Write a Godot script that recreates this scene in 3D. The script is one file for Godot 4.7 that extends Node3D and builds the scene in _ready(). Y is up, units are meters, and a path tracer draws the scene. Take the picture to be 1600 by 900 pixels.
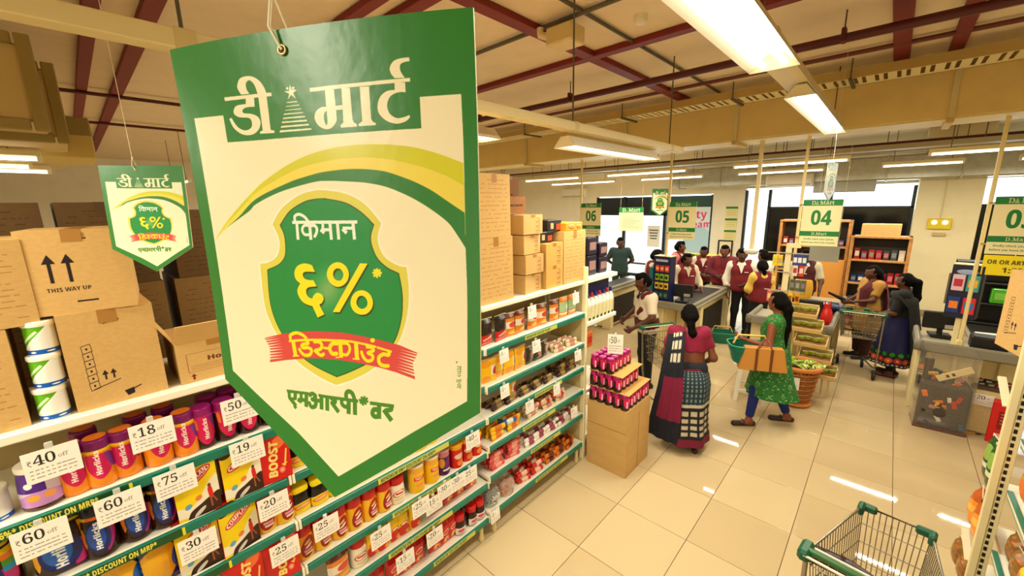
extends Node3D
# A supermarket hall: shelves on the left, hanging discount banner close by, check-outs and shoppers at the far right.

const WARM := Color(1.0, 0.965, 0.87)
var rng := RandomNumberGenerator.new()
var mats := {}
var taken := {}
var sans: SystemFont
var serif: SystemFont
var white_tex: ImageTexture

# ---------------------------------------------------------------- naming and nodes
func numbered(n: String) -> String:
	taken[n] = taken.get(n, -1) + 1
	return n if taken[n] == 0 else "%s_%03d" % [n, taken[n]]

func tag(o: Node, label: String, cat: String, group := "", kind := "") -> Node:
	if label: o.set_meta("label", label)
	if cat: o.set_meta("category", cat)
	if group: o.set_meta("group", group)
	if kind: o.set_meta("kind", kind)
	return o

func thing(n: String, label: String, cat: String, at := Vector3.ZERO, turn := 0.0, group := "") -> Node3D:
	var o := Node3D.new()
	o.name = numbered(n)
	add_child(o)
	o.position = at
	o.rotation.y = turn
	tag(o, label, cat, group)
	return o

func part(n: String, mesh: Mesh, m: Material, parent: Node = self, at := Vector3.ZERO, rot := Vector3.ZERO) -> MeshInstance3D:
	var o := MeshInstance3D.new()
	o.mesh = mesh
	if m: o.material_override = m
	o.name = numbered(n) if parent == self else n
	parent.add_child(o, true)
	o.position = at
	o.rotation = rot
	return o

func struct(n: String, mesh: Mesh, m: Material, at := Vector3.ZERO, rot := Vector3.ZERO) -> MeshInstance3D:
	var o := part(n, mesh, m, self, at, rot)
	o.set_meta("kind", "structure")
	return o

func dup(root: Node3D, at: Vector3, turn: float, label: String, group := "") -> Node3D:
	var r: Node3D = root.duplicate()
	r.name = numbered(String(root.name).rstrip("0123456789").trim_suffix("_"))
	add_child(r)
	r.position = at
	r.rotation.y = turn
	r.set_meta("label", label)
	if group: r.set_meta("group", group)
	return r

# ---------------------------------------------------------------- materials
func M(c: Color, rough := 0.6, metal := 0.0, spec := 0.5) -> StandardMaterial3D:
	var k := "%s|%.3f|%.2f|%.2f" % [c.to_html(), rough, metal, spec]
	if mats.has(k): return mats[k]
	var m := StandardMaterial3D.new()
	m.albedo_color = c
	m.roughness = rough
	m.metallic = metal
	m.metallic_specular = spec
	mats[k] = m
	return m

func TM(t: Texture2D, rough := 0.6, spec := 0.5) -> StandardMaterial3D:
	var m := StandardMaterial3D.new()
	m.albedo_texture = t
	m.roughness = rough
	m.metallic_specular = spec
	return m

func clear_mat(c: Color, a: float, rough := 0.05) -> StandardMaterial3D:
	var m := StandardMaterial3D.new()
	m.albedo_color = Color(c.r, c.g, c.b, a)
	m.transparency = BaseMaterial3D.TRANSPARENCY_ALPHA
	m.roughness = rough
	return m

func glow(c: Color, e: float) -> StandardMaterial3D:
	var m := StandardMaterial3D.new()
	m.albedo_color = Color(0.9, 0.9, 0.9)
	m.emission_enabled = true
	m.emission = c
	m.emission_energy_multiplier = e
	return m

func grain(c: Color, amount: float, scale: float, rough := 0.8, freq := 0.05, bump := 0.0) -> StandardMaterial3D:
	var m := StandardMaterial3D.new()
	m.roughness = rough
	var n := NoiseTexture2D.new()
	n.width = 256
	n.height = 256
	n.seamless = true
	var fn := FastNoiseLite.new()
	fn.seed = 7
	fn.frequency = freq
	fn.fractal_octaves = 4
	n.noise = fn
	var g := Gradient.new()
	g.colors = PackedColorArray([c.darkened(amount), c, c.lightened(amount * 0.6)])
	g.offsets = PackedFloat32Array([0.2, 0.5, 0.85])
	n.color_ramp = g
	m.albedo_texture = n
	m.uv1_triplanar = true
	m.uv1_world_triplanar = true
	m.uv1_scale = Vector3.ONE * scale
	return m

# ---------------------------------------------------------------- shapes
func st() -> SurfaceTool:
	var s := SurfaceTool.new()
	s.begin(Mesh.PRIMITIVE_TRIANGLES)
	return s

func quad(s: SurfaceTool, a: Vector3, b: Vector3, c: Vector3, d: Vector3, u0 := Vector2(0, 0), u1 := Vector2(1, 1)) -> void:
	# a top left, b top right, c bottom right, d bottom left, seen from the front
	var n := (c - a).cross(b - a).normalized()
	n = (b - a).cross(c - a).normalized()
	var uv := [u0, Vector2(u1.x, u0.y), u1, Vector2(u0.x, u1.y)]
	var p := [a, b, c, d]
	for i in [0, 1, 2, 0, 2, 3]:
		s.set_normal(-n)
		s.set_uv(uv[i])
		s.add_vertex(p[i])

func box(s: SurfaceTool, c: Vector3, d: Vector3, b := 0.0, x := Transform3D.IDENTITY) -> void:
	# a box with chamfered edges: centre c, size d, chamfer b
	var h := d * 0.5
	b = minf(b, minf(h.x, minf(h.y, h.z)) * 0.9)
	for ax in 3:
		for sg in [-1.0, 1.0]:
			var n := Vector3.ZERO
			n[ax] = sg
			var u := Vector3.ZERO
			var v := Vector3.ZERO
			u[(ax + 1) % 3] = 1.0
			v[(ax + 2) % 3] = 1.0
			var hu: float = h[(ax + 1) % 3] - b
			var hv: float = h[(ax + 2) % 3] - b
			var o: Vector3 = c + n * h[ax]
			face(s, x, [o - u * hu - v * hv, o + u * hu - v * hv, o + u * hu + v * hv, o - u * hu + v * hv], x.basis * n)
	if b > 0.0:
		for ax in 3:
			var i := (ax + 1) % 3
			var j := (ax + 2) % 3
			for si in [-1.0, 1.0]:
				for sj in [-1.0, 1.0]:
					var pts := []
					for e in [[-1.0, 0], [1.0, 0], [1.0, 1], [-1.0, 1]]:
						var p := Vector3.ZERO
						p[ax] = e[0] * (h[ax] - b)
						p[i] = si * (h[i] - (b if e[1] == 1 else 0.0))
						p[j] = sj * (h[j] - (0.0 if e[1] == 1 else b))
						pts.append(c + p)
					var n := Vector3.ZERO
					n[i] = si
					n[j] = sj
					face(s, x, pts, x.basis * n.normalized())
		for sx in [-1.0, 1.0]:
			for sy in [-1.0, 1.0]:
				for sz in [-1.0, 1.0]:
					var g := Vector3(sx, sy, sz)
					face(s, x, [c + g * Vector3(h.x, h.y - b, h.z - b), c + g * Vector3(h.x - b, h.y, h.z - b), c + g * Vector3(h.x - b, h.y - b, h.z)], x.basis * g.normalized())

func face(s: SurfaceTool, x: Transform3D, pts: Array, n: Vector3, uvs := []) -> void:
	var q := []
	for p in pts: q.append(x * p)
	var g: Vector3 = (q[1] - q[0]).cross(q[2] - q[0])
	var flip := g.dot(n) > 0.0
	for k in range(1, q.size() - 1):
		var tri := [0, k + 1, k] if flip else [0, k, k + 1]
		for i in tri:
			s.set_normal(n)
			s.set_uv(uvs[i] if uvs else Vector2.ZERO)
			s.add_vertex(q[i])

func bx(d: Vector3, b := 0.0) -> ArrayMesh:
	var s := st()
	box(s, Vector3.ZERO, d, b)
	return s.commit()

func bxat(c: Vector3, d: Vector3, b := 0.0) -> ArrayMesh:
	var s := st()
	box(s, c, d, b)
	return s.commit()

func bar(s: SurfaceTool, a: Vector3, b: Vector3, w: float, t: float) -> void:
	var dir := (b - a).normalized()
	var up := Vector3.UP if absf(dir.y) < 0.95 else Vector3.RIGHT
	var side := dir.cross(up).normalized()
	box(s, Vector3.ZERO, Vector3(w, t, a.distance_to(b)), 0.0, Transform3D(Basis(side, dir.cross(side) * -1.0, -dir), (a + b) * 0.5))

func tube(s: SurfaceTool, pts: Array, r: float, n := 6, closed := false, r2 := -1.0) -> void:
	var rings := []
	var m := pts.size()
	var pn := Vector3.ZERO
	for i in m:
		var a: Vector3 = pts[(i - 1 + m) % m] if closed or i > 0 else pts[i]
		var b: Vector3 = pts[(i + 1) % m] if closed or i < m - 1 else pts[i]
		var d := (b - a).normalized()
		if pn == Vector3.ZERO:
			pn = d.cross(Vector3.UP if absf(d.y) < 0.9 else Vector3.RIGHT).normalized()
		pn = (pn - d * pn.dot(d)).normalized()
		var bn := d.cross(pn)
		var rr: float = r if r2 < 0.0 else lerpf(r, r2, i / float(m - 1))
		var ring := []
		for k in n:
			var t := TAU * k / n
			ring.append([pts[i] + (pn * cos(t) + bn * sin(t)) * rr, pn * cos(t) + bn * sin(t)])
		rings.append(ring)
	for i in (m if closed else m - 1):
		var A = rings[i]
		var B = rings[(i + 1) % m]
		for k in n:
			var l := (k + 1) % n
			for q in [A[k], B[l], A[l], A[k], B[k], B[l]]:
				s.set_normal(q[1])
				s.set_uv(Vector2(0, 0))
				s.add_vertex(q[0])
	if not closed:
		for e in [0, m - 1]:
			var pts2 := []
			for q in rings[e]: pts2.append(q[0])
			var d2: Vector3 = (pts[0] - pts[1]) if e == 0 else (pts[m - 1] - pts[m - 2])
			face(s, Transform3D.IDENTITY, pts2, d2.normalized())

func lathe(s: SurfaceTool, prof: Array, n := 20, sx := 1.0, sz := 1.0, v0 := 0.0, v1 := 1.0, at := Vector3.ZERO, square := 0.0) -> void:
	# prof: [radius, height] from bottom to top; u runs once round, v from v0 (top) to v1 (bottom) over the height
	var y0: float = prof[0][1]
	var y1: float = prof[-1][1]
	var nn := []
	for i in prof.size():
		var a = prof[maxi(i - 1, 0)]
		var b = prof[mini(i + 1, prof.size() - 1)]
		nn.append(Vector2(b[1] - a[1], -(b[0] - a[0])).normalized())
	for i in prof.size() - 1:
		for k in n:
			var vs := []
			for e in [[i, k], [i + 1, k], [i + 1, k + 1], [i, k + 1]]:
				var t: float = TAU * e[1] / n
				var r: float = prof[e[0]][0]
				if square > 0.0: r /= pow(pow(absf(cos(t)), square) + pow(absf(sin(t)), square), 1.0 / square)
				var nv: Vector2 = nn[e[0]]
				vs.append([at + Vector3(sin(t) * r * sx, prof[e[0]][1], cos(t) * r * sz), Vector3(sin(t) * nv.x / sx, nv.y, cos(t) * nv.x / sz).normalized(), Vector2(e[1] / float(n), lerpf(v1, v0, (prof[e[0]][1] - y0) / maxf(y1 - y0, 0.0001)))])
			for q in [0, 1, 2, 0, 2, 3]:
				s.set_normal(vs[q][1])
				s.set_uv(vs[q][2])
				s.add_vertex(vs[q][0])

func disc(s: SurfaceTool, c: Vector3, r: float, up := true, n := 20, sx := 1.0, sz := 1.0) -> void:
	var pts := []
	for k in n: pts.append(c + Vector3(sin(TAU * k / n) * r * sx, 0, cos(TAU * k / n) * r * sz))
	face(s, Transform3D.IDENTITY, pts, Vector3.UP if up else Vector3.DOWN)

func ball(s: SurfaceTool, c: Vector3, r: Vector3, n := 12, b := Basis.IDENTITY) -> void:
	for i in n / 2:
		for k in n:
			var vs := []
			for e in [[i, k], [i + 1, k], [i + 1, k + 1], [i, k + 1]]:
				var a: float = PI * e[0] / (n / 2) - PI / 2
				var t: float = TAU * e[1] / n
				var d := Vector3(cos(a) * sin(t), sin(a), cos(a) * cos(t))
				vs.append([c + b * (d * r), (b * (d / r)).normalized(), Vector2(e[1] / float(n), 1.0 - e[0] / float(n / 2))])
			for q in [0, 1, 2, 0, 2, 3]:
				s.set_normal(vs[q][1])
				s.set_uv(vs[q][2])
				s.add_vertex(vs[q][0])

func slab(s: SurfaceTool, poly: PackedVector2Array, z0: float, z1: float) -> void:
	# a flat outline in x, y pulled from z0 to z1
	var tri := Geometry2D.triangulate_polygon(poly)
	for i in range(0, tri.size(), 3):
		var a := []
		var b := []
		for k in 3:
			var p := poly[tri[i + k]]
			a.append(Vector3(p.x, p.y, z1))
			b.append(Vector3(p.x, p.y, z0))
		face(s, Transform3D.IDENTITY, a, Vector3(0, 0, signf(z1 - z0)))
		face(s, Transform3D.IDENTITY, b, Vector3(0, 0, -signf(z1 - z0)))
	var area := 0.0
	for i in poly.size(): area += poly[i].cross(poly[(i + 1) % poly.size()])
	for i in poly.size():
		var p := poly[i]
		var q := poly[(i + 1) % poly.size()]
		var n := Vector3(q.y - p.y, p.x - q.x, 0) * signf(area)
		face(s, Transform3D.IDENTITY, [Vector3(p.x, p.y, z0), Vector3(q.x, q.y, z0), Vector3(q.x, q.y, z1), Vector3(p.x, p.y, z1)], n.normalized())

func printed_box(s: SurfaceTool, d: Vector3, front: Rect2, side: Rect2, top: Rect2, c := Vector3.ZERO) -> void:
	# a carton whose faces show parts of a printed sheet: +x is its front, +-z its sides
	var h := d * 0.5
	var f := func(p: Array, n: Vector3, r: Rect2):
		var q := []
		for v in p: q.append(c + v * h)
		face(s, Transform3D.IDENTITY, q, n, [r.position, Vector2(r.end.x, r.position.y), r.end, Vector2(r.position.x, r.end.y)])
	f.call([Vector3(1, 1, 1), Vector3(1, 1, -1), Vector3(1, -1, -1), Vector3(1, -1, 1)], Vector3.RIGHT, front)
	f.call([Vector3(-1, 1, -1), Vector3(-1, 1, 1), Vector3(-1, -1, 1), Vector3(-1, -1, -1)], Vector3.LEFT, front)
	f.call([Vector3(-1, 1, 1), Vector3(1, 1, 1), Vector3(1, -1, 1), Vector3(-1, -1, 1)], Vector3.BACK, side)
	f.call([Vector3(1, 1, -1), Vector3(-1, 1, -1), Vector3(-1, -1, -1), Vector3(1, -1, -1)], Vector3.FORWARD, side)
	f.call([Vector3(-1, 1, 1), Vector3(-1, 1, -1), Vector3(1, 1, -1), Vector3(1, 1, 1)], Vector3.UP, top)
	f.call([Vector3(-1, -1, -1), Vector3(-1, -1, 1), Vector3(1, -1, 1), Vector3(1, -1, -1)], Vector3.DOWN, top)

# ---------------------------------------------------------------- printing: a small drawing board for flat print
class Sheet:
	var im: Image
	var k: float
	var w: int
	var h: int
	var ss: int
	func _init(width: int, height: int, back: Color, over := 2) -> void:
		ss = over
		w = width * ss
		h = height * ss
		k = ss
		im = Image.create(w, h, false, Image.FORMAT_RGBA8)
		im.fill(back)
	func fill(loops: Array, c: Color) -> void:
		# even-odd filling of one or more closed outlines
		var y0 := 1e9
		var y1 := -1e9
		for l in loops:
			for p in l:
				y0 = minf(y0, p.y)
				y1 = maxf(y1, p.y)
		for y in range(maxi(0, int(y0 * k)), mini(h, int(y1 * k) + 2)):
			var yy := (y + 0.5) / k
			var xs := PackedFloat32Array()
			for l in loops:
				var n: int = l.size()
				var a: Vector2 = l[n - 1]
				for i in n:
					var b: Vector2 = l[i]
					if (a.y <= yy) != (b.y <= yy):
						xs.append(a.x + (yy - a.y) * (b.x - a.x) / (b.y - a.y))
					a = b
			xs.sort()
			for i in range(0, xs.size() - 1, 2):
				var p := maxi(0, roundi(xs[i] * k))
				var q := mini(w, roundi(xs[i + 1] * k))
				if q > p: im.fill_rect(Rect2i(p, y, q - p, 1), c)
	func rect(x: float, y: float, ww: float, hh: float, c: Color) -> void:
		im.fill_rect(Rect2i(roundi(x * k), roundi(y * k), roundi(ww * k), roundi(hh * k)), c)
	func oval(x: float, y: float, rx: float, ry: float, c: Color, rot := 0.0, hole := 0.0) -> void:
		var loops := []
		for f in ([1.0, hole] if hole > 0.0 else [1.0]):
			var l := PackedVector2Array()
			for i in 36: l.append(Vector2(x, y) + Vector2(cos(TAU * i / 36) * rx * f, sin(TAU * i / 36) * ry * f).rotated(rot))
			loops.append(l)
		fill(loops, c)
	func line(pts: PackedVector2Array, wd: float, c: Color, round := true) -> void:
		for i in pts.size() - 1:
			var a := pts[i]
			var b := pts[i + 1]
			var n := (b - a).orthogonal().normalized() * wd * 0.5
			fill([PackedVector2Array([a + n, b + n, b - n, a - n])], c)
			if round and i < pts.size() - 2: oval(b.x, b.y, wd * 0.5, wd * 0.5, c)
	func text(font: Font, t: String, x: float, y: float, size: float, c: Color, rot := 0.0, bold := 0.0, squeeze := 1.0, middle := false) -> float:
		var ts = TextServerManager.get_primary_interface()
		var rid: RID = font.get_rids()[0]
		var f := size / 64.0
		var pen := 0.0
		if middle:
			for ch in t: pen -= ts.font_get_glyph_advance(rid, 64, ts.font_get_glyph_index(rid, 64, ch.unicode_at(0), 0)).x * f * squeeze * 0.5
		for ch in t:
			var g = ts.font_get_glyph_index(rid, 64, ch.unicode_at(0), 0)
			var d = ts.font_get_glyph_contours(rid, 64, g)
			var loops := []
			var from := 0
			if d.has("contours"):
				for e in d.contours:
					var l := PackedVector2Array()
					for i in range(from, e + 1): l.append(Vector2(x, y) + Vector2(pen + d.points[i].x * f * squeeze, d.points[i].y * f).rotated(rot))
					from = e + 1
					loops.append(l)
			if loops:
				fill(loops, c)
				if bold > 0.0:
					for l in loops:
						l.append(l[0])
						line(l, bold, c)
			pen += ts.font_get_glyph_advance(rid, 64, g).x * f * squeeze
		return pen
	func done() -> ImageTexture:
		if ss > 1: im.resize(w / ss, h / ss, Image.INTERPOLATE_BILINEAR if ss == 2 else Image.INTERPOLATE_LANCZOS)
		return ImageTexture.create_from_image(im)

func smooth(v: Array, closed := true, step := 5) -> PackedVector2Array:
	# a curve through the points x, y, x, y ...; a point given twice is a corner
	var p := []
	for i in range(0, v.size(), 2): p.append(Vector2(v[i], v[i + 1]))
	var n := p.size()
	var out := PackedVector2Array()
	for i in (n if closed else n - 1):
		var b: Vector2 = p[i]
		var c: Vector2 = p[(i + 1) % n]
		if b.is_equal_approx(c): continue
		var a: Vector2 = p[(i - 1 + n) % n] if closed or i > 0 else b
		var d: Vector2 = p[(i + 2) % n] if closed or i < n - 2 else c
		for k in step:
			var t := k / float(step)
			out.append(b.cubic_interpolate(c, a if not a.is_equal_approx(b) else b - (c - b) * 0.3, d if not d.is_equal_approx(c) else c + (c - b) * 0.3, t))
	if not closed: out.append(p[n - 1])
	return out

func poly(v: Array) -> PackedVector2Array:
	var out := PackedVector2Array()
	for i in range(0, v.size(), 2): out.append(Vector2(v[i], v[i + 1]))
	return out

# ---------------------------------------------------------------- the discount banner's print (1000 units across)
func banner_sheet(width: int) -> Sheet:
	var b := Sheet.new(1000, 1427, Color(0.145, 0.49, 0.18), 1)
	b.im = Image.create(width * 2, int(width * 2 * 1.4272), false, Image.FORMAT_RGBA8)
	b.im.fill(Color(0.145, 0.49, 0.18))
	b.w = width * 2
	b.h = b.im.get_height()
	b.k = width * 2 / 1000.0
	b.ss = 2
	var green := Color(0.145, 0.49, 0.18)
	var cream := Color(0.96, 0.93, 0.81)
	var white := Color(0.98, 0.97, 0.92)
	var pale := Color(0.99, 0.97, 0.92)
	var lime := Color(0.82, 0.82, 0.1)
	var yellow := Color(0.93, 0.86, 0.33)
	var olive := Color(0.87, 0.84, 0.33)
	var dark := Color(0.16, 0.25, 0.04)
	var shield := Color(0.0, 0.55, 0.25)
	var sun := Color(1.0, 0.9, 0.08)
	var red := Color(0.84, 0.27, 0.27)
	var leaf := Color(0.27, 0.53, 0.15)
	# cream field inside the green border
	b.fill([poly([52, 209, 177, 212, 178, 293, 292, 296, 840, 300, 840, 216, 958, 216, 960, 349, 959, 636, 962, 750, 961, 1073, 791, 1177, 517, 1356, 349, 1239, 162, 1132, 51, 1065])], cream)
	# title
	b.fill([poly([192, 161, 371, 165, 371, 175, 193, 172])], cream)
	b.fill([smooth([259, 160, 259, 160, 249, 141, 253, 126, 265, 114, 290, 111, 312, 115, 333, 128, 347, 147, 353, 164, 353, 164, 352, 270, 352, 270, 365, 273, 365, 273, 365, 280, 365, 280, 311, 278, 311, 278, 311, 272, 311, 272, 322, 269, 322, 269, 322, 174, 322, 174, 320, 160, 314, 139, 303, 126, 292, 124, 283, 132, 283, 147, 291, 161, 291, 161])], cream)
	b.fill([smooth([274, 173, 274, 173, 306, 174, 306, 174, 304, 199, 304, 199, 276, 198, 261, 201, 255, 208, 262, 214, 288, 218, 310, 228, 318, 244, 309, 264, 286, 277, 258, 278, 232, 269, 210, 250, 199, 225, 199, 225, 209, 222, 209, 222, 219, 240, 232, 254, 252, 263, 270, 262, 283, 254, 285, 239, 276, 229, 256, 226, 235, 222, 221, 211, 224, 198, 238, 189, 272, 188, 272, 188])], cream)
	b.fill([poly([422, 197, 457, 197, 458, 200, 419, 199])], cream)
	b.fill([poly([417, 208, 463, 207, 464, 210, 414, 210])], cream)
	b.fill([poly([413, 218, 467, 218, 469, 221, 410, 220])], cream)
	b.fill([poly([407, 228, 473, 229, 474, 232, 405, 232])], cream)
	b.fill([poly([403, 239, 478, 240, 479, 244, 400, 243])], cream)
	b.fill([poly([397, 250, 483, 251, 484, 256, 394, 254])], cream)
	b.fill([poly([392, 262, 488, 263, 489, 268, 389, 267])], cream)
	b.fill([poly([386, 274, 495, 276, 496, 281, 383, 280])], cream)
	b.fill([poly([439, 150, 443, 164, 461, 166, 447, 174, 454, 191, 439, 178, 425, 191, 433, 175, 416, 166, 433, 167])], cream)
	b.fill([smooth([433, 160, 432, 162, 429, 163, 427, 163, 424, 162, 424, 159, 425, 157, 428, 156, 430, 156, 432, 158])], cream)
	b.fill([smooth([454, 161, 452, 163, 450, 164, 447, 164, 445, 162, 444, 160, 445, 158, 448, 156, 451, 157, 453, 158])], cream)
	b.fill([poly([503, 165, 815, 164, 815, 174, 504, 176])], cream)
	b.fill([smooth([553, 175, 553, 175, 582, 176, 582, 176, 583, 249, 579, 266, 562, 281, 541, 282, 520, 270, 510, 249, 517, 231, 535, 221, 552, 221, 552, 221])], cream)
	b.fill([smooth([553, 232, 553, 232, 544, 238, 541, 251, 543, 264, 547, 273, 547, 273, 552, 262, 552, 244])], green)
	b.fill([poly([581, 221, 606, 220, 606, 233, 581, 233])], cream)
	b.fill([poly([606, 175, 633, 176, 633, 263, 637, 271, 645, 275, 646, 283, 593, 282, 593, 275, 603, 268])], cream)
	b.fill([poly([663, 176, 692, 177, 691, 264, 696, 273, 705, 277, 704, 283, 651, 282, 650, 277, 663, 269])], cream)
	b.fill([smooth([769, 173, 769, 173, 800, 175, 800, 175, 800, 201, 800, 201, 777, 200, 754, 209, 743, 230, 748, 253, 767, 267, 789, 267, 807, 262, 807, 262, 809, 268, 809, 268, 794, 279, 766, 283, 736, 272, 716, 251, 714, 228, 724, 207, 744, 194, 768, 192, 768, 192])], cream)
	b.fill([smooth([770, 162, 770, 162, 760, 148, 758, 133, 769, 118, 789, 112, 816, 111, 816, 111, 817, 121, 817, 121, 799, 123, 789, 129, 789, 145, 800, 163, 800, 163])], cream)
	# swoosh: lime, yellow, green
	b.fill([smooth([51, 605, 51, 605, 104, 556, 179, 499, 268, 439, 336, 403, 401, 375, 461, 355, 518, 343, 572, 336, 625, 333, 676, 334, 726, 337, 774, 343, 822, 352, 890, 373, 958, 401, 958, 401, 959, 637, 959, 637, 936, 601, 909, 564, 862, 527, 815, 497, 767, 473, 718, 454, 658, 441, 590, 434, 535, 430, 480, 432, 359, 455, 260, 488, 224, 511, 108, 566, 51, 605])], lime)
	b.fill([smooth([51, 605, 51, 605, 114, 552, 211, 490, 266, 453, 364, 413, 457, 384, 569, 370, 622, 369, 673, 370, 723, 377, 772, 387, 819, 400, 866, 416, 912, 436, 957, 462, 957, 462, 959, 637, 959, 637, 936, 601, 909, 564, 862, 527, 815, 497, 767, 473, 718, 454, 658, 441, 590, 434, 535, 430, 480, 432, 359, 455, 260, 488, 224, 511, 108, 566, 51, 605])], yellow)
	b.fill([smooth([51, 605, 51, 605, 98, 572, 180, 526, 262, 472, 393, 429, 454, 415, 511, 405, 566, 401, 619, 400, 671, 404, 721, 412, 769, 428, 817, 448, 864, 473, 910, 505, 958, 538, 958, 538, 959, 637, 959, 637, 936, 601, 909, 564, 862, 527, 815, 497, 767, 473, 718, 454, 658, 441, 590, 434, 535, 430, 480, 432, 359, 455, 260, 488, 224, 511, 108, 566, 51, 605])], green)
	# shield
	b.line(smooth([521, 457, 597, 472, 655, 505, 703, 560, 703, 560, 693, 586, 689, 609, 697, 640, 716, 665, 752, 685, 778, 689, 778, 689, 783, 764, 772, 845, 737, 924, 661, 994, 587, 1035, 519, 1060, 519, 1060, 447, 1037, 357, 989, 287, 910, 248, 820, 247, 680, 247, 680, 288, 673, 321, 654, 336, 625, 336, 596, 328, 575, 316, 553, 316, 553, 356, 508, 421, 471, 472, 458, 521, 457], false), 11.0, pale)
	b.fill([smooth([521, 457, 597, 472, 655, 505, 703, 560, 703, 560, 693, 586, 689, 609, 697, 640, 716, 665, 752, 685, 778, 689, 778, 689, 783, 764, 772, 845, 737, 924, 661, 994, 587, 1035, 519, 1060, 519, 1060, 447, 1037, 357, 989, 287, 910, 248, 820, 247, 680, 247, 680, 288, 673, 321, 654, 336, 625, 336, 596, 328, 575, 316, 553, 316, 553, 356, 508, 421, 471, 472, 458])], olive)
	b.line(smooth([518, 483, 587, 498, 638, 527, 677, 564, 677, 564, 666, 592, 666, 622, 683, 663, 715, 692, 751, 709, 751, 709, 760, 771, 754, 845, 726, 915, 670, 962, 588, 1005, 523, 1032, 523, 1032, 431, 1001, 360, 958, 304, 894, 275, 811, 277, 700, 277, 700, 325, 683, 353, 658, 361, 626, 360, 586, 348, 557, 348, 557, 390, 516, 444, 491, 482, 484, 518, 483], false), 5.7, dark)
	b.fill([smooth([518, 483, 587, 498, 638, 527, 677, 564, 677, 564, 666, 592, 666, 622, 683, 663, 715, 692, 751, 709, 751, 709, 760, 771, 754, 845, 726, 915, 670, 962, 588, 1005, 523, 1032, 523, 1032, 431, 1001, 360, 958, 304, 894, 275, 811, 277, 700, 277, 700, 325, 683, 353, 658, 361, 626, 360, 586, 348, 557, 348, 557, 390, 516, 444, 491, 482, 484])], shield)
	b.fill([smooth([597, 775, 560, 831, 501, 860, 443, 850, 410, 804, 417, 739, 459, 682, 518, 656, 571, 668, 601, 713])], shield.lerp(Color(0.62, 0.74, 0.45), 0.00))
	b.fill([smooth([592, 774, 556, 826, 501, 854, 447, 844, 417, 800, 423, 740, 462, 687, 517, 662, 567, 674, 595, 716])], shield.lerp(Color(0.62, 0.74, 0.45), 0.03))
	b.fill([smooth([586, 773, 553, 822, 502, 847, 452, 838, 423, 797, 429, 741, 465, 692, 516, 669, 563, 679, 590, 719])], shield.lerp(Color(0.62, 0.74, 0.45), 0.08))
	b.fill([smooth([580, 772, 550, 817, 502, 840, 456, 832, 430, 794, 435, 742, 468, 697, 516, 675, 559, 685, 584, 722])], shield.lerp(Color(0.62, 0.74, 0.45), 0.13))
	b.fill([smooth([575, 771, 547, 812, 503, 833, 460, 825, 436, 791, 441, 743, 472, 702, 515, 682, 555, 691, 578, 725])], shield.lerp(Color(0.62, 0.74, 0.45), 0.18))
	b.fill([smooth([569, 769, 543, 807, 504, 826, 465, 819, 443, 788, 447, 745, 475, 707, 515, 689, 551, 697, 572, 727])], shield.lerp(Color(0.62, 0.74, 0.45), 0.24))
	b.fill([smooth([563, 768, 540, 802, 504, 820, 469, 813, 449, 785, 453, 746, 478, 711, 514, 695, 547, 702, 566, 730])], shield.lerp(Color(0.62, 0.74, 0.45), 0.30))
	b.fill([smooth([558, 767, 537, 797, 505, 813, 473, 807, 456, 782, 459, 747, 481, 716, 514, 702, 543, 708, 560, 733])], shield.lerp(Color(0.62, 0.74, 0.45), 0.36))
	b.fill([smooth([552, 766, 534, 793, 505, 806, 478, 801, 462, 779, 465, 748, 485, 721, 513, 708, 539, 714, 554, 736])], shield.lerp(Color(0.62, 0.74, 0.45), 0.42))
	b.fill([smooth([546, 765, 530, 788, 506, 799, 482, 795, 469, 776, 471, 749, 488, 726, 512, 715, 535, 720, 548, 739])], shield.lerp(Color(0.62, 0.74, 0.45), 0.48))
	b.fill([smooth([541, 763, 527, 783, 506, 793, 486, 789, 475, 773, 477, 751, 491, 731, 512, 722, 531, 726, 542, 742])], shield.lerp(Color(0.62, 0.74, 0.45), 0.55))
	b.fill([smooth([535, 762, 524, 778, 507, 786, 491, 783, 481, 770, 483, 752, 494, 736, 511, 728, 527, 732, 536, 745])], shield.lerp(Color(0.62, 0.74, 0.45), 0.61))
	b.fill([smooth([529, 761, 521, 773, 507, 779, 495, 777, 488, 767, 489, 753, 498, 741, 511, 735, 523, 738, 530, 748])], shield.lerp(Color(0.62, 0.74, 0.45), 0.68))
	b.fill([smooth([523, 760, 517, 768, 508, 772, 499, 771, 494, 764, 495, 754, 501, 746, 510, 742, 519, 743, 524, 750])], shield.lerp(Color(0.62, 0.74, 0.45), 0.75))
	# the first word, white
	b.line(poly([394, 549, 625, 554]), 9.8, white)
	b.line(smooth([405, 548, 406, 531, 422, 525, 441, 533, 455, 549], false), 9.4, white)
	b.line(poly([411, 551, 410, 603]), 10.7, white)
	b.line(poly([458, 551, 458, 604]), 10.7, white)
	b.line(smooth([454, 560, 438, 560, 429, 572, 436, 587, 455, 588], false), 9.0, white)
	b.line(smooth([462, 561, 476, 561, 483, 571, 480, 584, 472, 595], false), 9.8, white)
	b.line(poly([505, 554, 505, 577]), 9.4, white)
	b.line(poly([499, 574, 532, 575]), 9.4, white)
	b.line(poly([496, 574, 509, 584]), 10.7, white)
	b.line(poly([531, 554, 532, 605]), 10.7, white)
	b.line(poly([557, 555, 558, 605]), 10.7, white)
	b.line(poly([574, 571, 608, 572]), 9.4, white)
	b.line(poly([573, 573, 587, 586]), 11.5, white)
	b.line(poly([610, 556, 612, 606]), 10.7, white)
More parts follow.
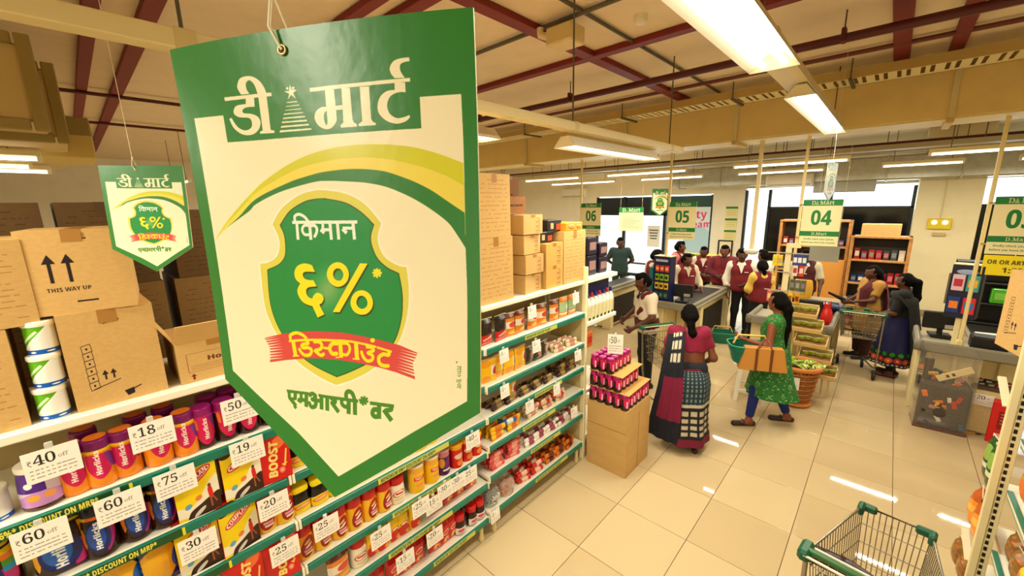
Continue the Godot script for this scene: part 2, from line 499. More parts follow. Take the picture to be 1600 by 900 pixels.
	# six per cent
	b.fill([smooth([442, 683, 460, 688, 460, 688, 468, 709, 468, 709, 437, 708, 423, 712, 421, 720, 427, 730, 441, 734, 460, 735, 460, 735, 470, 754, 470, 754, 441, 757, 430, 765, 429, 777, 437, 788, 450, 793, 450, 793, 457, 782, 471, 774, 487, 779, 493, 793, 485, 806, 476, 811, 476, 811, 492, 841, 492, 841, 466, 852, 466, 852, 450, 818, 450, 818, 418, 809, 400, 791, 395, 768, 408, 746, 408, 746, 392, 733, 388, 713, 399, 693, 422, 683])], dark)
	b.fill([poly([630, 682, 656, 682, 549, 833, 524, 833])], dark)
	b.fill([smooth([590, 711, 584, 734, 566, 750, 542, 753, 521, 742, 512, 721, 517, 698, 536, 682, 560, 679, 580, 690]), smooth([570, 714, 568, 726, 559, 734, 548, 735, 539, 729, 534, 719, 537, 707, 545, 699, 556, 698, 565, 703])], dark)
	b.fill([smooth([668, 795, 663, 818, 646, 834, 622, 838, 601, 827, 591, 806, 596, 783, 614, 767, 638, 764, 658, 775]), smooth([649, 797, 647, 809, 638, 818, 626, 820, 616, 814, 611, 803, 614, 791, 622, 782, 634, 780, 644, 786])], dark)
	b.fill([smooth([438, 678, 455, 683, 455, 683, 464, 704, 464, 704, 433, 703, 419, 707, 417, 716, 423, 725, 436, 729, 456, 730, 456, 730, 466, 749, 466, 749, 437, 752, 426, 760, 425, 773, 433, 784, 446, 788, 446, 788, 453, 777, 467, 769, 483, 774, 489, 788, 481, 801, 471, 806, 471, 806, 488, 837, 488, 837, 462, 848, 462, 848, 445, 813, 445, 813, 414, 804, 396, 786, 390, 763, 403, 741, 403, 741, 388, 728, 384, 708, 395, 688, 417, 678])], sun)
	b.fill([poly([626, 677, 652, 678, 545, 828, 520, 828])], sun)
	b.fill([smooth([586, 706, 580, 729, 562, 745, 538, 749, 517, 737, 507, 716, 513, 693, 532, 677, 556, 674, 576, 685]), smooth([566, 709, 563, 721, 555, 729, 544, 730, 535, 725, 530, 714, 532, 702, 541, 694, 552, 693, 561, 699])], sun)
	b.fill([smooth([664, 791, 659, 813, 641, 830, 617, 833, 596, 823, 586, 802, 592, 779, 610, 762, 634, 759, 654, 770]), smooth([645, 793, 643, 805, 634, 813, 622, 815, 612, 809, 607, 798, 610, 786, 618, 777, 630, 776, 640, 782])], sun)
	b.line(poly([666, 706, 698, 706]), 7.0, sun)
	b.line(poly([671, 696, 693, 716]), 7.0, sun)
	b.line(poly([682, 692, 681, 721]), 7.0, sun)
	b.line(poly([693, 696, 670, 717]), 7.0, sun)
	# red ribbon
	b.fill([poly([230, 929, 309, 910, 404, 895, 455, 891, 549, 891, 616, 898, 690, 909, 749, 921, 808, 942, 791, 973, 798, 1020, 735, 1003, 677, 992, 612, 984, 535, 979, 474, 979, 404, 984, 314, 998, 246, 1012, 251, 961])], red)
	b.fill([poly([228, 931, 300, 918, 231, 933])], cream)
	b.fill([poly([233, 936, 302, 925, 236, 940])], cream)
	b.fill([poly([237, 944, 305, 933, 241, 948])], cream)
	b.fill([poly([242, 952, 308, 942, 247, 956])], cream)
	b.fill([poly([249, 959, 311, 952, 249, 964])], cream)
	b.fill([poly([250, 968, 311, 961, 249, 974])], cream)
	b.fill([poly([248, 978, 311, 971, 248, 984])], cream)
	b.fill([poly([247, 988, 314, 980, 246, 994])], cream)
	b.fill([poly([246, 998, 316, 989, 245, 1003])], cream)
	b.fill([poly([808, 944, 746, 933, 806, 947])], cream)
	b.fill([poly([805, 951, 745, 941, 802, 955])], cream)
	b.fill([poly([800, 959, 743, 950, 797, 964])], cream)
	b.fill([poly([795, 968, 739, 957, 793, 973])], cream)
	b.fill([poly([792, 977, 741, 968, 793, 982])], cream)
	b.fill([poly([794, 986, 738, 977, 795, 991])], cream)
	b.fill([poly([796, 996, 735, 985, 797, 1001])], cream)
	b.fill([poly([797, 1005, 737, 994, 798, 1011])], cream)
	b.line(smooth([346, 924, 345, 914, 359, 905, 377, 902, 398, 908, 412, 918], false), 11.2, sun)
	b.line(smooth([338, 932, 402, 924, 478, 919, 548, 918], false), 7.8, sun)
	b.line(smooth([538, 917, 582, 918, 640, 925, 670, 930], false), 6.7, sun)
	b.line(poly([672, 931, 722, 942]), 6.7, sun)
	b.line(poly([356, 931, 362, 979]), 15.8, sun)
	b.line(poly([350, 981, 376, 978]), 4.9, sun)
	b.line(smooth([413, 926, 417, 934, 398, 938, 390, 944, 397, 950, 415, 948, 429, 954, 424, 968, 408, 974, 392, 970, 378, 954], false), 11.2, sun)
	b.line(smooth([440, 927, 460, 926, 471, 934, 466, 948, 445, 955], false), 11.2, sun)
	b.line(smooth([440, 954, 464, 969, 478, 963], false), 11.2, sun)
	b.line(poly([476, 944, 497, 945]), 8.3, sun)
	b.line(smooth([531, 927, 514, 928, 501, 943, 509, 960, 529, 959], false), 13.2, sun)
	b.line(poly([541, 917, 543, 968]), 14.6, sun)
	b.line(poly([522, 972, 550, 968]), 4.2, sun)
	b.line(smooth([548, 925, 569, 926, 576, 942, 565, 960, 549, 960], false), 9.6, sun)
	b.line(poly([599, 922, 601, 971]), 14.6, sun)
	b.line(poly([585, 972, 610, 972]), 4.2, sun)
	b.line(smooth([635, 931, 655, 933, 659, 942, 641, 950, 656, 957, 654, 970, 638, 975, 624, 964, 617, 946], false), 10.4, sun)
	b.line(smooth([713, 940, 711, 952, 693, 951, 678, 962, 680, 980, 695, 986, 711, 985], false), 11.7, sun)
	b.fill([smooth([666, 910, 664, 914, 660, 917, 655, 917, 652, 915, 650, 911, 652, 906, 656, 904, 661, 904, 665, 906])], sun)
	# the line under the shield
	b.fill([poly([311, 1098, 408, 1096, 408, 1105, 313, 1109])], leaf)
	b.fill([poly([446, 1097, 601, 1098, 599, 1109, 448, 1107])], leaf)
	b.fill([poly([642, 1099, 727, 1101, 726, 1112, 643, 1110])], leaf)
	b.line(poly([322, 1103, 322, 1128]), 13.5, leaf)
	b.line(poly([322, 1125, 349, 1150]), 14.6, leaf)
	b.line(poly([350, 1103, 346, 1129]), 14.6, leaf)
	b.line(poly([347, 1126, 331, 1128]), 10.0, leaf)
	b.line(poly([349, 1149, 340, 1158]), 12.9, leaf)
	b.line(poly([374, 1103, 374, 1127]), 12.9, leaf)
	b.line(poly([357, 1127, 375, 1133]), 12.9, leaf)
	b.line(poly([364, 1126, 397, 1125]), 12.9, leaf)
	b.line(poly([397, 1103, 393, 1147]), 15.2, leaf)
	b.line(smooth([410, 1106, 422, 1099, 435, 1105, 427, 1116, 419, 1118], false), 13.5, leaf)
	b.line(smooth([421, 1118, 435, 1123, 431, 1139, 419, 1144, 412, 1141, 407, 1131], false), 14.1, leaf)
	b.line(poly([432, 1119, 457, 1119]), 12.9, leaf)
	b.line(poly([459, 1103, 457, 1147]), 15.2, leaf)
	b.line(poly([482, 1102, 480, 1148]), 15.2, leaf)
	b.line(smooth([495, 1105, 512, 1107, 511, 1117, 498, 1121], false), 14.1, leaf)
	b.line(poly([498, 1118, 525, 1147]), 14.6, leaf)
	b.line(smooth([538, 1105, 539, 1119, 550, 1126, 565, 1125], false), 13.5, leaf)
	b.line(poly([565, 1103, 563, 1148]), 15.2, leaf)
	b.line(poly([588, 1102, 587, 1148]), 15.2, leaf)
	b.line(smooth([588, 1102, 579, 1081, 565, 1076, 556, 1085, 556, 1099], false), 14.1, leaf)
	b.line(smooth([675, 1124, 657, 1123, 651, 1137, 660, 1145, 676, 1141], false), 14.6, leaf)
	b.line(poly([675, 1104, 674, 1150]), 15.2, leaf)
	b.line(smooth([717, 1107, 716, 1117, 698, 1122], false), 14.1, leaf)
	b.line(poly([691, 1120, 718, 1151]), 15.2, leaf)
	b.fill([smooth([631, 1099, 629, 1104, 623, 1109, 617, 1109, 611, 1106, 609, 1101, 611, 1095, 617, 1091, 624, 1090, 629, 1093])], leaf)
	b.line(poly([603, 1099, 637, 1101]), 7.7, leaf)
	b.line(poly([611, 1088, 629, 1111]), 7.7, leaf)
	b.line(poly([624, 1085, 616, 1115]), 7.7, leaf)
	b.line(poly([635, 1090, 606, 1109]), 7.7, leaf)
	# small upright note
	b.line(smooth([941, 974, 941, 988, 941, 994], false), 2.0, leaf)
	b.line(poly([930, 976, 940, 977]), 2.0, leaf)
	b.line(poly([930, 983, 941, 983]), 2.0, leaf)
	b.line(poly([930, 988, 941, 991]), 2.0, leaf)
	b.line(smooth([931, 994, 939, 997, 938, 1004, 931, 1001], false), 2.0, leaf)
	b.line(poly([941, 1011, 941, 1019]), 2.0, leaf)
	b.line(poly([928, 1014, 940, 1015]), 2.0, leaf)
	b.line(smooth([927, 1020, 934, 1018, 939, 1022, 933, 1025], false), 2.0, leaf)
	b.line(poly([941, 1026, 940, 1039]), 2.0, leaf)
	b.line(poly([930, 1028, 940, 1029]), 2.0, leaf)
	b.line(smooth([930, 1037, 935, 1032, 938, 1037], false), 2.0, leaf)
	b.fill([smooth([932, 963, 931, 965, 930, 966, 929, 966, 927, 965, 927, 964, 927, 962, 929, 961, 930, 961, 931, 962])], leaf)
	return b

# ---------------------------------------------------------------- the hall
func panel(n: String, a: Vector3, b: Vector3, m: Material) -> MeshInstance3D:
	return struct(n, bx((b - a).abs()), m, (a + b) * 0.5)

func build_floor() -> void:
	var fl := panel("floor", Vector3(-16.2, -0.3, -13.4), Vector3(4.7, -0.012, 5.2), M(Color(0.42, 0.34, 0.22), 0.8))
	var tx := 0.5885
	var tz := 0.609
	var tones := []
	for i in 5:
		var m := StandardMaterial3D.new()
		m.albedo_color = Color(0.79, 0.71, 0.555).lerp(Color(0.76, 0.675, 0.52), i / 4.0)
		m.roughness = 0.03
		m.metallic_specular = 0.4
		tones.append(m)
	var shapes := []
	for i in 2:
		var s := st()
		box(s, Vector3.ZERO, Vector3(tx - 0.004, 0.024, tz - 0.004), 0.0015)
		shapes.append(s.commit())
	var rest := st()
	for i in range(-24, 8):
		for j in range(-23, 9):
			var c := Vector3(-2.04 + (i + 0.5) * tx, -0.012, -2.255 + (j + 0.5) * tz)
			if c.x > 4.4 or c.z < -13.0: continue
			var near := c.x > -2.7 and c.x < 2.4 and c.z < -1.2 and c.z > -11.2 and (c.x > -2.3 or c.z < -3.2) and c.x < 0.3 - c.z * 0.22
			if near:
				part("tile", shapes[0], tones[rng.randi() % 5], fl, c - fl.position)
			else:
				box(rest, c - fl.position, Vector3(tx - 0.004, 0.024, tz - 0.004))
	part("far_tiles", rest.commit(), tones[2], fl).set_meta("kind", "stuff")

func build_walls() -> void:
	var cream := grain(Color(0.94, 0.89, 0.73), 0.018, 0.15, 0.7)
	var white := grain(Color(0.95, 0.92, 0.83), 0.015, 0.15, 0.7)
	panel("ceiling", Vector3(-16.2, 4.0, -13.4), Vector3(4.7, 4.3, 5.2), grain(Color(0.93, 0.85, 0.72), 0.02, 0.2, 0.9))
	panel("wall_left", Vector3(-16.3, -0.3, -13.4), Vector3(-16.0, 4.3, 5.2), white)
	panel("wall_right", Vector3(4.6, -0.3, -13.4), Vector3(4.9, 4.3, 5.2), cream)
	panel("wall_near", Vector3(-16.3, -0.3, 5.0), Vector3(4.9, 4.3, 5.3), cream)
	# the far wall: piers and head between the shop windows
	var z0 := -13.4
	var z1 := -13.2
	var s := st()
	for r in [[-16.3, -8.0, 0.0, 4.3], [-4.0, -3.15, 0.0, 4.3], [0.35, 1.28, 0.0, 4.3], [4.2, 4.9, 0.0, 4.3], [-8.0, -4.0, 2.78, 4.3], [-3.15, 0.35, 2.9, 4.3], [1.28, 4.2, 2.95, 4.3]]:
		box(s, Vector3((r[0] + r[1]) / 2, (r[2] + r[3]) / 2, (z0 + z1) / 2), Vector3(r[1] - r[0], r[3] - r[2], z1 - z0))
	struct("wall_far", s.commit(), white)
	# square pier standing proud of the far wall
	var pier := struct("trim_1", bxat(Vector3.ZERO, Vector3(0.95, 4.0, 0.7), 0.01), cream, Vector3(0.82, 2.0, -12.85))
	part("skirting", bx(Vector3(0.98, 0.14, 0.73), 0.01), M(Color(0.6, 0.56, 0.45), 0.4), pier, Vector3(0, -1.93, 0))
	var frame := M(Color(0.06, 0.1, 0.12), 0.4)
	var glass := clear_mat(Color(0.9, 0.97, 0.95), 0.12)
	var dark := M(Color(0.045, 0.07, 0.09), 0.12)
	# window 1: glazed shop front with doors, a deep dark head
	var w := struct("window_1", bxat(Vector3.ZERO, Vector3(4.0, 0.12, 0.1)), frame, Vector3(-6.0, 0.06, -13.28))
	part("pane", bxat(Vector3(0, 1.12, 0), Vector3(4.0, 2.0, 0.02)), glass, w)
	part("head_panel", bxat(Vector3(-1.0, 2.4, 0), Vector3(2.0, 0.56, 0.06)), M(Color(0.04, 0.1, 0.12), 0.25), w)
	part("head_panel", bxat(Vector3(1.0, 2.4, 0), Vector3(2.0, 0.56, 0.06)), M(Color(0.02, 0.27, 0.24), 0.25), w)
	for x in [-1.98, -0.9, 0.55, 1.98]: part("mullion", bxat(Vector3(x, 1.35, 0.02), Vector3(0.09, 2.7, 0.1), 0.005), frame, w)
	part("transom", bxat(Vector3(0, 2.1, 0.02), Vector3(4.0, 0.07, 0.1), 0.005), frame, w)
	part("rail", bxat(Vector3(-0.2, 0.42, 0.04), Vector3(1.4, 0.05, 0.06), 0.005), frame, w)
	# window 2: bright upper lights, dark film below, one clear light at its left
	w = struct("window_2", bxat(Vector3.ZERO, Vector3(3.5, 0.12, 0.1)), frame, Vector3(-1.4, 0.06, -13.28))
	part("pane", bxat(Vector3(-1.45, 1.4, 0), Vector3(0.58, 2.7, 0.02)), glass, w)
	part("pane", bxat(Vector3(0.3, 2.55, 0), Vector3(2.9, 0.5, 0.02)), glass, w)
	part("film_panel", bxat(Vector3(0.3, 1.18, 0), Vector3(2.9, 2.24, 0.03)), dark, w)
	for x in [-1.72, -1.14, 0.2, 1.72]: part("mullion", bxat(Vector3(x, 1.4, 0.02), Vector3(0.07, 2.78, 0.1), 0.005), frame, w)
	part("transom", bxat(Vector3(0.3, 2.3, 0.02), Vector3(2.9, 0.05, 0.1), 0.005), frame, w)
	# window 3 beyond the pier
	w = struct("window_3", bxat(Vector3.ZERO, Vector3(2.92, 0.12, 0.1)), frame, Vector3(2.74, 0.06, -13.28))
	part("pane", bxat(Vector3(0, 2.6, 0), Vector3(2.92, 0.6, 0.02)), glass, w)
	part("film_panel", bxat(Vector3(0, 1.2, 0), Vector3(2.92, 2.3, 0.03)), dark, w)
	for x in [-1.43, 0.0, 1.43]: part("mullion", bxat(Vector3(x, 1.45, 0.02), Vector3(0.07, 2.88, 0.1), 0.005), frame, w)
	# the pavement outside
	panel("trim_2", Vector3(-30, -0.4, -60), Vector3(20, -0.05, -13.45), M(Color(0.8, 0.78, 0.74), 0.9))
	# daylight comes in through the window lights
	for r in [[-6.0, 1.15, 3.8, 1.9], [-1.1, 2.55, 2.9, 0.5], [2.74, 2.6, 2.8, 0.6]]:
		area("daylight", Vector3(r[0], r[1], -13.12), Vector3(0, PI, 0), Vector2(r[2], r[3]), Color(0.9, 0.97, 1.0), 1.6 * r[2] * r[3])

func area(n: String, at: Vector3, rot: Vector3, size: Vector2, c: Color, e: float) -> void:
	var l := AreaLight3D.new()
	l.name = numbered(n)
	l.area_size = size
	l.area_normalize_energy = true
	l.light_energy = e
	l.light_color = c
	l.shadow_enabled = true
	l.set("area_range", 30.0)
	add_child(l)
	l.position = at
	l.rotation = rot

var tube_glow: StandardMaterial3D
var lamp_power := 1.0

func batten(at: Vector3, length: float, along_x: bool, label: String, e: float) -> void:
	# a bare tube under a cream batten
	var t := thing("tube_light", label, "light fitting", at, 0.0 if along_x else PI / 2, "tube lights in rows")
	part("batten", bxat(Vector3(0, 0.045, 0), Vector3(length, 0.05, 0.055), 0.006), M(Color(0.9, 0.85, 0.68), 0.5), t)
	var s := st()
	tube(s, [Vector3(-length / 2 + 0.03, 0, 0), Vector3(length / 2 - 0.03, 0, 0)], 0.014, 8)
	part("tube", s.commit(), tube_glow, t)
	for sg in [-1, 1]: part("lamp_holder", bxat(Vector3(sg * (length / 2 - 0.015), 0.01, 0), Vector3(0.03, 0.06, 0.05), 0.006), M(Color(0.93, 0.9, 0.8), 0.5), t)
	for sg in [-1, 1]:
		s = st()
		tube(s, [Vector3(sg * length * 0.35, 0.07, 0), Vector3(sg * length * 0.35, 4.0 - at.y, 0)], 0.005, 5)
		part("hanger", s.commit(), M(Color(0.35, 0.32, 0.25), 0.6), t)
	area("tube_shine", at + Vector3(0, -0.02, 0), Vector3(-PI / 2, 0, 0), Vector2(length, 0.05) if along_x else Vector2(0.05, length), WARM, e)

func trough(at: Vector3, length: float, width: float, label: String, e: float) -> void:
	# a reflector fitting with two tubes, running along z
	var t := thing("reflector_light", label, "light fitting", at, 0.0, "")
	var s := st()
	var w := width / 2
	for sg in [-1.0, 1.0]:
		face(s, Transform3D.IDENTITY, [Vector3(sg * w, 0, -length / 2), Vector3(sg * w, 0, length / 2), Vector3(sg * w * 0.35, 0.075, length / 2), Vector3(sg * w * 0.35, 0.075, -length / 2)], Vector3(-sg * 0.6, -0.8, 0))
		face(s, Transform3D.IDENTITY, [Vector3(sg * w, 0.004, -length / 2), Vector3(sg * w, 0.004, length / 2), Vector3(sg * w * 0.35, 0.08, length / 2), Vector3(sg * w * 0.35, 0.08, -length / 2)], Vector3(sg * 0.6, 0.8, 0))
	face(s, Transform3D.IDENTITY, [Vector3(-w * 0.35, 0.075, -length / 2), Vector3(w * 0.35, 0.075, -length / 2), Vector3(w * 0.35, 0.075, length / 2), Vector3(-w * 0.35, 0.075, length / 2)], Vector3.DOWN)
	part("reflector", s.commit(), M(Color(0.95, 0.93, 0.86), 0.35), t)
	for sg in [-1.0, 1.0]:
		s = st()
		face(s, Transform3D.IDENTITY, [Vector3(-w, 0, sg * length / 2), Vector3(w, 0, sg * length / 2), Vector3(w * 0.35, 0.078, sg * length / 2), Vector3(-w * 0.35, 0.078, sg * length / 2)], Vector3(0, 0, sg))
		part("end_plate", s.commit(), M(Color(0.92, 0.88, 0.72), 0.5), t)
	for sg in [-1.0, 1.0]:
		s = st()
		tube(s, [Vector3(sg * w * 0.42, 0.022, -length / 2 + 0.03), Vector3(sg * w * 0.42, 0.022, length / 2 - 0.03)], 0.016, 8)
		part("tube", s.commit(), tube_glow, t)
	area("trough_shine", at + Vector3(0, -0.012, 0), Vector3(-PI / 2, 0, 0), Vector2(width, length), WARM, e)

func rod(n: String, a: Vector3, b: Vector3, r: float, m: Material, parent: Node) -> void:
	var s := st()
	tube(s, [a, b], r, 6)
	part(n, s.commit(), m, parent)

func build_overhead() -> void:
	var maroon := M(Color(0.47, 0.08, 0.07), 0.6)
	var rust := M(Color(0.32, 0.06, 0.06), 0.5)
	var cream := M(Color(0.86, 0.79, 0.58), 0.45)
	var grey := M(Color(0.36, 0.33, 0.26), 0.6)
	# flat maroon joists under the slab: along z, then along x
	var zs := [[-2.33, 0.12, -9.0, 1.0, "nearer the banner"], [-0.13, 0.12, -6.4, 1.0, "left one of two at the right"], [0.25, 0.1, -6.4, 1.0, "right one of two at the right"]]
	for q in zs:
		tag(part("ceiling_joist", bx(Vector3(q[1], 0.05, q[3] - q[2]), 0.004), maroon, self, Vector3(q[0], 3.974, (q[2] + q[3]) / 2)), "flat maroon joist running away under the ceiling, " + q[4], "joist", "maroon ceiling joists")
	for q in [[-0.33, 0.09, -14.0, -3.0, "at the far left, nearer to us"], [-0.62, 0.11, -14.0, -3.0, "at the far left, the one further in"], [-1.66, 0.09, -8.0, 0.0, "behind the banner's string, near one of a pair"], [-1.9, 0.11, -8.0, 0.0, "behind the banner's top edge, further of a pair"], [-3.68, 0.1, -6.0, 1.5, "crossing beyond the ceiling box unit"]]:
		tag(part("ceiling_joist", bx(Vector3(q[3] - q[2], 0.05, q[1]), 0.004), maroon, self, Vector3((q[2] + q[3]) / 2, 3.972, q[0])), "flat maroon joist crossing the ceiling sideways, " + q[4], "joist", "maroon ceiling joists")
	# sprinkler pipe, hung along x
	var t := thing("sprinkler_pipe", "dark maroon sprinkler pipe hung along the front of the cream beam", "pipe", Vector3(0, 3.8, -4.3))
	rod("pipe", Vector3(-6.0, 0, 0), Vector3(4.5, 0, 0), 0.035, rust, t)
	for x in [-4.6, -3.0, -1.15, -0.45, 0.75, 2.2]:
		rod("hanger", Vector3(x, 0, 0), Vector3(x, 0.2, 0), 0.006, grey, t)
		part("clamp", bxat(Vector3(x, 0.02, 0), Vector3(0.03, 0.1, 0.09), 0.005), rust, t)
	t = thing("sprinkler_pipe", "thin maroon pipe just above the far hanging tube lights", "pipe", Vector3(0, 3.42, -9.0))
	rod("pipe", Vector3(-15.0, 0, 0), Vector3(4.5, 0, 0), 0.025, rust, t)
	for i in 10: rod("hanger", Vector3(-10.0 + i * 1.4, 0, 0), Vector3(-10.0 + i * 1.4, 0.58, 0), 0.006, grey, t)
	t = thing("conduit", "thin brown conduit running away along the ceiling", "pipe", Vector3(-1.88, 3.98, 0))
	rod("pipe", Vector3(0, 0, -6.4), Vector3(0, 0, 2.0), 0.014, grey, t)
	t = thing("conduit", "brown conduit crossing the ceiling beside the box unit", "pipe", Vector3(0, 3.97, -2.83))
	rod("pipe", Vector3(-6.0, 0, 0), Vector3(0.8, 0, 0), 0.017, grey, t)
	t = thing("conduit", "faint second pipe along the ceiling behind the sprinkler pipe", "pipe", Vector3(0, 3.96, -5.42))
	rod("pipe", Vector3(-6.0, 0, 0), Vector3(4.5, 0, 0), 0.022, M(Color(0.42, 0.2, 0.16), 0.6), t)
	# the deep cream beam with ledger brackets
	var ochre := grain(Color(0.91, 0.8, 0.52), 0.02, 0.2, 0.75)
	t = thing("ceiling_beam", "deep cream painted beam crossing the hall above the check-outs", "beam", Vector3(0, 3.4, -6.5))
	part("beam_face", bxat(Vector3(-5.5, 0.3, -0.3), Vector3(20.0, 0.6, 0.6), 0.015), ochre, t)
	part("beam_soffit", bxat(Vector3(-5.5, -0.004, -0.3), Vector3(20.0, 0.012, 0.58)), M(Color(0.9, 0.83, 0.6), 0.5), t)
	for x in [-5.6, -3.42, -1.75, 0.32, 1.9]:
		part("bracket", bxat(Vector3(x, 0.29, 0.015), Vector3(0.05, 0.6, 0.03), 0.004), cream, t)
		part("bracket_foot", bxat(Vector3(x, -0.03, -0.25), Vector3(0.06, 0.05, 0.6), 0.006), M(Color(0.82, 0.7, 0.35), 0.5), t)
	# perforated cable tray hung in front of the beam
	t = thing("cable_tray", "perforated cream cable tray hung in front of the beam", "cable tray", Vector3(0, 3.82, -5.99))
	for sg in [-1.0, 1.0]: part("tray_side", bxat(Vector3(-2.0, 0.035, sg * 0.21), Vector3(13.0, 0.09, 0.006)), M(Color(0.74, 0.62, 0.35), 0.5), t)
	var s := st()
	for sg in [-1.0, 1.0]: box(s, Vector3(-2.0, 0, sg * 0.18), Vector3(13.0, 0.005, 0.055))
	part("tray_edge", s.commit(), M(Color(0.95, 0.9, 0.72), 0.4), t)
	for i in 150: part("rung", bx(Vector3(0.07 if i % 2 == 0 else 0.035, 0.005, 0.31)), M(Color(0.95, 0.9, 0.72), 0.4), t, Vector3(-8.0 + i * 0.085, 0, 0))
	for x in [-5.0, -3.1, -1.62, -0.5, 0.75, 2.2]:
		rod("hanger", Vector3(x, -0.02, 0.23), Vector3(x, 0.18, 0.23), 0.007, grey, t)
		part("hanger_bar", bxat(Vector3(x, -0.02, 0), Vector3(0.03, 0.02, 0.48)), grey, t)
	for q in [[3.33, -8.7, 0.3, "nearer"], [3.46, -11.0, 0.4, "further"]]:
		t = thing("cable_tray", "plain greyish cable tray over the far tube lights, the %s one" % q[3], "cable tray", Vector3(-5.0, q[0], q[1]))
		part("tray", bxat(Vector3.ZERO, Vector3(19.0, 0.07, q[2]), 0.004), M(Color(0.62, 0.57, 0.43), 0.45), t)
		for i in 8: rod("hanger", Vector3(-8.0 + i * 2.3, 0.03, 0), Vector3(-8.0 + i * 2.3, 4.0 - q[0], 0), 0.007, grey, t)
	# flat trunking with reflector lamps: one run over the left shelf, one at the right
	for q in [[-1.79, 3.1, -4.65, 4.6, 0.078, "over the left aisle shelf"], [-0.62, 3.38, -6.3, 4.6, 0.16, "carrying the big bright lamps"]]:
		t = thing("lamp_trunking", "long cream trunking %s" % q[5], "trunking", Vector3(q[0], q[1], 0))
		part("body", bxat(Vector3(0, 0.03, (q[2] + q[3]) / 2), Vector3(q[4], 0.06, q[3] - q[2]), 0.004), cream, t)
		for z in [q[2] + 0.3, -2.6, -0.35, 2.0]:
			part("joint_cover", bxat(Vector3(0, 0.03, z), Vector3(q[4] + 0.006, 0.066, 0.06), 0.003), M(Color(0.8, 0.72, 0.5), 0.5), t)
			rod("hanger", Vector3(0, 0.06, z), Vector3(0, 4.0 - q[1], z), 0.006, grey, t)
	trough(Vector3(-1.87, 3.0, -3.36), 1.5, 0.2, "glowing reflector lamp under the left trunking before the beam", 3.2 * lamp_power)
	trough(Vector3(-2.16, 3.03, -1.75), 0.75, 0.2, "glowing reflector lamp just right of the banner's edge", 2.2 * lamp_power)
	trough(Vector3(-0.58, 3.29, -1.9), 1.75, 0.24, "large overexposed reflector lamp at the top of the photo", 3.6 * lamp_power)
	trough(Vector3(-0.58, 3.29, -4.75), 2.3, 0.19, "smaller bright reflector lamp behind the large one", 4.0 * lamp_power)
	# hung tubes further in
	for q in [[-7.85, -6.0, 1.6, "leftmost"], [-7.85, -3.7, 1.65, "second from left"], [-7.85, -1.33, 1.55, "third from left"], [-7.85, 0.9, 1.3, "rightmost"]]:
		batten(Vector3(q[1], 3.13, q[0]), q[2], true, "hanging tube light in the nearer far row, " + q[3], 3.6 * lamp_power)
	for q in [[-9.9, -6.5, 2.1, "leftmost"], [-9.9, -4.0, 1.5, "second from left"], [-9.9, -1.8, 1.5, "third from left"], [-9.9, 0.25, 1.0, "fourth from left"], [-9.9, 1.9, 1.2, "rightmost"]]:
		batten(Vector3(q[1], 3.12, q[0]), q[2], true, "hanging tube light in the furthest row, " + q[3], 3.6 * lamp_power)
	trough(Vector3(-0.5, 3.3, 1.55), 1.6, 0.24, "reflector lamp on the right trunking behind the viewer", 2.7 * lamp_power)
	trough(Vector3(-1.87, 3.0, 1.2), 1.5, 0.2, "reflector lamp on the left trunking behind the viewer", 2.7 * lamp_power)
	# more rows over the aisles at the left and behind the viewer
	for q in [[-7.6, 3.3, -2.4, "over the far left aisles behind the banner"], [-4.6, 3.05, 2.6, "behind the viewer at the left"], [-10.5, 3.1, -1.6, "far left, over the third aisle"], [-12.0, 3.0, -3.2, "furthest left, over the fourth aisle"], [-8.5, 3.2, -4.6, "at the left beyond the cartons"], [-12.5, 3.0, -6.0, "in the far left corner"], [-11.0, 3.12, -9.9, "at the far left end of the furthest row"], [-9.4, 3.13, -7.85, "at the far left end of the nearer far row"], [1.6, 3.05, 1.5, "behind the viewer at the right"], [1.6, 3.05, 3.6, "furthest behind the viewer at the right"], [-1.2, 3.05, 3.8, "straight behind the viewer"], [2.8, 3.05, -3.0, "over the right hand shelf, out of frame"]]:
		batten(Vector3(q[0], q[1], q[2]), 2.0, true, "hanging tube light %s" % q[3], 2.6 * lamp_power)
	for q in [[-5.0, 0.62, "nearest"], [-5.9, 0.7, "middle"], [-6.55, 0.6, "furthest"]]: batten(Vector3(q[0], 3.0, q[1]), 1.1, false, "tube light at the left edge above the cartons, %s of three" % q[2], 1.4 * lamp_power)
	# box unit with a nozzle, smoke detectors
	t = thing("ceiling_unit", "cream box unit with a round nozzle hung under the ceiling", "ceiling unit", Vector3(-2.05, 3.86, -2.86))
	part("body", bxat(Vector3.ZERO, Vector3(0.24, 0.13, 0.2), 0.012), M(Color(0.87, 0.78, 0.55), 0.5), t)
	s = st()
	tube(s, [Vector3(-0.13, 0.02, 0.03), Vector3(-0.2, 0.05, 0.06), Vector3(-0.2, 0.1, 0.06)], 0.03, 10)
	part("nozzle", s.commit(), M(Color(0.9, 0.84, 0.66), 0.5), t)
	part("slot", bxat(Vector3(-0.121, -0.01, -0.02), Vector3(0.006, 0.05, 0.08)), M(Color(0.12, 0.1, 0.08), 0.6), t)
	for q in [[Vector3(-1.62, 3.97, -3.25), "small round white detector on the ceiling beside the box unit"], [Vector3(-1.72, 3.955, -2.35), "second small detector on the conduit above the box unit"]]:
		t = thing("smoke_detector", q[1], "detector", q[0])
		s = st()
		lathe(s, [[0.0, -0.03], [0.035, -0.03], [0.05, -0.01], [0.05, 0.03]], 16)
		part("body", s.commit(), M(Color(0.93, 0.9, 0.8), 0.5), t)
	# cream air duct at the far left, its flanged end towards us
	var dc := grain(Color(0.8, 0.7, 0.46), 0.02, 0.3, 0.6)
	var fl := M(Color(0.6, 0.52, 0.27), 0.5)
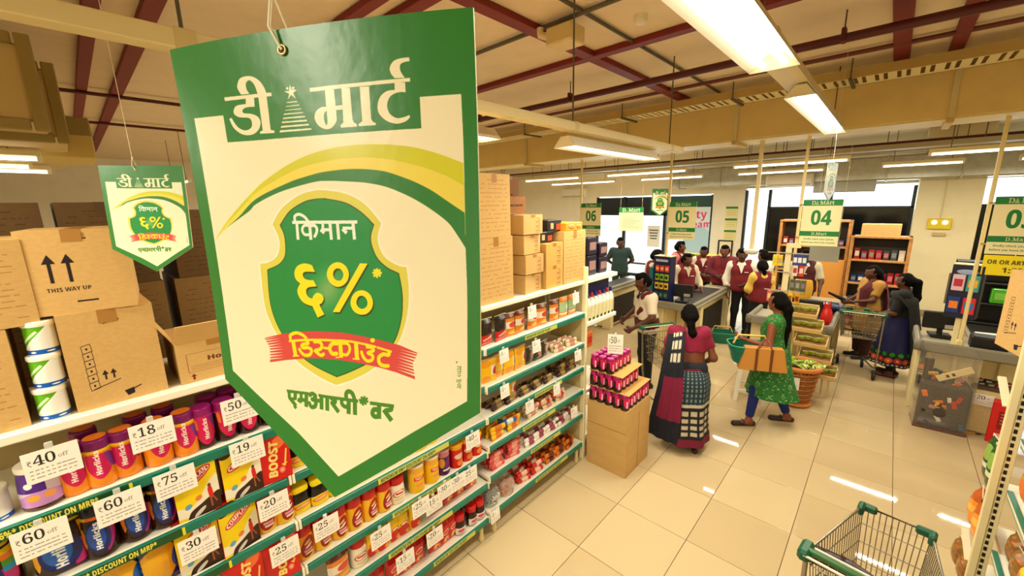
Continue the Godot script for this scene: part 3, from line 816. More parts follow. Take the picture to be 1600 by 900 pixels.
	t = thing("air_duct", "boxy cream air duct with olive flanges at the left edge", "duct", Vector3(-3.6, 3.29, 0.0))
	part("duct_body", bxat(Vector3(-0.28, 0, 0.5), Vector3(0.56, 0.4, 1.0), 0.01), dc, t)
	part("duct_body", bxat(Vector3(-2.0, 0, 0.42), Vector3(2.9, 0.42, 1.0), 0.01), dc, t)
	for q in [[0.0, 0.0], [-0.56, -0.08]]:
		part("flange", bxat(Vector3(q[0], 0.0, q[1] + 0.02), Vector3(0.05, 0.5, 0.06), 0.006), fl, t)
		for sg in [-1, 1]: part("flange", bxat(Vector3(q[0], sg * 0.22, q[1] + 0.51), Vector3(0.05, 0.06, 0.9), 0.006), fl, t)
	t = thing("branch_duct", "lower yellowish duct box beyond the flanged air duct", "duct", Vector3(-5.6, 3.14, 0.4))
	part("body", bxat(Vector3(0, 0, 0), Vector3(0.8, 0.2, 1.3), 0.01), M(Color(0.82, 0.72, 0.4), 0.6), t)
	part("cap_box", bxat(Vector3(0.2, 0.16, -0.52), Vector3(0.4, 0.16, 0.26), 0.01), fl, t)
	for x in [-7.0, -9.2]:
		t = thing("sprinkler_pipe", "thin maroon pipe under the ceiling at the upper left, %s" % ["nearer one", "further one"][0 if x > -8 else 1], "pipe", Vector3(x, 3.93, 0))
		rod("pipe", Vector3(0, 0, -9.0), Vector3(0, 0, 4.0), 0.022, rust, t)
	# galvanised duct along the far wall
	var zinc := grain(Color(0.7, 0.7, 0.64), 0.05, 0.8, 0.3, 0.03)
	zinc.metallic = 0.6
	t = thing("galvanised_duct", "shiny galvanised air duct along the far window wall", "duct", Vector3(0, 3.2, -12.3))
	part("duct_body", bxat(Vector3(-0.2, 0, 0), Vector3(9.2, 0.5, 0.55), 0.03), zinc, t)
	for i in 9: part("seam", bxat(Vector3(-4.6 + i * 1.1, 0, 0), Vector3(0.03, 0.54, 0.59), 0.004), M(Color(0.66, 0.66, 0.6), 0.35, 0.7), t)
	part("diffuser", bxat(Vector3(-0.9, -0.36, 0.05), Vector3(1.1, 0.24, 0.4), 0.01), M(Color(0.6, 0.6, 0.54), 0.4, 0.4), t)
	# split air conditioner and small boards on the far left wall
	t = thing("air_conditioner", "white split air conditioner high on the far wall left of lane sign 06", "air conditioner", Vector3(-8.9, 2.95, -13.08))
	part("body", bxat(Vector3.ZERO, Vector3(1.1, 0.32, 0.24), 0.03), M(Color(0.95, 0.93, 0.86), 0.4), t)
	part("louvre", bxat(Vector3(0, -0.13, 0.11), Vector3(0.95, 0.05, 0.04), 0.006), M(Color(0.75, 0.73, 0.66), 0.4), t)
	t = thing("air_conditioner", "white air conditioner hung before the windows left of lane sign 04", "air conditioner", Vector3(-1.92, 3.03, -11.9))
	part("body", bxat(Vector3.ZERO, Vector3(0.95, 0.28, 0.24), 0.03), M(Color(0.96, 0.95, 0.9), 0.35), t)
	part("louvre", bxat(Vector3(0, -0.11, 0.11), Vector3(0.85, 0.04, 0.04), 0.006), M(Color(0.8, 0.78, 0.7), 0.4), t)
	for sg in [-1, 1]: rod("hanger", Vector3(sg * 0.35, 0.14, 0), Vector3(sg * 0.35, 0.97, 0), 0.008, grey, t)
	t = thing("emergency_light", "yellow emergency light with two lamps on the pier", "emergency light", Vector3(0.75, 2.02, -12.47))
	part("case", bxat(Vector3.ZERO, Vector3(0.36, 0.22, 0.08), 0.012), M(Color(0.88, 0.78, 0.12), 0.5), t)
	for sg in [-1, 1]:
		s = st()
		ball(s, Vector3(sg * 0.08, 0.03, 0.05), Vector3(0.05, 0.05, 0.03), 10)
		part("lamp", s.commit(), glow(Color(1, 0.95, 0.8), 1.2), t)
	part("junction_box", bxat(Vector3(0.02, -0.22, 0), Vector3(0.2, 0.07, 0.05), 0.006), M(Color(0.78, 0.7, 0.5), 0.5), t)
	rod("cable", Vector3(0, 0.11, 0), Vector3(0, 1.2, 0), 0.008, M(Color(0.85, 0.8, 0.65), 0.5), t)

# ---------------------------------------------------------------- goods: one of each kind is built, the rest are copies
var protos := {}
var tex := {}
const NTH := ["first", "second", "third", "fourth", "fifth", "sixth", "seventh", "eighth", "ninth", "tenth", "eleventh", "twelfth", "thirteenth", "fourteenth", "fifteenth", "sixteenth", "seventeenth", "eighteenth", "nineteenth", "twentieth"]

func vertical_word(b: Sheet, word: String, x: float, y: float, size: float, c: Color) -> void:
	b.text(sans, word, x, y, size, c, -PI / 2, size * 0.06)

func jar_sheet(kind: String) -> ImageTexture:
	if tex.has(kind): return tex[kind]
	var b: Sheet
	var white := Color(0.98, 0.96, 0.93)
	match kind:
		"orange_jar":
			b = Sheet.new(256, 128, Color(0.95, 0.56, 0.12))
			for o in [0, 128]:
				b.rect(o, 0, 128, 12, Color(0.98, 0.82, 0.1))
				b.fill([smooth([o + 34, 16, o + 34, 16, o + 104, 18, o + 104, 18, o + 98, 70, o + 66, 98, o + 38, 66])], Color(0.83, 0.07, 0.36))
				b.fill([smooth([o + 86, 20, o + 112, 26, o + 110, 70, o + 96, 60])], Color(0.5, 0.2, 0.6))
				vertical_word(b, "Horlicks", o + 72, 84, 20, white)
		"magenta_jar":
			b = Sheet.new(256, 128, Color(0.2, 0.07, 0.04))
			for o in [0, 128]:
				b.rect(o, 0, 128, 14, Color(0.78, 0.1, 0.5))
				b.fill([smooth([o + 24, 10, o + 24, 10, o + 104, 10, o + 104, 10, o + 96, 76, o + 64, 112, o + 32, 76])], Color(0.86, 0.06, 0.35))
				b.fill([smooth([o + 80, 12, o + 106, 12, o + 100, 60, o + 92, 50])], Color(0.55, 0.2, 0.62))
				b.fill([smooth([o + 22, 14, o + 36, 16, o + 40, 50, o + 30, 46])], Color(0.95, 0.5, 0.15))
				vertical_word(b, "Horlicks", o + 72, 92, 20, white)
		"blue_jar":
			b = Sheet.new(256, 128, Color(0.19, 0.075, 0.03))
			for o in [0, 128]:
				b.rect(o, 0, 128, 12, Color(0.96, 0.78, 0.1))
				b.rect(o + 40, 0, 40, 12, Color(0.95, 0.45, 0.1))
				b.fill([smooth([o + 20, 40, o + 32, 36, o + 38, 70, o + 30, 90])], Color(0.85, 0.5, 0.1))
				b.fill([smooth([o + 90, 30, o + 112, 40, o + 104, 84, o + 80, 108])], Color(0.65, 0.1, 0.5))
				b.oval(o + 66, 62, 31, 46, Color(0.04, 0.1, 0.42))
				b.oval(o + 62, 60, 22, 36, Color(0.06, 0.3, 0.7))
				vertical_word(b, "Horlicks", o + 72, 98, 20, white)
		"big_blue_jar":
			b = Sheet.new(256, 128, Color(0.19, 0.06, 0.03))
			for o in [0, 128]:
				b.rect(o + 10, 0, 110, 10, Color(0.97, 0.83, 0.08))
				b.fill([smooth([o + 18, 60, o + 34, 52, o + 36, 84, o + 28, 108])], Color(0.93, 0.68, 0.2))
				b.fill([smooth([o + 84, 60, o + 108, 60, o + 100, 100, o + 74, 118])], Color(0.8, 0.1, 0.5))
				b.oval(o + 60, 72, 27, 46, Color(0.04, 0.12, 0.45))
				b.oval(o + 57, 70, 18, 34, Color(0.05, 0.38, 0.78))
				var cols := [Color(0.97, 0.8, 0.1), Color(0.95, 0.5, 0.15), Color(0.3, 0.62, 0.2), Color(0.1, 0.6, 0.8)]
				for i in 4: b.rect(o + 88, 14 + i * 13, 24, 13, cols[i])
				vertical_word(b, "Horlicks", o + 66, 112, 21, white)
		"red_lid_jar":
			b = Sheet.new(256, 128, Color(0.95, 0.62, 0.1))
			for o in [0, 128]:
				b.rect(o, 112, 128, 16, Color(0.93, 0.78, 0.1))
				b.rect(o + 20, 0, 30, 128, Color(0.97, 0.75, 0.12))
				b.oval(o + 72, 62, 30, 52, Color(0.62, 0.08, 0.1), 0.25)
				b.oval(o + 70, 40, 16, 6, Color(0.96, 0.75, 0.5), -0.5)
				b.oval(o + 74, 58, 18, 5, white, -0.5)
				b.rect(o + 52, 74, 38, 12, Color(0.9, 0.6, 0.65))
				b.rect(o + 56, 90, 34, 8, white)
		"spread_jar":
			b = Sheet.new(256, 128, Color(0.03, 0.02, 0.02))
			for o in [0, 128]:
				b.fill([smooth([o + 14, 74, o + 64, 62, o + 114, 74, o + 114, 124, o + 14, 124])], Color(0.97, 0.84, 0.05))
				b.oval(o + 64, 84, 40, 13, Color(0.92, 0.4, 0.15), -0.12)
				b.oval(o + 64, 84, 30, 8, Color(0.95, 0.75, 0.5), -0.12)
		"yellow_canister":
			b = Sheet.new(256, 128, Color(0.96, 0.75, 0.06))
			for o in [0, 128]:
				b.rect(o, 0, 128, 30, Color(0.93, 0.66, 0.2))
				b.rect(o + 34, 48, 60, 18, Color(0.85, 0.12, 0.1))
				b.text(sans, "TREET", o + 40, 62, 15, white)
				b.oval(o + 64, 88, 22, 9, Color(0.95, 0.6, 0.3))
		"purple_canister":
			b = Sheet.new(256, 128, Color(0.28, 0.06, 0.32))
			for o in [0, 128]:
				b.rect(o, 0, 128, 30, Color(0.75, 0.42, 0.5))
				b.oval(o + 30, 60, 18, 26, Color(0.8, 0.55, 0.15))
				b.fill([smooth([o + 50, 60, o + 100, 40, o + 110, 100, o + 60, 120])], Color(0.42, 0.05, 0.45))
				b.rect(o + 36, 96, 50, 8, white)
		"red_canister":
			b = Sheet.new(256, 128, Color(0.82, 0.08, 0.07))
			for o in [0, 128]:
				b.rect(o, 0, 128, 20, Color(0.97, 0.66, 0.1))
				b.oval(o + 64, 60, 34, 16, Color(0.96, 0.8, 0.7))
				b.oval(o + 72, 100, 26, 18, Color(0.95, 0.5, 0.15))
		"white_jar":
			b = Sheet.new(256, 128, Color(0.95, 0.92, 0.84))
			for o in [0, 128]:
				b.oval(o + 64, 60, 34, 20, Color(0.8, 0.1, 0.12), -0.2, 0.82)
				b.rect(o + 44, 54, 40, 10, Color(0.8, 0.1, 0.12))
				b.rect(o + 40, 92, 48, 6, Color(0.9, 0.7, 0.4))
		"yellow_pack":
			b = Sheet.new(256, 128, Color(0.97, 0.78, 0.04))
			for o in [0, 128]:
				b.fill([smooth([o + 30, 64, o + 80, 52, o + 100, 100, o + 60, 126, o + 28, 112])], Color(0.85, 0.15, 0.1))
				b.oval(o + 64, 42, 26, 12, Color(0.86, 0.12, 0.12), -0.2)
				b.oval(o + 64, 42, 20, 7, white, -0.2)
				b.oval(o + 84, 104, 16, 12, Color(0.97, 0.62, 0.1))
		"ketchup_pouch":
			b = Sheet.new(256, 128, Color(0.78, 0.05, 0.05))
			for o in [0, 128]:
				b.oval(o + 64, 52, 34, 13, Color(0.93, 0.75, 0.7), -0.15)
				b.oval(o + 64, 52, 28, 8, Color(0.85, 0.15, 0.12), -0.15)
				b.oval(o + 66, 98, 34, 24, Color(0.95, 0.42, 0.1))
				b.oval(o + 60, 92, 20, 14, Color(0.98, 0.75, 0.4))
				b.oval(o + 72, 98, 9, 7, Color(0.25, 0.3, 0.05))
		"syrup_jar":
			b = Sheet.new(256, 128, Color(0.15, 0.02, 0.03))
			for o in [0, 128]:
				b.rect(o + 14, 58, 100, 60, Color(0.95, 0.92, 0.88))
				b.oval(o + 58, 82, 26, 15, Color(0.88, 0.3, 0.45))
				b.rect(o + 30, 104, 66, 5, Color(0.4, 0.35, 0.35))
		"cereal_tub":
			b = Sheet.new(256, 128, Color(0.85, 0.78, 0.86))
			for o in [0, 128]:
				b.rect(o, 0, 70, 66, Color(0.32, 0.14, 0.55))
				b.fill([smooth([o + 10, 84, o + 60, 66, o + 110, 84, o + 110, 110, o + 10, 112])], Color(0.78, 0.55, 0.8))
				b.oval(o + 44, 84, 12, 10, Color(0.93, 0.65, 0.25))
				b.oval(o + 74, 82, 12, 10, Color(0.93, 0.6, 0.3))
				b.oval(o + 38, 44, 9, 9, white)
				b.rect(o, 112, 128, 16, Color(0.3, 0.08, 0.06))
		"milk_can":
			b = Sheet.new(256, 128, Color(0.94, 0.94, 0.92))
			for o in [0, 128]:
				b.fill([poly([o + 4, 8, o + 84, 8, o + 14, 96, o + 4, 96])], Color(0.36, 0.68, 0.1))
				b.fill([poly([o + 84, 8, o + 92, 8, o + 16, 104, o + 14, 96])], Color(0.97, 0.97, 0.95))
				b.line(poly([o + 12, 74, o + 60, 26]), 9.0, Color(0.85, 0.93, 0.8))
				b.rect(o + 4, 104, 124, 20, Color(0.05, 0.35, 0.72))
				b.oval(o + 40, 114, 8, 4, white)
				b.oval(o + 86, 114, 12, 3, white)
		"health_jar":
			b = Sheet.new(256, 128, Color(0.17, 0.06, 0.045))
			for o in [0, 128]:
				b.rect(o, 0, 128, 16, Color(0.72, 0.08, 0.4))
				b.fill([smooth([o + 28, 10, o + 28, 10, o + 100, 10, o + 100, 10, o + 92, 70, o + 64, 100, o + 36, 70])], Color(0.8, 0.06, 0.36))
				b.fill([smooth([o + 84, 14, o + 104, 14, o + 96, 64])], Color(0.9, 0.5, 0.15))
				b.rect(o + 58, 30, 14, 66, Color(0.97, 0.75, 0.85))
	tex[kind] = b.done()
	return tex[kind]

const JARS := {
	# body profile scale: radius, height; lid radius, lid height; lid colour; squareness; depth
	"orange_jar": [0.046, 0.155, 0.038, 0.034, Color(0.5, 0.08, 0.4), 0.0, 1.0],
	"magenta_jar": [0.045, 0.155, 0.038, 0.032, Color(0.58, 0.06, 0.42), 0.0, 1.0],
	"blue_jar": [0.05, 0.185, 0.042, 0.036, Color(0.04, 0.04, 0.16), 0.0, 1.0],
	"big_blue_jar": [0.078, 0.205, 0.066, 0.036, Color(0.03, 0.03, 0.1), 4.0, 0.8],
	"red_lid_jar": [0.05, 0.15, 0.046, 0.055, Color(0.76, 0.04, 0.08), 0.0, 0.9],
	"spread_jar": [0.044, 0.125, 0.039, 0.028, Color(0.97, 0.87, 0.05), 4.0, 0.8],
	"yellow_canister": [0.054, 0.185, 0.056, 0.012, Color(0.93, 0.86, 0.7), 0.0, 1.0],
	"purple_canister": [0.05, 0.18, 0.052, 0.012, Color(0.8, 0.6, 0.62), 0.0, 1.0],
	"red_canister": [0.05, 0.17, 0.052, 0.012, Color(0.97, 0.7, 0.1), 0.0, 1.0],
	"white_jar": [0.05, 0.14, 0.047, 0.05, Color(0.76, 0.04, 0.08), 0.0, 0.9],
	"yellow_pack": [0.042, 0.13, 0.036, 0.03, Color(0.97, 0.8, 0.02), 3.0, 0.7],
	"syrup_jar": [0.047, 0.12, 0.04, 0.04, Color(0.78, 0.03, 0.06), 0.0, 1.0],
	"cereal_tub": [0.055, 0.15, 0.05, 0.016, Color(0.95, 0.93, 0.88), 0.0, 1.0],
	"milk_can": [0.039, 0.105, 0.041, 0.012, Color(0.97, 0.95, 0.88), 0.0, 1.0],
	"health_jar": [0.041, 0.125, 0.034, 0.024, Color(0.62, 0.06, 0.4), 0.0, 1.0],
}

func make_jar(kind: String) -> Node3D:
	var q = JARS[kind]
	var t := thing(kind, "jar", "jar")
	var r: float = q[0]
	var h: float = q[1]
	var m := TM(jar_sheet(kind), 0.22, 0.5)
	var s := st()
	var n := 14 if kind == "health_jar" else 22
	if kind.contains("canister") or kind == "milk_can":
		lathe(s, [[r * 0.96, 0.0], [r, 0.004], [r, h - 0.004], [r * 0.97, h]], n, q[6], 1.0, 0.0, 1.0, Vector3.ZERO, q[5])
	else:
		lathe(s, [[r * 0.8, 0.0], [r * 0.97, 0.006], [r, h * 0.12], [r, h * 0.5], [r * 0.96, h * 0.72], [r * 0.9, h * 0.9], [r * 0.78, h]], n, q[6], 1.0, 0.0, 1.0, Vector3.ZERO, q[5])
	disc(s, Vector3(0, 0.001, 0), r * 0.8, false, n, q[6])
	part("body", s.commit(), m, t)
	s = st()
	var lr: float = q[2]
	var lh: float = q[3]
	lathe(s, [[lr, h - 0.006], [lr * 1.03, h - 0.002], [lr * 1.03, h + lh * 0.75], [lr * 0.93, h + lh * 0.95], [lr * 0.5, h + lh], [0.0, h + lh]], n, q[6], 1.0, 0.0, 1.0, Vector3.ZERO, q[5])
	part("lid", s.commit(), M(q[4], 0.28), t)
	if kind == "orange_jar":
		s = st()
		disc(s, Vector3(0, h + lh + 0.001, 0), lr * 0.85, true, n)
		part("lid_sticker", s.commit(), M(Color(0.95, 0.5, 0.12), 0.35), t)
	return t

func pillow(s: SurfaceTool, d: Vector3, n := 6, full := 0.75) -> void:
	# a filled bag lying in the y, z plane, front +x
	var P := func(i: int, j: int, sg: float) -> Vector3:
		var u: float = i / float(n) * 2 - 1
		var v: float = j / float(n) * 2 - 1
		var b: float = pow(maxf(0.0, (1 - u * u) * (1 - v * v)), 0.5) * full + 0.04
		return Vector3(sg * d.x * 0.5 * b, d.y * (v * 0.5 + 0.5), u * d.z * 0.5 * (1.0 - 0.06 * (1 - v * v)))
	for sg in [1.0, -1.0]:
		for i in n:
			for j in n:
				var q := [P.call(i, j, sg), P.call(i + 1, j, sg), P.call(i + 1, j + 1, sg), P.call(i, j + 1, sg)]
				var uv := []
				for e in [[i, j], [i + 1, j], [i + 1, j + 1], [i, j + 1]]: uv.append(Vector2(0.25 + (0.5 - e[0] / float(n)) * sg * 0.5, 1.0 - e[1] / float(n)))
				var nn: Vector3 = (q[1] - q[0]).cross(q[2] - q[0]).normalized()
				if nn.x * sg < 0: nn = -nn
				face(s, Transform3D.IDENTITY, q, nn, uv)

func bag_sheet(kind: String) -> ImageTexture:
	if tex.has(kind): return tex[kind]
	var b := Sheet.new(128, 128, Color.WHITE)
	match kind:
		"refill_pouch":
			b.im.fill(Color(0.03, 0.08, 0.4))
			b.fill([smooth([0, 20, 50, 8, 60, 60, 30, 128, 0, 128])], Color(0.95, 0.7, 0.08))
			b.oval(70, 60, 22, 44, Color(0.05, 0.35, 0.75))
			vertical_word(b, "Horlicks", 76, 96, 18, Color.WHITE)
			b.rect(92, 20, 18, 14, Color(0.97, 0.8, 0.1))
			b.rect(92, 34, 18, 14, Color(0.3, 0.6, 0.2))
			b.rect(92, 48, 18, 40, Color(0.8, 0.1, 0.5))
		"noodle_bag":
			b.im.fill(Color(0.13, 0.08, 0.05))
			b.rect(0, 76, 128, 52, Color(0.75, 0.1, 0.1))
			b.line(poly([10, 100, 60, 84, 118, 104]), 7, Color(0.97, 0.75, 0.6))
			b.line(poly([10, 118, 118, 112]), 4, Color(0.95, 0.6, 0.5))
		"snack_bag":
			b.im.fill(Color(0.86, 0.5, 0.12))
			b.rect(0, 44, 128, 36, Color(0.92, 0.88, 0.8))
			b.oval(46, 62, 22, 16, Color(0.85, 0.25, 0.15))
			b.oval(84, 58, 16, 12, Color(0.45, 0.7, 0.6))
			b.rect(0, 0, 128, 26, Color(0.4, 0.16, 0.06))
			b.oval(60, 104, 40, 14, Color(0.97, 0.72, 0.15))
		"green_bag":
			b.im.fill(Color(0.9, 0.55, 0.2))
			b.rect(0, 30, 128, 60, Color(0.7, 0.85, 0.65))
			b.oval(60, 60, 26, 20, Color(0.95, 0.95, 0.9))
			b.rect(0, 96, 128, 10, Color(0.95, 0.95, 0.9))
		"blister_card":
			b.im.fill(Color(0.97, 0.75, 0.04))
			for q in [[24, 28], [100, 28], [24, 108], [100, 108]]: b.oval(q[0], q[1], 20, 18, Color(0.93, 0.6, 0.12))
			b.rect(44, 40, 44, 52, Color(0.97, 0.94, 0.9))
			b.oval(66, 66, 14, 26, Color(0.78, 0.08, 0.12), 0.3)
		"clear_bag":
			b.im.fill(Color(0.24, 0.2, 0.16))
			b.oval(60, 60, 40, 44, Color(0.7, 0.5, 0.42))
			b.oval(56, 52, 20, 20, Color(0.85, 0.72, 0.66))
			b.line(poly([20, 20, 60, 34, 104, 20]), 3, Color(0.92, 0.9, 0.86))
			b.line(poly([20, 104, 60, 96, 100, 110]), 3, Color(0.9, 0.88, 0.84))
		"chip_bag":
			b.im.fill(Color(0.75, 0.33, 0.06))
			b.oval(64, 64, 44, 40, Color(0.93, 0.58, 0.14))
			b.oval(52, 54, 16, 12, Color(0.97, 0.75, 0.3))
			b.oval(80, 78, 14, 10, Color(0.8, 0.4, 0.08))
		"lime_bag":
			b.im.fill(Color(0.55, 0.68, 0.16))
			b.oval(64, 60, 40, 26, Color(0.93, 0.88, 0.4))
			b.rect(20, 92, 90, 14, Color(0.3, 0.12, 0.35))
			b.oval(60, 58, 20, 12, Color(0.2, 0.45, 0.15))
		"leaf_bag":
			b.im.fill(Color(0.08, 0.3, 0.12))
			b.oval(40, 40, 30, 22, Color(0.55, 0.7, 0.3))
			b.rect(10, 70, 100, 14, Color(0.85, 0.88, 0.75))
			b.oval(88, 100, 24, 18, Color(0.3, 0.5, 0.15))
		"nut_bag":
			b.im.fill(Color(0.52, 0.34, 0.14))
			for i in 60: b.oval(rng.randf() * 128, rng.randf() * 128, 7, 5, Color(0.45 + rng.randf() * 0.35, 0.3 + rng.randf() * 0.2, 0.12))
		"lentil_bag":
			b.im.fill(Color(0.8, 0.55, 0.12))
			b.rect(0, 0, 128, 30, Color(0.97, 0.78, 0.05))
			b.oval(64, 70, 40, 30, Color(0.93, 0.42, 0.1))
	tex[kind] = b.done()
	return tex[kind]

func make_bag(kind: String, d: Vector3, full := 0.75) -> Node3D:
	var t := thing(kind, "bag", "bag")
	var s := st()
	pillow(s, d, 6, full)
	part("bag", s.commit(), TM(bag_sheet(kind) if not JARS.has(kind) and kind != "ketchup_pouch" else jar_sheet(kind), 0.25, 0.6), t)
	part("seal", bxat(Vector3(0, d.y * 0.985, 0), Vector3(0.004, d.y * 0.05, d.z * 0.96)), M(Color(0.85, 0.8, 0.7) if kind != "ketchup_pouch" else Color(0.7, 0.05, 0.05), 0.35), t)
	return t

func make_carton_box(kind: String) -> Node3D:
	var t := thing(kind, "box", "box")
	var s := st()
	if not tex.has(kind):
		var b := Sheet.new(256, 256, Color(0.97, 0.85, 0.03))
		if kind == "yellow_box":
			b.rect(208, 0, 48, 256, Color(0.8, 0.08, 0.06))
			b.fill([smooth([0, 0, 0, 0, 200, 0, 200, 0, 150, 34, 90, 30, 40, 56, 0, 50])], Color(0.22, 0.09, 0.05))
			b.line(poly([40, 34, 110, 10]), 5, Color(0.9, 0.6, 0.5))
			b.oval(104, 84, 84, 24, Color(0.8, 0.08, 0.07), -0.42)
			b.oval(104, 84, 77, 18, Color(0.96, 0.92, 0.9), -0.42)
			b.oval(104, 84, 72, 15, Color(0.82, 0.1, 0.08), -0.42)
			b.text(sans, "COMPLAN", 40, 121, 28, Color(0.98, 0.96, 0.93), -0.42, 0.6)
			b.fill([smooth([0, 196, 60, 206, 110, 176, 160, 120, 206, 100, 206, 200, 100, 240, 0, 240])], Color(0.96, 0.93, 0.85))
			b.fill([smooth([40, 256, 40, 256, 60, 226, 110, 206, 150, 190, 206, 176, 206, 256, 206, 256])], Color(0.2, 0.07, 0.045))
			b.oval(52, 200, 17, 11, Color(0.35, 0.65, 0.85), -0.3)
			b.oval(104, 176, 17, 11, Color(0.9, 0.5, 0.3), -0.3)
			b.fill([smooth([150, 150, 168, 146, 172, 190, 154, 194])], Color(0.85, 0.1, 0.1))
			b.oval(160, 138, 8, 9, Color(0.45, 0.22, 0.12))
			b.line(poly([158, 190, 160, 236]), 9, Color(0.6, 0.33, 0.18))
			b.line(poly([168, 190, 186, 220]), 8, Color(0.6, 0.33, 0.18))
			b.oval(100, 238, 34, 9, Color(0.85, 0.84, 0.8), -0.5)
		else:
			b.im.fill(Color(0.82, 0.05, 0.06))
			b.rect(208, 0, 48, 256, Color(0.7, 0.04, 0.04))
			b.fill([smooth([120, 40, 190, 20, 180, 70, 130, 90])], Color(0.93, 0.45, 0.2))
			b.text(sans, "BOOST", 122, 236, 62, Color(0.97, 0.88, 0.5), -PI / 2 + 0.12, 4.0, 0.95)
			b.line(poly([168, 190, 186, 100]), 9, Color(0.97, 0.85, 0.4))
			b.fill([poly([150, 176, 186, 172, 166, 190])], Color(0.97, 0.8, 0.3))
			b.oval(152, 206, 17, 17, Color(0.9, 0.45, 0.4))
			b.oval(152, 206, 9, 9, Color(0.95, 0.7, 0.5))
		tex[kind] = b.done()
	var d := Vector3(0.08, 0.27, 0.15) if kind == "yellow_box" else Vector3(0.09, 0.255, 0.16)
	printed_box(s, d, Rect2(0, 0, 0.8, 1), Rect2(0.82, 0, 0.16, 1), Rect2(0.84, 0.2, 0.1, 0.2), Vector3(0, d.y / 2, 0))
	part("carton", s.commit(), TM(tex[kind], 0.3), t)
	s = st()
	box(s, Vector3(0, d.y, 0), Vector3(d.x * 0.9, 0.002, d.z * 0.92))
	part("flap", s.commit(), M(Color(0.75, 0.1, 0.08), 0.4), t)
	return t

func make_bar(kind: String, c: Color, c2: Color) -> Node3D:
	# a wrapped bar or biscuit roll lying along x
	var t := thing(kind, "bar", "bar")
	var s := st()
	lathe(s, [[0.006, -0.075], [0.014, -0.07], [0.0165, -0.06], [0.0165, 0.06], [0.014, 0.07], [0.006, 0.075]], 10, 1.35, 1.0)
	part("wrapper", s.commit(), M(c, 0.3), t, Vector3(0, 0.016, 0), Vector3(0, 0, PI / 2))
	s = st()
	lathe(s, [[0.0172, -0.035], [0.0172, 0.03]], 10, 1.35, 1.0)
	part("label_band", s.commit(), M(c2, 0.3), t, Vector3(0, 0.016, 0), Vector3(0, 0, PI / 2))
	return t

func make_good(kind: String) -> Node3D:
	if JARS.has(kind): return make_jar(kind)
	match kind:
		"yellow_box", "red_box": return make_carton_box(kind)
		"ketchup_pouch": return make_bag(kind, Vector3(0.075, 0.18, 0.11))
		"refill_pouch": return make_bag(kind, Vector3(0.06, 0.19, 0.13))
		"noodle_bag": return make_bag(kind, Vector3(0.07, 0.2, 0.14))
		"snack_bag", "green_bag": return make_bag(kind, Vector3(0.07, 0.19, 0.13))
		"blister_card": return make_bag(kind, Vector3(0.035, 0.19, 0.16), 0.5)
		"clear_bag": return make_bag(kind, Vector3(0.05, 0.15, 0.1))
		"chip_bag": return make_bag(kind, Vector3(0.12, 0.24, 0.18))
		"lime_bag": return make_bag(kind, Vector3(0.05, 0.11, 0.1))
		"leaf_bag": return make_bag(kind, Vector3(0.08, 0.29, 0.12))
		"nut_bag": return make_bag(kind, Vector3(0.1, 0.16, 0.16))
		"lentil_bag": return make_bag(kind, Vector3(0.1, 0.2, 0.18))
		"cream_bar": return make_bar(kind, Color(0.93, 0.85, 0.68), Color(0.8, 0.55, 0.5))
		"brown_bar": return make_bar(kind, Color(0.28, 0.17, 0.1), Color(0.62, 0.5, 0.25))
		"yellow_bar": return make_bar(kind, Color(0.96, 0.74, 0.06), Color(0.85, 0.45, 0.1))
		"red_bar": return make_bar(kind, Color(0.8, 0.13, 0.1), Color(0.93, 0.75, 0.65))
		"white_bar": return make_bar(kind, Color(0.95, 0.92, 0.87), Color(0.6, 0.25, 0.35))
		"pink_bar": return make_bar(kind, Color(0.85, 0.3, 0.28), Color(0.9, 0.6, 0.55))
		"blue_bar": return make_bar(kind, Color(0.12, 0.4, 0.7), Color(0.85, 0.9, 0.93))
		"orange_bar": return make_bar(kind, Color(0.85, 0.45, 0.1), Color(0.4, 0.15, 0.06))
	return null

func place(kind: String, at: Vector3, turn: float, label: String, cat: String, group := "", tilt := Vector3.ZERO) -> Node3D:
	var o: Node3D
	if not protos.has(kind):
		o = make_good(kind)
		protos[kind] = o
		o.position = at
		o.rotation.y = turn
		o.set_meta("label", label)
		if group: o.set_meta("group", group)
	else:
		o = dup(protos[kind], at, turn, label, group)
	o.set_meta("category", cat)
	if tilt != Vector3.ZERO: o.rotation = Vector3(tilt.x, turn, tilt.z)
	elif o.rotation.x != 0.0 or o.rotation.z != 0.0: o.rotation = Vector3(0, turn, 0)
	return o

func row(kind: String, cat: String, what: String, where: String, zs: Array, x: float, y: float, group: String) -> void:
	for i in zs.size():
		var pick: String = ", %s from left" % NTH[i] if zs.size() > 1 else ""
		place(kind, Vector3(x - rng.randf() * 0.012, y, zs[i]), rng.randf_range(-0.16, 0.16), ("%s, %s%s" % [what, where, pick]) if where else what, cat, group)

# ---------------------------------------------------------------- price cards
var card_tex: ImageTexture
const PRICES := ["40", "18", "50", "60", "75", "19", "20", "30", "25", "5", "15", "4"]

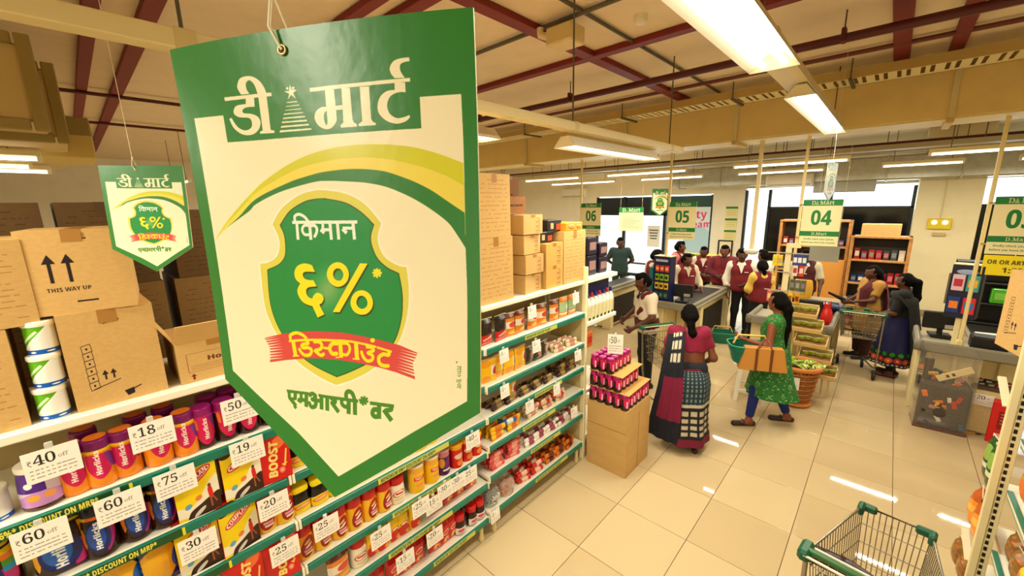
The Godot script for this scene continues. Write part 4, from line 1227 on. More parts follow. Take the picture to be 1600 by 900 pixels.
func price_card(what: String, at: Vector3, size: Vector2, label: String, yaw := 0.0, lean := 0.0, group := "price cards") -> Node3D:
	if card_tex == null:
		var b := Sheet.new(640, 384, Color(0.97, 0.95, 0.92))
		for i in 12:
			var x := (i % 4) * 160.0
			var y := (i / 4) * 128.0
			b.line(poly([x + 12, y + 34, x + 24, y + 34]), 2, Color(0.2, 0.15, 0.15))
			b.line(poly([x + 12, y + 40, x + 24, y + 40]), 2, Color(0.2, 0.15, 0.15))
			b.line(poly([x + 20, y + 36, x + 14, y + 46, x + 23, y + 56]), 2, Color(0.2, 0.15, 0.15))
			var w := b.text(serif, PRICES[i], x + 28, y + 58, 58, Color(0.1, 0.08, 0.08), 0, 1.0)
			b.text(serif, "off", x + 32 + w, y + 50, 22, Color(0.5, 0.45, 0.45))
			for k in 3:
				for j in 9:
					var ww := 6 + rng.randf() * 9
					b.rect(x + 14 + j * 15, y + 74 + k * 16, ww, 4.5, Color(0.62, 0.58, 0.57))
		card_tex = b.done()
	var key: String = "card" + what + str(size)
	var t: Node3D
	if protos.has(key):
		t = dup(protos[key], at, yaw, label, group)
	else:
		t = thing("price_card", label, "price card", at, yaw, group)
		protos[key] = t
		var k := PRICES.find(what)
		var u0 := Vector2((k % 4) * 0.25, (k / 4) / 3.0)
		var s := st()
		var w := size.x / 2
		var h := size.y
		quad(s, Vector3(0.002, 0, w), Vector3(0.002, 0, -w), Vector3(0.002, -h, -w), Vector3(0.002, -h, w), u0, u0 + Vector2(0.25, 0.3333))
		part("printed_card", s.commit(), TM(card_tex, 0.45), t)
		part("card_back", bxat(Vector3(0, -h / 2, 0), Vector3(0.003, h, size.x)), M(Color(0.93, 0.9, 0.85), 0.5), t)
		s = st()
		box(s, Vector3(-0.004, 0.008, 0), Vector3(0.012, 0.022, 0.02), 0.002)
		part("clip", s.commit(), clear_mat(Color(0.95, 0.95, 0.93), 0.4), t)
	t.rotation = Vector3(0, yaw, lean)
	return t

# ---------------------------------------------------------------- the long shelf
const FX := -2.03
const LEVELS := [[1.575, 1.295, 1.03, 0.755, 0.495, 0.19], [1.57, 1.27, 1.028, 0.787, 0.53, 0.215]]

func strip_tex(kind: int) -> ImageTexture:
	var k := "strip%d" % kind
	if not tex.has(k):
		var b := Sheet.new(1024, 44, Color(0.05, 0.3, 0.13) if kind == 0 else Color(0.8, 0.8, 0.38))
		if kind == 0: b.rect(1000, 0, 24, 44, Color(0.93, 0.87, 0.1))
		else:
			b.rect(0, 0, 14, 44, Color(0.93, 0.87, 0.1))
			b.rect(1010, 0, 14, 44, Color(0.93, 0.87, 0.1))
		b.text(sans, "MINIMUM 6%* DISCOUNT ON MRP*", 30, 36, 38, Color(0.93, 0.88, 0.35) if kind == 0 else Color(0.12, 0.38, 0.16), 0, 1.6, 1.18)
		tex[k] = b.done()
	return tex[k]

func shelf_unit(label: String, z0: float, z1: float, lv: Array, strips: Array) -> Node3D:
	var zc := (z0 + z1) / 2
	var w := z1 - z0
	var t := thing("shelf_unit", label, "shelf unit", Vector3(FX, 0, zc), 0, "bays of the long shelf")
	var enamel := M(Color(0.93, 0.91, 0.82), 0.35)
	var teal := M(Color(0.03, 0.47, 0.39), 0.35)
	var back := M(Color(0.74, 0.66, 0.45), 0.6)
	part("back_panel", bxat(Vector3(-0.49, 1.0, 0), Vector3(0.02, 1.72, w)), back, t)
	part("top_board", bxat(Vector3(-0.455, 1.86, 0), Vector3(0.91, 0.035, w - 0.003), 0.005), M(Color(0.96, 0.94, 0.86), 0.3), t)
	for sg in [-1.0, 1.0]: part("upright", bxat(Vector3(-0.47, 0.93, sg * (w / 2 - 0.015)), Vector3(0.04, 1.84, 0.028), 0.003), enamel, t)
	part("kick_plate", bxat(Vector3(-0.4, 0.05, 0), Vector3(0.02, 0.1, w)), M(Color(0.45, 0.38, 0.26), 0.6), t)
	for sg in [-1.0, 1.0]:
		var f := st()
		lathe(f, [[0.016, 0.0], [0.022, 0.02], [0.016, 0.06], [0.02, 0.15]], 10)
		part("foot", f.commit(), M(Color(0.88, 0.8, 0.58), 0.5), t, Vector3(-0.02, 0, sg * (w / 2 - 0.07)))
	for i in lv.size():
		var y: float = lv[i]
		var sh := part("shelf", bxat(Vector3(-0.24, -0.013, 0), Vector3(0.478, 0.026, w - 0.004), 0.003), M(Color(0.95, 0.93, 0.86), 0.35), t, Vector3(0, y, 0))
		part("price_rail", bxat(Vector3(0.008, -0.024, 0), Vector3(0.018, 0.042, w - 0.034), 0.004), teal, sh)
		for sg in [-1.0, 1.0]: part("rail_end", bxat(Vector3(0.006, -0.022, sg * (w / 2 - 0.008)), Vector3(0.026, 0.05, 0.012), 0.002), M(Color(0.96, 0.94, 0.84), 0.4), sh)
		for q in strips:
			if q[0] == i:
				var s := st()
				var a: float = q[1] - zc
				var b: float = q[2] - zc
				quad(s, Vector3(0.0185, -0.006, a), Vector3(0.0185, -0.006, b), Vector3(0.0185, -0.042, b), Vector3(0.0185, -0.042, a), Vector2(q[4], 0), Vector2(1, 1))
				part("discount_strip", s.commit(), TM(strip_tex(q[3]), 0.35), sh)
	return t

func build_shelf() -> void:
	shelf_unit("left bay of the long shelf, with malt drink jars and green printed rail strips", -0.54, 0.785, LEVELS[0], [[0, 0.44, 0.0, 0, 0.0], [1, 0.31, -0.12, 0, 0.0], [2, 0.2, -0.25, 0, 0.0]])
	shelf_unit("middle bay of the long shelf, mostly behind the banner's lower tip", -1.865, -0.54, LEVELS[0], [[2, -0.98, -1.5, 1, 0.0], [3, -1.05, -1.5, 1, 0.0], [4, -1.0, -1.5, 1, 0.0], [5, -1.32, -1.7, 1, 0.0]])
	var last := shelf_unit("right bay of the long shelf, with snack packs beside the end frame", -3.18, -1.865, LEVELS[1], [[0, -2.3, -2.72, 1, 0.0], [2, -2.42, -2.8, 1, 0.0], [3, -2.26, -2.7, 1, 0.0], [4, -2.36, -2.78, 1, 0.0], [5, -2.42, -2.9, 1, 0.0]])
	for x in [-0.02, -0.45]: part("end_post", bxat(Vector3(x, 1.0, -0.69), Vector3(0.05, 2.0, 0.035), 0.004), M(Color(0.95, 0.91, 0.74), 0.4), last)
	part("end_panel", bxat(Vector3(-0.24, 0.98, -0.685), Vector3(0.42, 1.8, 0.012)), M(Color(0.82, 0.75, 0.55), 0.5), last)
	var X := -2.085
	var a = LEVELS[0]
	var b = LEVELS[1]
	# top row, left bay
	row("milk_can", "can", "green and white milk powder can", "left end of top goods row", [0.33], X, a[0], "milk powder cans")
	row("cereal_tub", "tub", "purple and white baby cereal tub", "beside the 40-off card", [0.22], X, a[0], "")
	row("orange_jar", "jar", "orange malt jar with purple lid", "top goods row", [0.14, 0.07, 0.0, -0.095, -0.185], X, a[0], "orange malt drink jars")
	row("magenta_jar", "jar", "magenta labelled dark malt jar", "top goods row", [-0.25, -0.33, -0.415, -0.51, -0.6, -0.69], X, a[0], "magenta malt drink jars")
	row("orange_jar", "jar", "orange malt drink jar", "second line, top goods row", [0.1, -0.05, -0.14], X - 0.12, a[0], "orange malt drink jars")
	row("magenta_jar", "jar", "magenta malt drink jar", "second line, top goods row", [-0.29, -0.37, -0.46], X - 0.12, a[0], "magenta malt drink jars")
	# second row
	row("big_blue_jar", "jar", "large squarish blue labelled jar", "second goods row", [0.39, 0.21], X - 0.03, a[1], "large blue malt drink jars")
	row("blue_jar", "jar", "blue labelled brown jar, navy lid", "second goods row", [0.115, 0.015, -0.072], X, a[1], "blue malt drink jars")
	row("blue_jar", "jar", "blue labelled brown jar", "second line, second goods row", [0.06, -0.03], X - 0.13, a[1], "blue malt drink jars")
	row("yellow_box", "box", "tall yellow carton with a red oval", "second goods row", [-0.185, -0.35], X + 0.02, a[1], "yellow cartons, second row")
	row("red_box", "box", "tall red carton with big cream letters", "second goods row beside the banner", [-0.475], X + 0.02, a[1], "")
	row("spread_jar", "jar", "black spread jar with yellow label", "second goods row beside the banner", [-0.6, -0.69], X, a[1], "black spread jars, second row")
	# third row
	row("refill_pouch", "pouch", "blue and yellow malt drink refill pouch", "third goods row, bottom left", [0.09, -0.03], X, a[2], "refill pouches")
	row("yellow_box", "box", "yellow malt drink carton with a red oval", "third goods row", [-0.155, -0.3], X + 0.02, a[2], "yellow cartons, third row")
	row("red_lid_jar", "jar", "red lidded malt drink jar", "behind the 20-off card", [-0.42, -0.505], X, a[2], "red lidded jars, third row")
	row("spread_jar", "jar", "black spread jar with yellow lid", "third goods row under the banner", [-0.585, -0.675, -0.765, -0.855, -0.945, -1.035, -1.13, -1.225, -1.32, -1.41], X, a[2], "black spread jars, third row")
	row("spread_jar", "jar", "yellow lidded jar", "second line, third goods row", [-0.63, -0.72, -0.81], X - 0.1, a[2], "black spread jars, third row")
	# fourth row
	row("red_box", "box", "red carton by the 25-off card", "fourth goods row", [-0.29, -0.45], X + 0.02, a[3], "red cartons, fourth row")
	row("red_lid_jar", "jar", "yellow jar with a fat red lid", "fourth goods row", [-0.572, -0.665, -0.76, -0.85, -0.945, -1.04], X, a[3], "red lidded jars, fourth row")
	row("white_jar", "jar", "white jar with red lid and red ring", "fourth goods row", [-1.13], X, a[3], "")
	row("yellow_canister", "canister", "plain yellow milk drink canister", "fourth goods row", [-1.275, -1.395], X, a[3], "yellow canisters")
	row("purple_canister", "canister", "dark purple milk drink canister", "fourth goods row", [-1.5], X, a[3], "")
	row("red_canister", "canister", "red canister with a yellow top", "fourth goods row", [-1.61, -1.71, -1.8], X, a[3], "red canisters")
	# fifth row
	row("snack_bag", "box", "bulky orange and white pack", "fifth goods row, bottom of photo", [-0.72], X + 0.03, a[4], "")
	row("white_jar", "jar", "white jar with red lid", "fifth goods row", [-0.85], X, a[4], "")
	row("yellow_pack", "bottle", "slim yellow bottle with red print", "fifth goods row", [-0.935, -1.0, -1.085, -1.155, -1.24], X, a[4], "yellow drink mix bottles")
	row("ketchup_pouch", "pouch", "red sauce pouch with fruit print", "fifth goods row", [-1.42, -1.52, -1.62, -1.74], X, a[4], "red pouches, fifth row")
	# sixth row
	row("ketchup_pouch", "pouch", "red sauce pouch", "lowest row near the 20-off card", [-0.95, -1.06, -1.15, -1.25, -1.39, -1.47, -1.54], X, a[5], "red pouches, lowest row")
	row("ketchup_pouch", "pouch", "red sauce pouch", "second line, lowest row", [-1.2, -1.33, -1.43], X - 0.1, a[5], "red pouches, lowest row")
	row("syrup_jar", "jar", "dark jar with red lid, white label", "lowest row", [-1.61, -1.73, -1.81], X, a[5], "syrup jars")
	row("syrup_jar", "jar", "dark syrup jar", "second line, lowest row", [-1.66, -1.78], X - 0.12, a[5], "syrup jars")
	sweet_jar(Vector3(X - 0.02, b[5], -1.96), Color(0.05, 0.05, 0.04), "black and white", "big clear bag of black and white sweets lowest row")
	sweet_jar(Vector3(X - 0.01, b[5], -2.13), Color(0.85, 0.42, 0.08), "orange", "big clear bag of orange sweets lowest row")
	# right bay: bags above, wrapped bars in heaps below
	row("noodle_bag", "bag", "dark bag, red printed foot", "left end of right bay, top row", [-1.95, -2.1], X, b[0], "dark noodle bags")
	row("snack_bag", "bag", "orange and white snack bag", "top goods row, right bay", [-2.2, -2.33, -2.48, -2.6, -2.78], X, b[0], "snack bags")
	row("green_bag", "bag", "pale green snack bag", "right end of top goods row", [-2.92, -3.06], X, b[0], "pale green bags")
	row("blister_card", "pack", "yellow blister pack, red and white centre", "second row, right bay", [-1.95, -2.08, -2.2, -2.32], X, b[1], "yellow blister packs")
	row("clear_bag", "bag", "small clear bag of pink sweets", "second row, right bay", [-2.45, -2.55, -2.65], X, b[1], "clear sweet bags")
	heap("cream_bar", "cream bar with a pink band", "right end, second row", -2.74, -3.12, b[1], 12, "cream bars")
	heap("brown_bar", "brown wrapped bar", "in the heap third row, right bay", -1.95, -2.75, b[2], 20, "brown bars, third row")
	row("blister_card", "pack", "yellow pack standing amid brown bars", "third row, right bay", [-2.2], X - 0.02, b[2], "")
	heap("brown_bar", "brown bar", "piled at third row's right end", -2.8, -3.1, b[2], 14, "stacked brown bars")
	heap("yellow_bar", "yellow wrapped bar", "fourth row, right bay", -1.92, -2.3, b[3], 18, "yellow bars")
	heap("blue_bar", "blue wrapped bar", "fourth row among yellow ones", -2.0, -2.3, b[3] + 0.06, 3, "blue bars")
	heap("cream_bar", "cream wafer bar", "fourth row, right bay", -2.36, -2.95, b[3], 22, "cream wafer bars")
	heap("red_bar", "red wafer bar", "fourth row among cream ones", -2.5, -2.9, b[3] + 0.05, 5, "red wafer bars")
	heap("pink_bar", "pink wrapped biscuit roll", "fifth row, left of right bay", -1.9, -2.3, b[4], 20, "pink biscuit rolls")
	heap("white_bar", "white bar with a dark band", "fifth row, right bay", -2.34, -3.1, b[4], 26, "white bars")
	heap("red_bar", "red wrapped bar", "lowest row, right bay", -2.24, -2.6, b[5], 18, "red bars")
	heap("orange_bar", "orange and brown wrapped bar", "lowest row, right end", -2.62, -3.1, b[5], 24, "orange bars")
	# price cards hung from the rails
	var cx := -2.0
	for q in [["40", 1.81, 0.172, "beside the cereal tub, top row"], ["18", 1.795, -0.085, "on the orange jars, top row"], ["50", 1.785, -0.372, "on the magenta jars beside the banner"], ["60", 1.55, 0.24, "over the large square jars, lower left"], ["60", 1.555, 0.045, "over the three blue jars"], ["75", 1.565, -0.121, "on the first yellow carton"], ["19", 1.578, -0.376, "beside the red carton, second row"], ["30", 1.24, -0.15, "on the yellow cartons, third row"], ["20", 1.255, -0.443, "on the red lidded jars, third row"], ["25", 0.985, -0.46, "on the red carton, fourth row"], ["25", 0.985, -0.663, "on the red lidded jars, fourth row"], ["25", 0.74, -1.24, "leftmost of the three under the canisters"], ["30", 0.745, -1.44, "under the yellow canisters"], ["25", 0.74, -1.66, "under the red canisters"], ["25", 0.715, -0.955, "on the slim yellow bottles"], ["15", 0.7, -1.34, "on the red pouches, fifth row"], ["30", 0.745, -1.55, "second on the red pouches, fifth row"], ["15", 0.44, -1.1, "over the lowest row at the left"], ["20", 0.455, -1.33, "on the red pouches, lowest row"], ["40", 1.0, -1.7, "on the red canisters, fourth row"]]:
		price_card(q[0], Vector3(cx + 0.004, q[1], q[2]), Vector2(0.13, 0.108), "white %s-off price card %s" % [q[0], q[3]], rng.randf_range(-0.03, 0.03), 0.05)
	for q in [["5", 1.8, -2.37, "among the orange snack bags"], ["5", 1.8, -2.98, "at the right end of the top row"], ["5", 1.53, -2.04, "over the left blister pack"], ["5", 1.245, -2.04, "on the yellow blister packs"], ["5", 1.5, -2.42, "beside the clear sweet bags"], ["5", 1.24, -3.03, "under the cream bars at the right end"], ["5", 1.02, -2.7, "on the third row rail"], ["15", 1.0, -2.33, "second on the third row rail"], ["5", 0.68, -2.98, "leaning on the white bars"], ["5", 0.24, -1.9, "lying by the black sweets at the bottom"]]:
		price_card(q[0], Vector3(cx, q[1], q[2]), Vector2(0.1, 0.1), "small white price card %s" % q[3], rng.randf_range(-0.06, 0.06), 0.08, "small price cards of the right bay")

func heap(kind: String, what: String, where: String, z0: float, z1: float, y: float, n: int, group: String) -> void:
	# bars lying along the shelf: columns from the left, three rows deep, then layers
	var cols := maxi(1, int((z0 - z1) / 0.15))
	for i in n:
		var c := i % cols
		var r := (i / cols) % 3
		var lay := i / (cols * 3)
		var at := Vector3(-2.07 - r * 0.05 - (lay % 2) * 0.012 + rng.randf_range(-0.008, 0.008), y + lay * 0.032 + 0.001, z0 - (c + 0.5) * (z0 - z1) / cols + rng.randf_range(-0.01, 0.01))
		var lab := "%s, %s, %s layer, %s, %s from left" % [what, where, ["bottom", "second", "third", "top"][mini(lay, 3)], ["front", "middle", "rear"][r], NTH[mini(c, 19)]]
		place(kind, at, PI / 2 + rng.randf_range(-0.22, 0.22), lab, "bar", group)

func sweet_jar(at: Vector3, c: Color, word: String, label: String) -> void:
	var t := thing("sweet_bag", label, "bag", at)
	var s := st()
	lathe(s, [[0.05, 0.0], [0.075, 0.01], [0.085, 0.07], [0.07, 0.12], [0.03, 0.14], [0.05, 0.16]], 18, 0.8, 1.0)
	part("clear_film", s.commit(), clear_mat(Color(0.95, 0.95, 0.92), 0.25), t)
	s = st()
	for i in 70:
		var p := Vector3(rng.randf_range(-1, 1), rng.randf_range(0, 1), rng.randf_range(-1, 1))
		var r := 0.066 * sqrt(rng.randf())
		var q := Vector3(cos(p.x * PI) * r * 0.75, 0.014 + p.y * 0.09, sin(p.x * PI) * r)
		ball(s, q, Vector3(0.012, 0.012, 0.012), 6)
	var m := part("sweets", s.commit(), M(c, 0.3), t)
	m.set_meta("kind", "stuff")
	if word.begins_with("black"):
		s = st()
		for i in 26: ball(s, Vector3(0.05 + rng.randf() * 0.012, 0.02 + rng.randf() * 0.09, rng.randf_range(-0.045, 0.045)), Vector3(0.008, 0.008, 0.008), 6)
		part("white_sweets", s.commit(), M(Color(0.9, 0.88, 0.84), 0.35), t).set_meta("kind", "stuff")

# ---------------------------------------------------------------- cartons on top of the shelf
var board: StandardMaterial3D

func board_sheet(kind: int) -> ImageTexture:
	var k := "board%d" % kind
	if tex.has(k): return tex[k]
	var b := Sheet.new(256, 256, Color(0.8, 0.65, 0.41))
	var fn := FastNoiseLite.new()
	fn.seed = kind
	fn.frequency = 0.02
	for y in range(0, 512, 4):
		for x in range(0, 512, 8):
			var v := fn.get_noise_2d(x, y * 2.0) * 0.025
			b.im.fill_rect(Rect2i(x, y, 8, 4), Color(0.8 + v, 0.65 + v, 0.41 + v))
	var ink := Color(0.16, 0.13, 0.13)
	var faint := Color(0.66, 0.47, 0.26)
	match kind:
		0:
			for x in [62.0, 106.0]:
				b.line(poly([x, 158, x, 96]), 9, ink)
				b.fill([poly([x - 16, 100, x, 72, x + 16, 100])], ink)
			b.text(sans, "THIS WAY UP", 44, 186, 17, ink)
			b.rect(118, 24, 44, 5, ink)
			b.rect(108, 10, 52, 16, Color(0.66, 0.48, 0.24))
			b.rect(108, 218, 52, 5, ink)
		1:
			for i in 6:
				b.line(poly([44, 88 + i * 20, 68, 84 + i * 20, 70, 104 + i * 20, 46, 108 + i * 20, 44, 88 + i * 20]), 1.5, ink)
				b.oval(57, 96 + i * 20, 3, 3, ink)
			for x in [90.0, 112.0]:
				b.line(poly([x, 186, x, 168]), 5, ink)
				b.fill([poly([x - 9, 172, x, 160, x + 9, 172])], ink)
			b.line(poly([52, 206, 128, 192]), 2, ink)
			b.rect(108, 8, 34, 14, Color(0.3, 0.22, 0.2))
			b.line(poly([112, 36, 156, 30]), 4, ink)
			b.fill([poly([130, 228, 158, 224, 158, 240, 138, 244])], ink)
			b.line(poly([158, 228, 180, 222]), 3, ink)
		2:
			for i in 13:
				var x := 20.0
				while x < 230:
					var w := 4 + rng.randf() * 22
					if rng.randf() > 0.3: b.rect(x, 24 + i * 17, w, 2.5, faint)
					x += w + 5
		3:
			b.rect(150, 40, 2, 180, faint)
			for i in 3:
				b.line(smooth([168, 60 + i * 60, 190, 44 + i * 60, 214, 60 + i * 60, 196, 72 + i * 60], false), 5, Color(0.68, 0.2, 0.12))
				b.text(sans, "MAGGI", 164, 96 + i * 60, 17, ink)
			b.rect(160, 230, 70, 8, faint)
		4:
			b.line(poly([30, 70, 226, 70, 226, 190, 30, 190, 30, 70]), 2, Color(0.5, 0.3, 0.18))
			b.text(sans, "Horlicks", 96, 132, 40, Color(0.42, 0.22, 0.14), 0, 1.5)
			for i in 3: b.rect(40, 150 + i * 12, 150, 3, faint)
			b.line(poly([44, 240, 44, 214]), 7, Color(0.42, 0.16, 0.1))
			b.fill([poly([34, 218, 44, 202, 54, 218])], Color(0.42, 0.16, 0.1))
		5:
			b.text(sans, "SNICKERS", 24, 150, 42, ink, 0, 2.0)
			b.rect(20, 190, 200, 4, faint)
	tex[k] = b.done()
	return tex[k]

func carton(n: String, label: String, c: Vector3, d: Vector3, turn: float, print_kind: int, open := 0.0, dark := Color(1, 1, 1)) -> Node3D:
	var t := thing(n, label, "carton", c - Vector3(0, d.y / 2, 0), turn, "brown cartons on the shelf top" if n == "carton" else "")
	var s := st()
	var plain := Rect2(0.02, 0.02, 0.1, 0.12)
	printed_box(s, d, Rect2(0, 0, 1, 1), plain if print_kind != 3 else Rect2(0, 0.3, 0.5, 0.5), plain, Vector3(0, d.y / 2, 0))
	var m := TM(board_sheet(print_kind), 0.8, 0.3)
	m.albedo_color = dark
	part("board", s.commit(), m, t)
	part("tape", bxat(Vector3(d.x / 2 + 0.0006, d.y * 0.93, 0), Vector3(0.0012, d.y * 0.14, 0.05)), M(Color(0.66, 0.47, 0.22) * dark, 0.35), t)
	if open > 0.0:
		for sg in [-1.0, 1.0]:
			var f := part("flap", bxat(Vector3(0, 0, sg * d.z * 0.2), Vector3(d.x, 0.005, d.z * 0.4)), m, t, Vector3(0, d.y, sg * (d.z / 2 - 0.004)), Vector3(-sg * open, 0, 0))
			if open > 1.5: f.scale = Vector3(1, 1, 0.5)
		part("flap", bxat(Vector3(d.z * 0.2, 0, 0), Vector3(d.z * 0.4, 0.005, d.z * 0.96)), m, t, Vector3(d.x / 2 - 0.004, d.y, 0), Vector3(0, 0, 1.0))
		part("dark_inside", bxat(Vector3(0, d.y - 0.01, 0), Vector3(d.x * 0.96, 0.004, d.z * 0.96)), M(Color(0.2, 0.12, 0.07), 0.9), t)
	else:
		part("seam", bxat(Vector3(0, d.y + 0.0006, 0), Vector3(d.x, 0.0012, 0.05)), M(Color(0.66, 0.47, 0.22) * dark, 0.35), t)
	return t

func build_cartons() -> void:
	var y := 1.878
	carton("carton", "brown carton with two black up arrows, upper of the pair at the left", Vector3(-2.26, 2.385, -0.012), Vector3(0.38, 0.29, 0.262), -0.1, 0)
	carton("carton", "brown carton with a column of symbols, carrying the arrow carton", Vector3(-2.26, y + 0.181, -0.03), Vector3(0.38, 0.362, 0.255), 0.03, 1)
	carton("carton", "open brown carton with Horlicks print beside the banner's left edge", Vector3(-2.24, y + 0.085, -0.335), Vector3(0.34, 0.17, 0.26), 0.0, 4, 1.1)
	carton("carton", "orange-brown carton at the left edge, lower of two", Vector3(-2.24, y + 0.17, 0.37), Vector3(0.36, 0.34, 0.32), 0.05, 2)
	carton("carton", "brown carton at the left edge, standing on another", Vector3(-2.24, y + 0.34 + 0.145, 0.32), Vector3(0.36, 0.285, 0.36), 0.1, 2)
	# rear cartons on the other half of the shelf top
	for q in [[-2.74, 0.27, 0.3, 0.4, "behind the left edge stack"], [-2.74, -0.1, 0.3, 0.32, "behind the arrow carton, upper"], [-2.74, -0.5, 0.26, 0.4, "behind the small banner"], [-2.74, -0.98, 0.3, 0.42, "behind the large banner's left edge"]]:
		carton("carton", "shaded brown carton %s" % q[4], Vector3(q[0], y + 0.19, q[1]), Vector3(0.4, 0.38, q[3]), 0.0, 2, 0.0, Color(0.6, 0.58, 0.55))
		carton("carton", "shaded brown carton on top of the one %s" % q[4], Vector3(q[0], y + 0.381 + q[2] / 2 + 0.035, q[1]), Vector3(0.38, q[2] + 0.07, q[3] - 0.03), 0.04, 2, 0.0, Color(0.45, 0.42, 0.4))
	# cans stacked beside the symbol carton
	row("milk_can", "can", "green and white milk powder can, lowest of the three stacked by the cartons", "", [0.145], -2.1, y, "milk powder cans")
	row("milk_can", "can", "green and white milk powder can, middle of the three stacked by the cartons", "", [0.138], -2.1, y + 0.117, "milk powder cans")
	row("milk_can", "can", "green and white milk powder can, topmost of the three stacked by the cartons", "", [0.133], -2.1, y + 0.234, "milk powder cans")
	# right of the banner
	carton("carton", "tall pale carton with lines of print, lower of two beside the banner", Vector3(-2.26, y + 0.24, -2.06), Vector3(0.38, 0.48, 0.35), 0.0, 2)
	carton("carton", "tall pale carton with lines of print, upper of two beside the banner", Vector3(-2.26, y + 0.481 + 0.22, -2.05), Vector3(0.38, 0.44, 0.33), 0.03, 2)
	for i in 4: carton("carton", "small instant food carton in the narrow column, %s from the bottom" % NTH[i], Vector3(-2.25 + [0.0, 0.015, -0.006, 0.01][i], y + 0.076 + i * 0.158, -2.47 + [0.0, -0.012, 0.006, -0.004][i]), Vector3(0.34, 0.151, 0.24), [0.12, 0.05, 0.13, 0.03][i], 3)
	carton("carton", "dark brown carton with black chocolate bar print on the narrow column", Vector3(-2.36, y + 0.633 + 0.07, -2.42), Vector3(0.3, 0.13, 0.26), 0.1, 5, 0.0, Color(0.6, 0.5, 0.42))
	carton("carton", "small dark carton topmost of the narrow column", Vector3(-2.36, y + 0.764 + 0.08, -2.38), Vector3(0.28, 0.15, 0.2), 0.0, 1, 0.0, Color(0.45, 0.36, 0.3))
	for i in 2: carton("carton", "yellowish carton of the stack of two beside the large one, %s" % ["lower", "upper"][i], Vector3(-2.24, y + 0.095 + i * 0.191, -2.745), Vector3(0.36, 0.19, 0.24), 0.02, 3, 0.0, Color(1.0, 0.97, 0.85))
	carton("carton", "large plain carton at the right end of the shelf top", Vector3(-2.26, y + 0.235, -3.05), Vector3(0.4, 0.465, 0.34), 0.0, 2)
	for q in [["black carton with a coloured end on the large plain carton", -2.84, 0.1, 0.2, 0.47], ["black carton lying on the yellowish stack", -2.72, 0.09, 0.2, 0.385]]:
		var t := thing("black_carton", q[0], "carton", Vector3(-2.26, y + q[4], q[1]))
		part("board", bxat(Vector3(0, q[2] / 2, 0), Vector3(0.26, q[2], q[3]), 0.004), M(Color(0.035, 0.035, 0.06), 0.4), t)
		part("label_patch", bxat(Vector3(0.131, q[2] * 0.4, -q[3] * 0.25), Vector3(0.002, q[2] * 0.5, q[3] * 0.3)), M(Color(0.7, 0.25, 0.15), 0.4), t)
		part("tape", bxat(Vector3(0.131, q[2] * 0.5, q[3] * 0.2), Vector3(0.002, q[2] * 0.5, 0.04)), M(Color(0.7, 0.6, 0.4), 0.4), t)
	var o := thing("orange_tray", "flat orange printed tray lying on the large plain carton", "box", Vector3(-2.2, y + 0.47, -3.05))
	part("board", bxat(Vector3(0, 0.035, 0), Vector3(0.26, 0.07, 0.26), 0.004), M(Color(0.93, 0.55, 0.1), 0.5), o)
	var s := st()
	ball(s, Vector3(0.13, 0.035, 0.04), Vector3(0.004, 0.022, 0.05), 10)
	ball(s, Vector3(0.13, 0.035, -0.07), Vector3(0.004, 0.02, 0.04), 10)
	part("printed_oval", s.commit(), M(Color(0.75, 0.5, 0.3), 0.5), o)

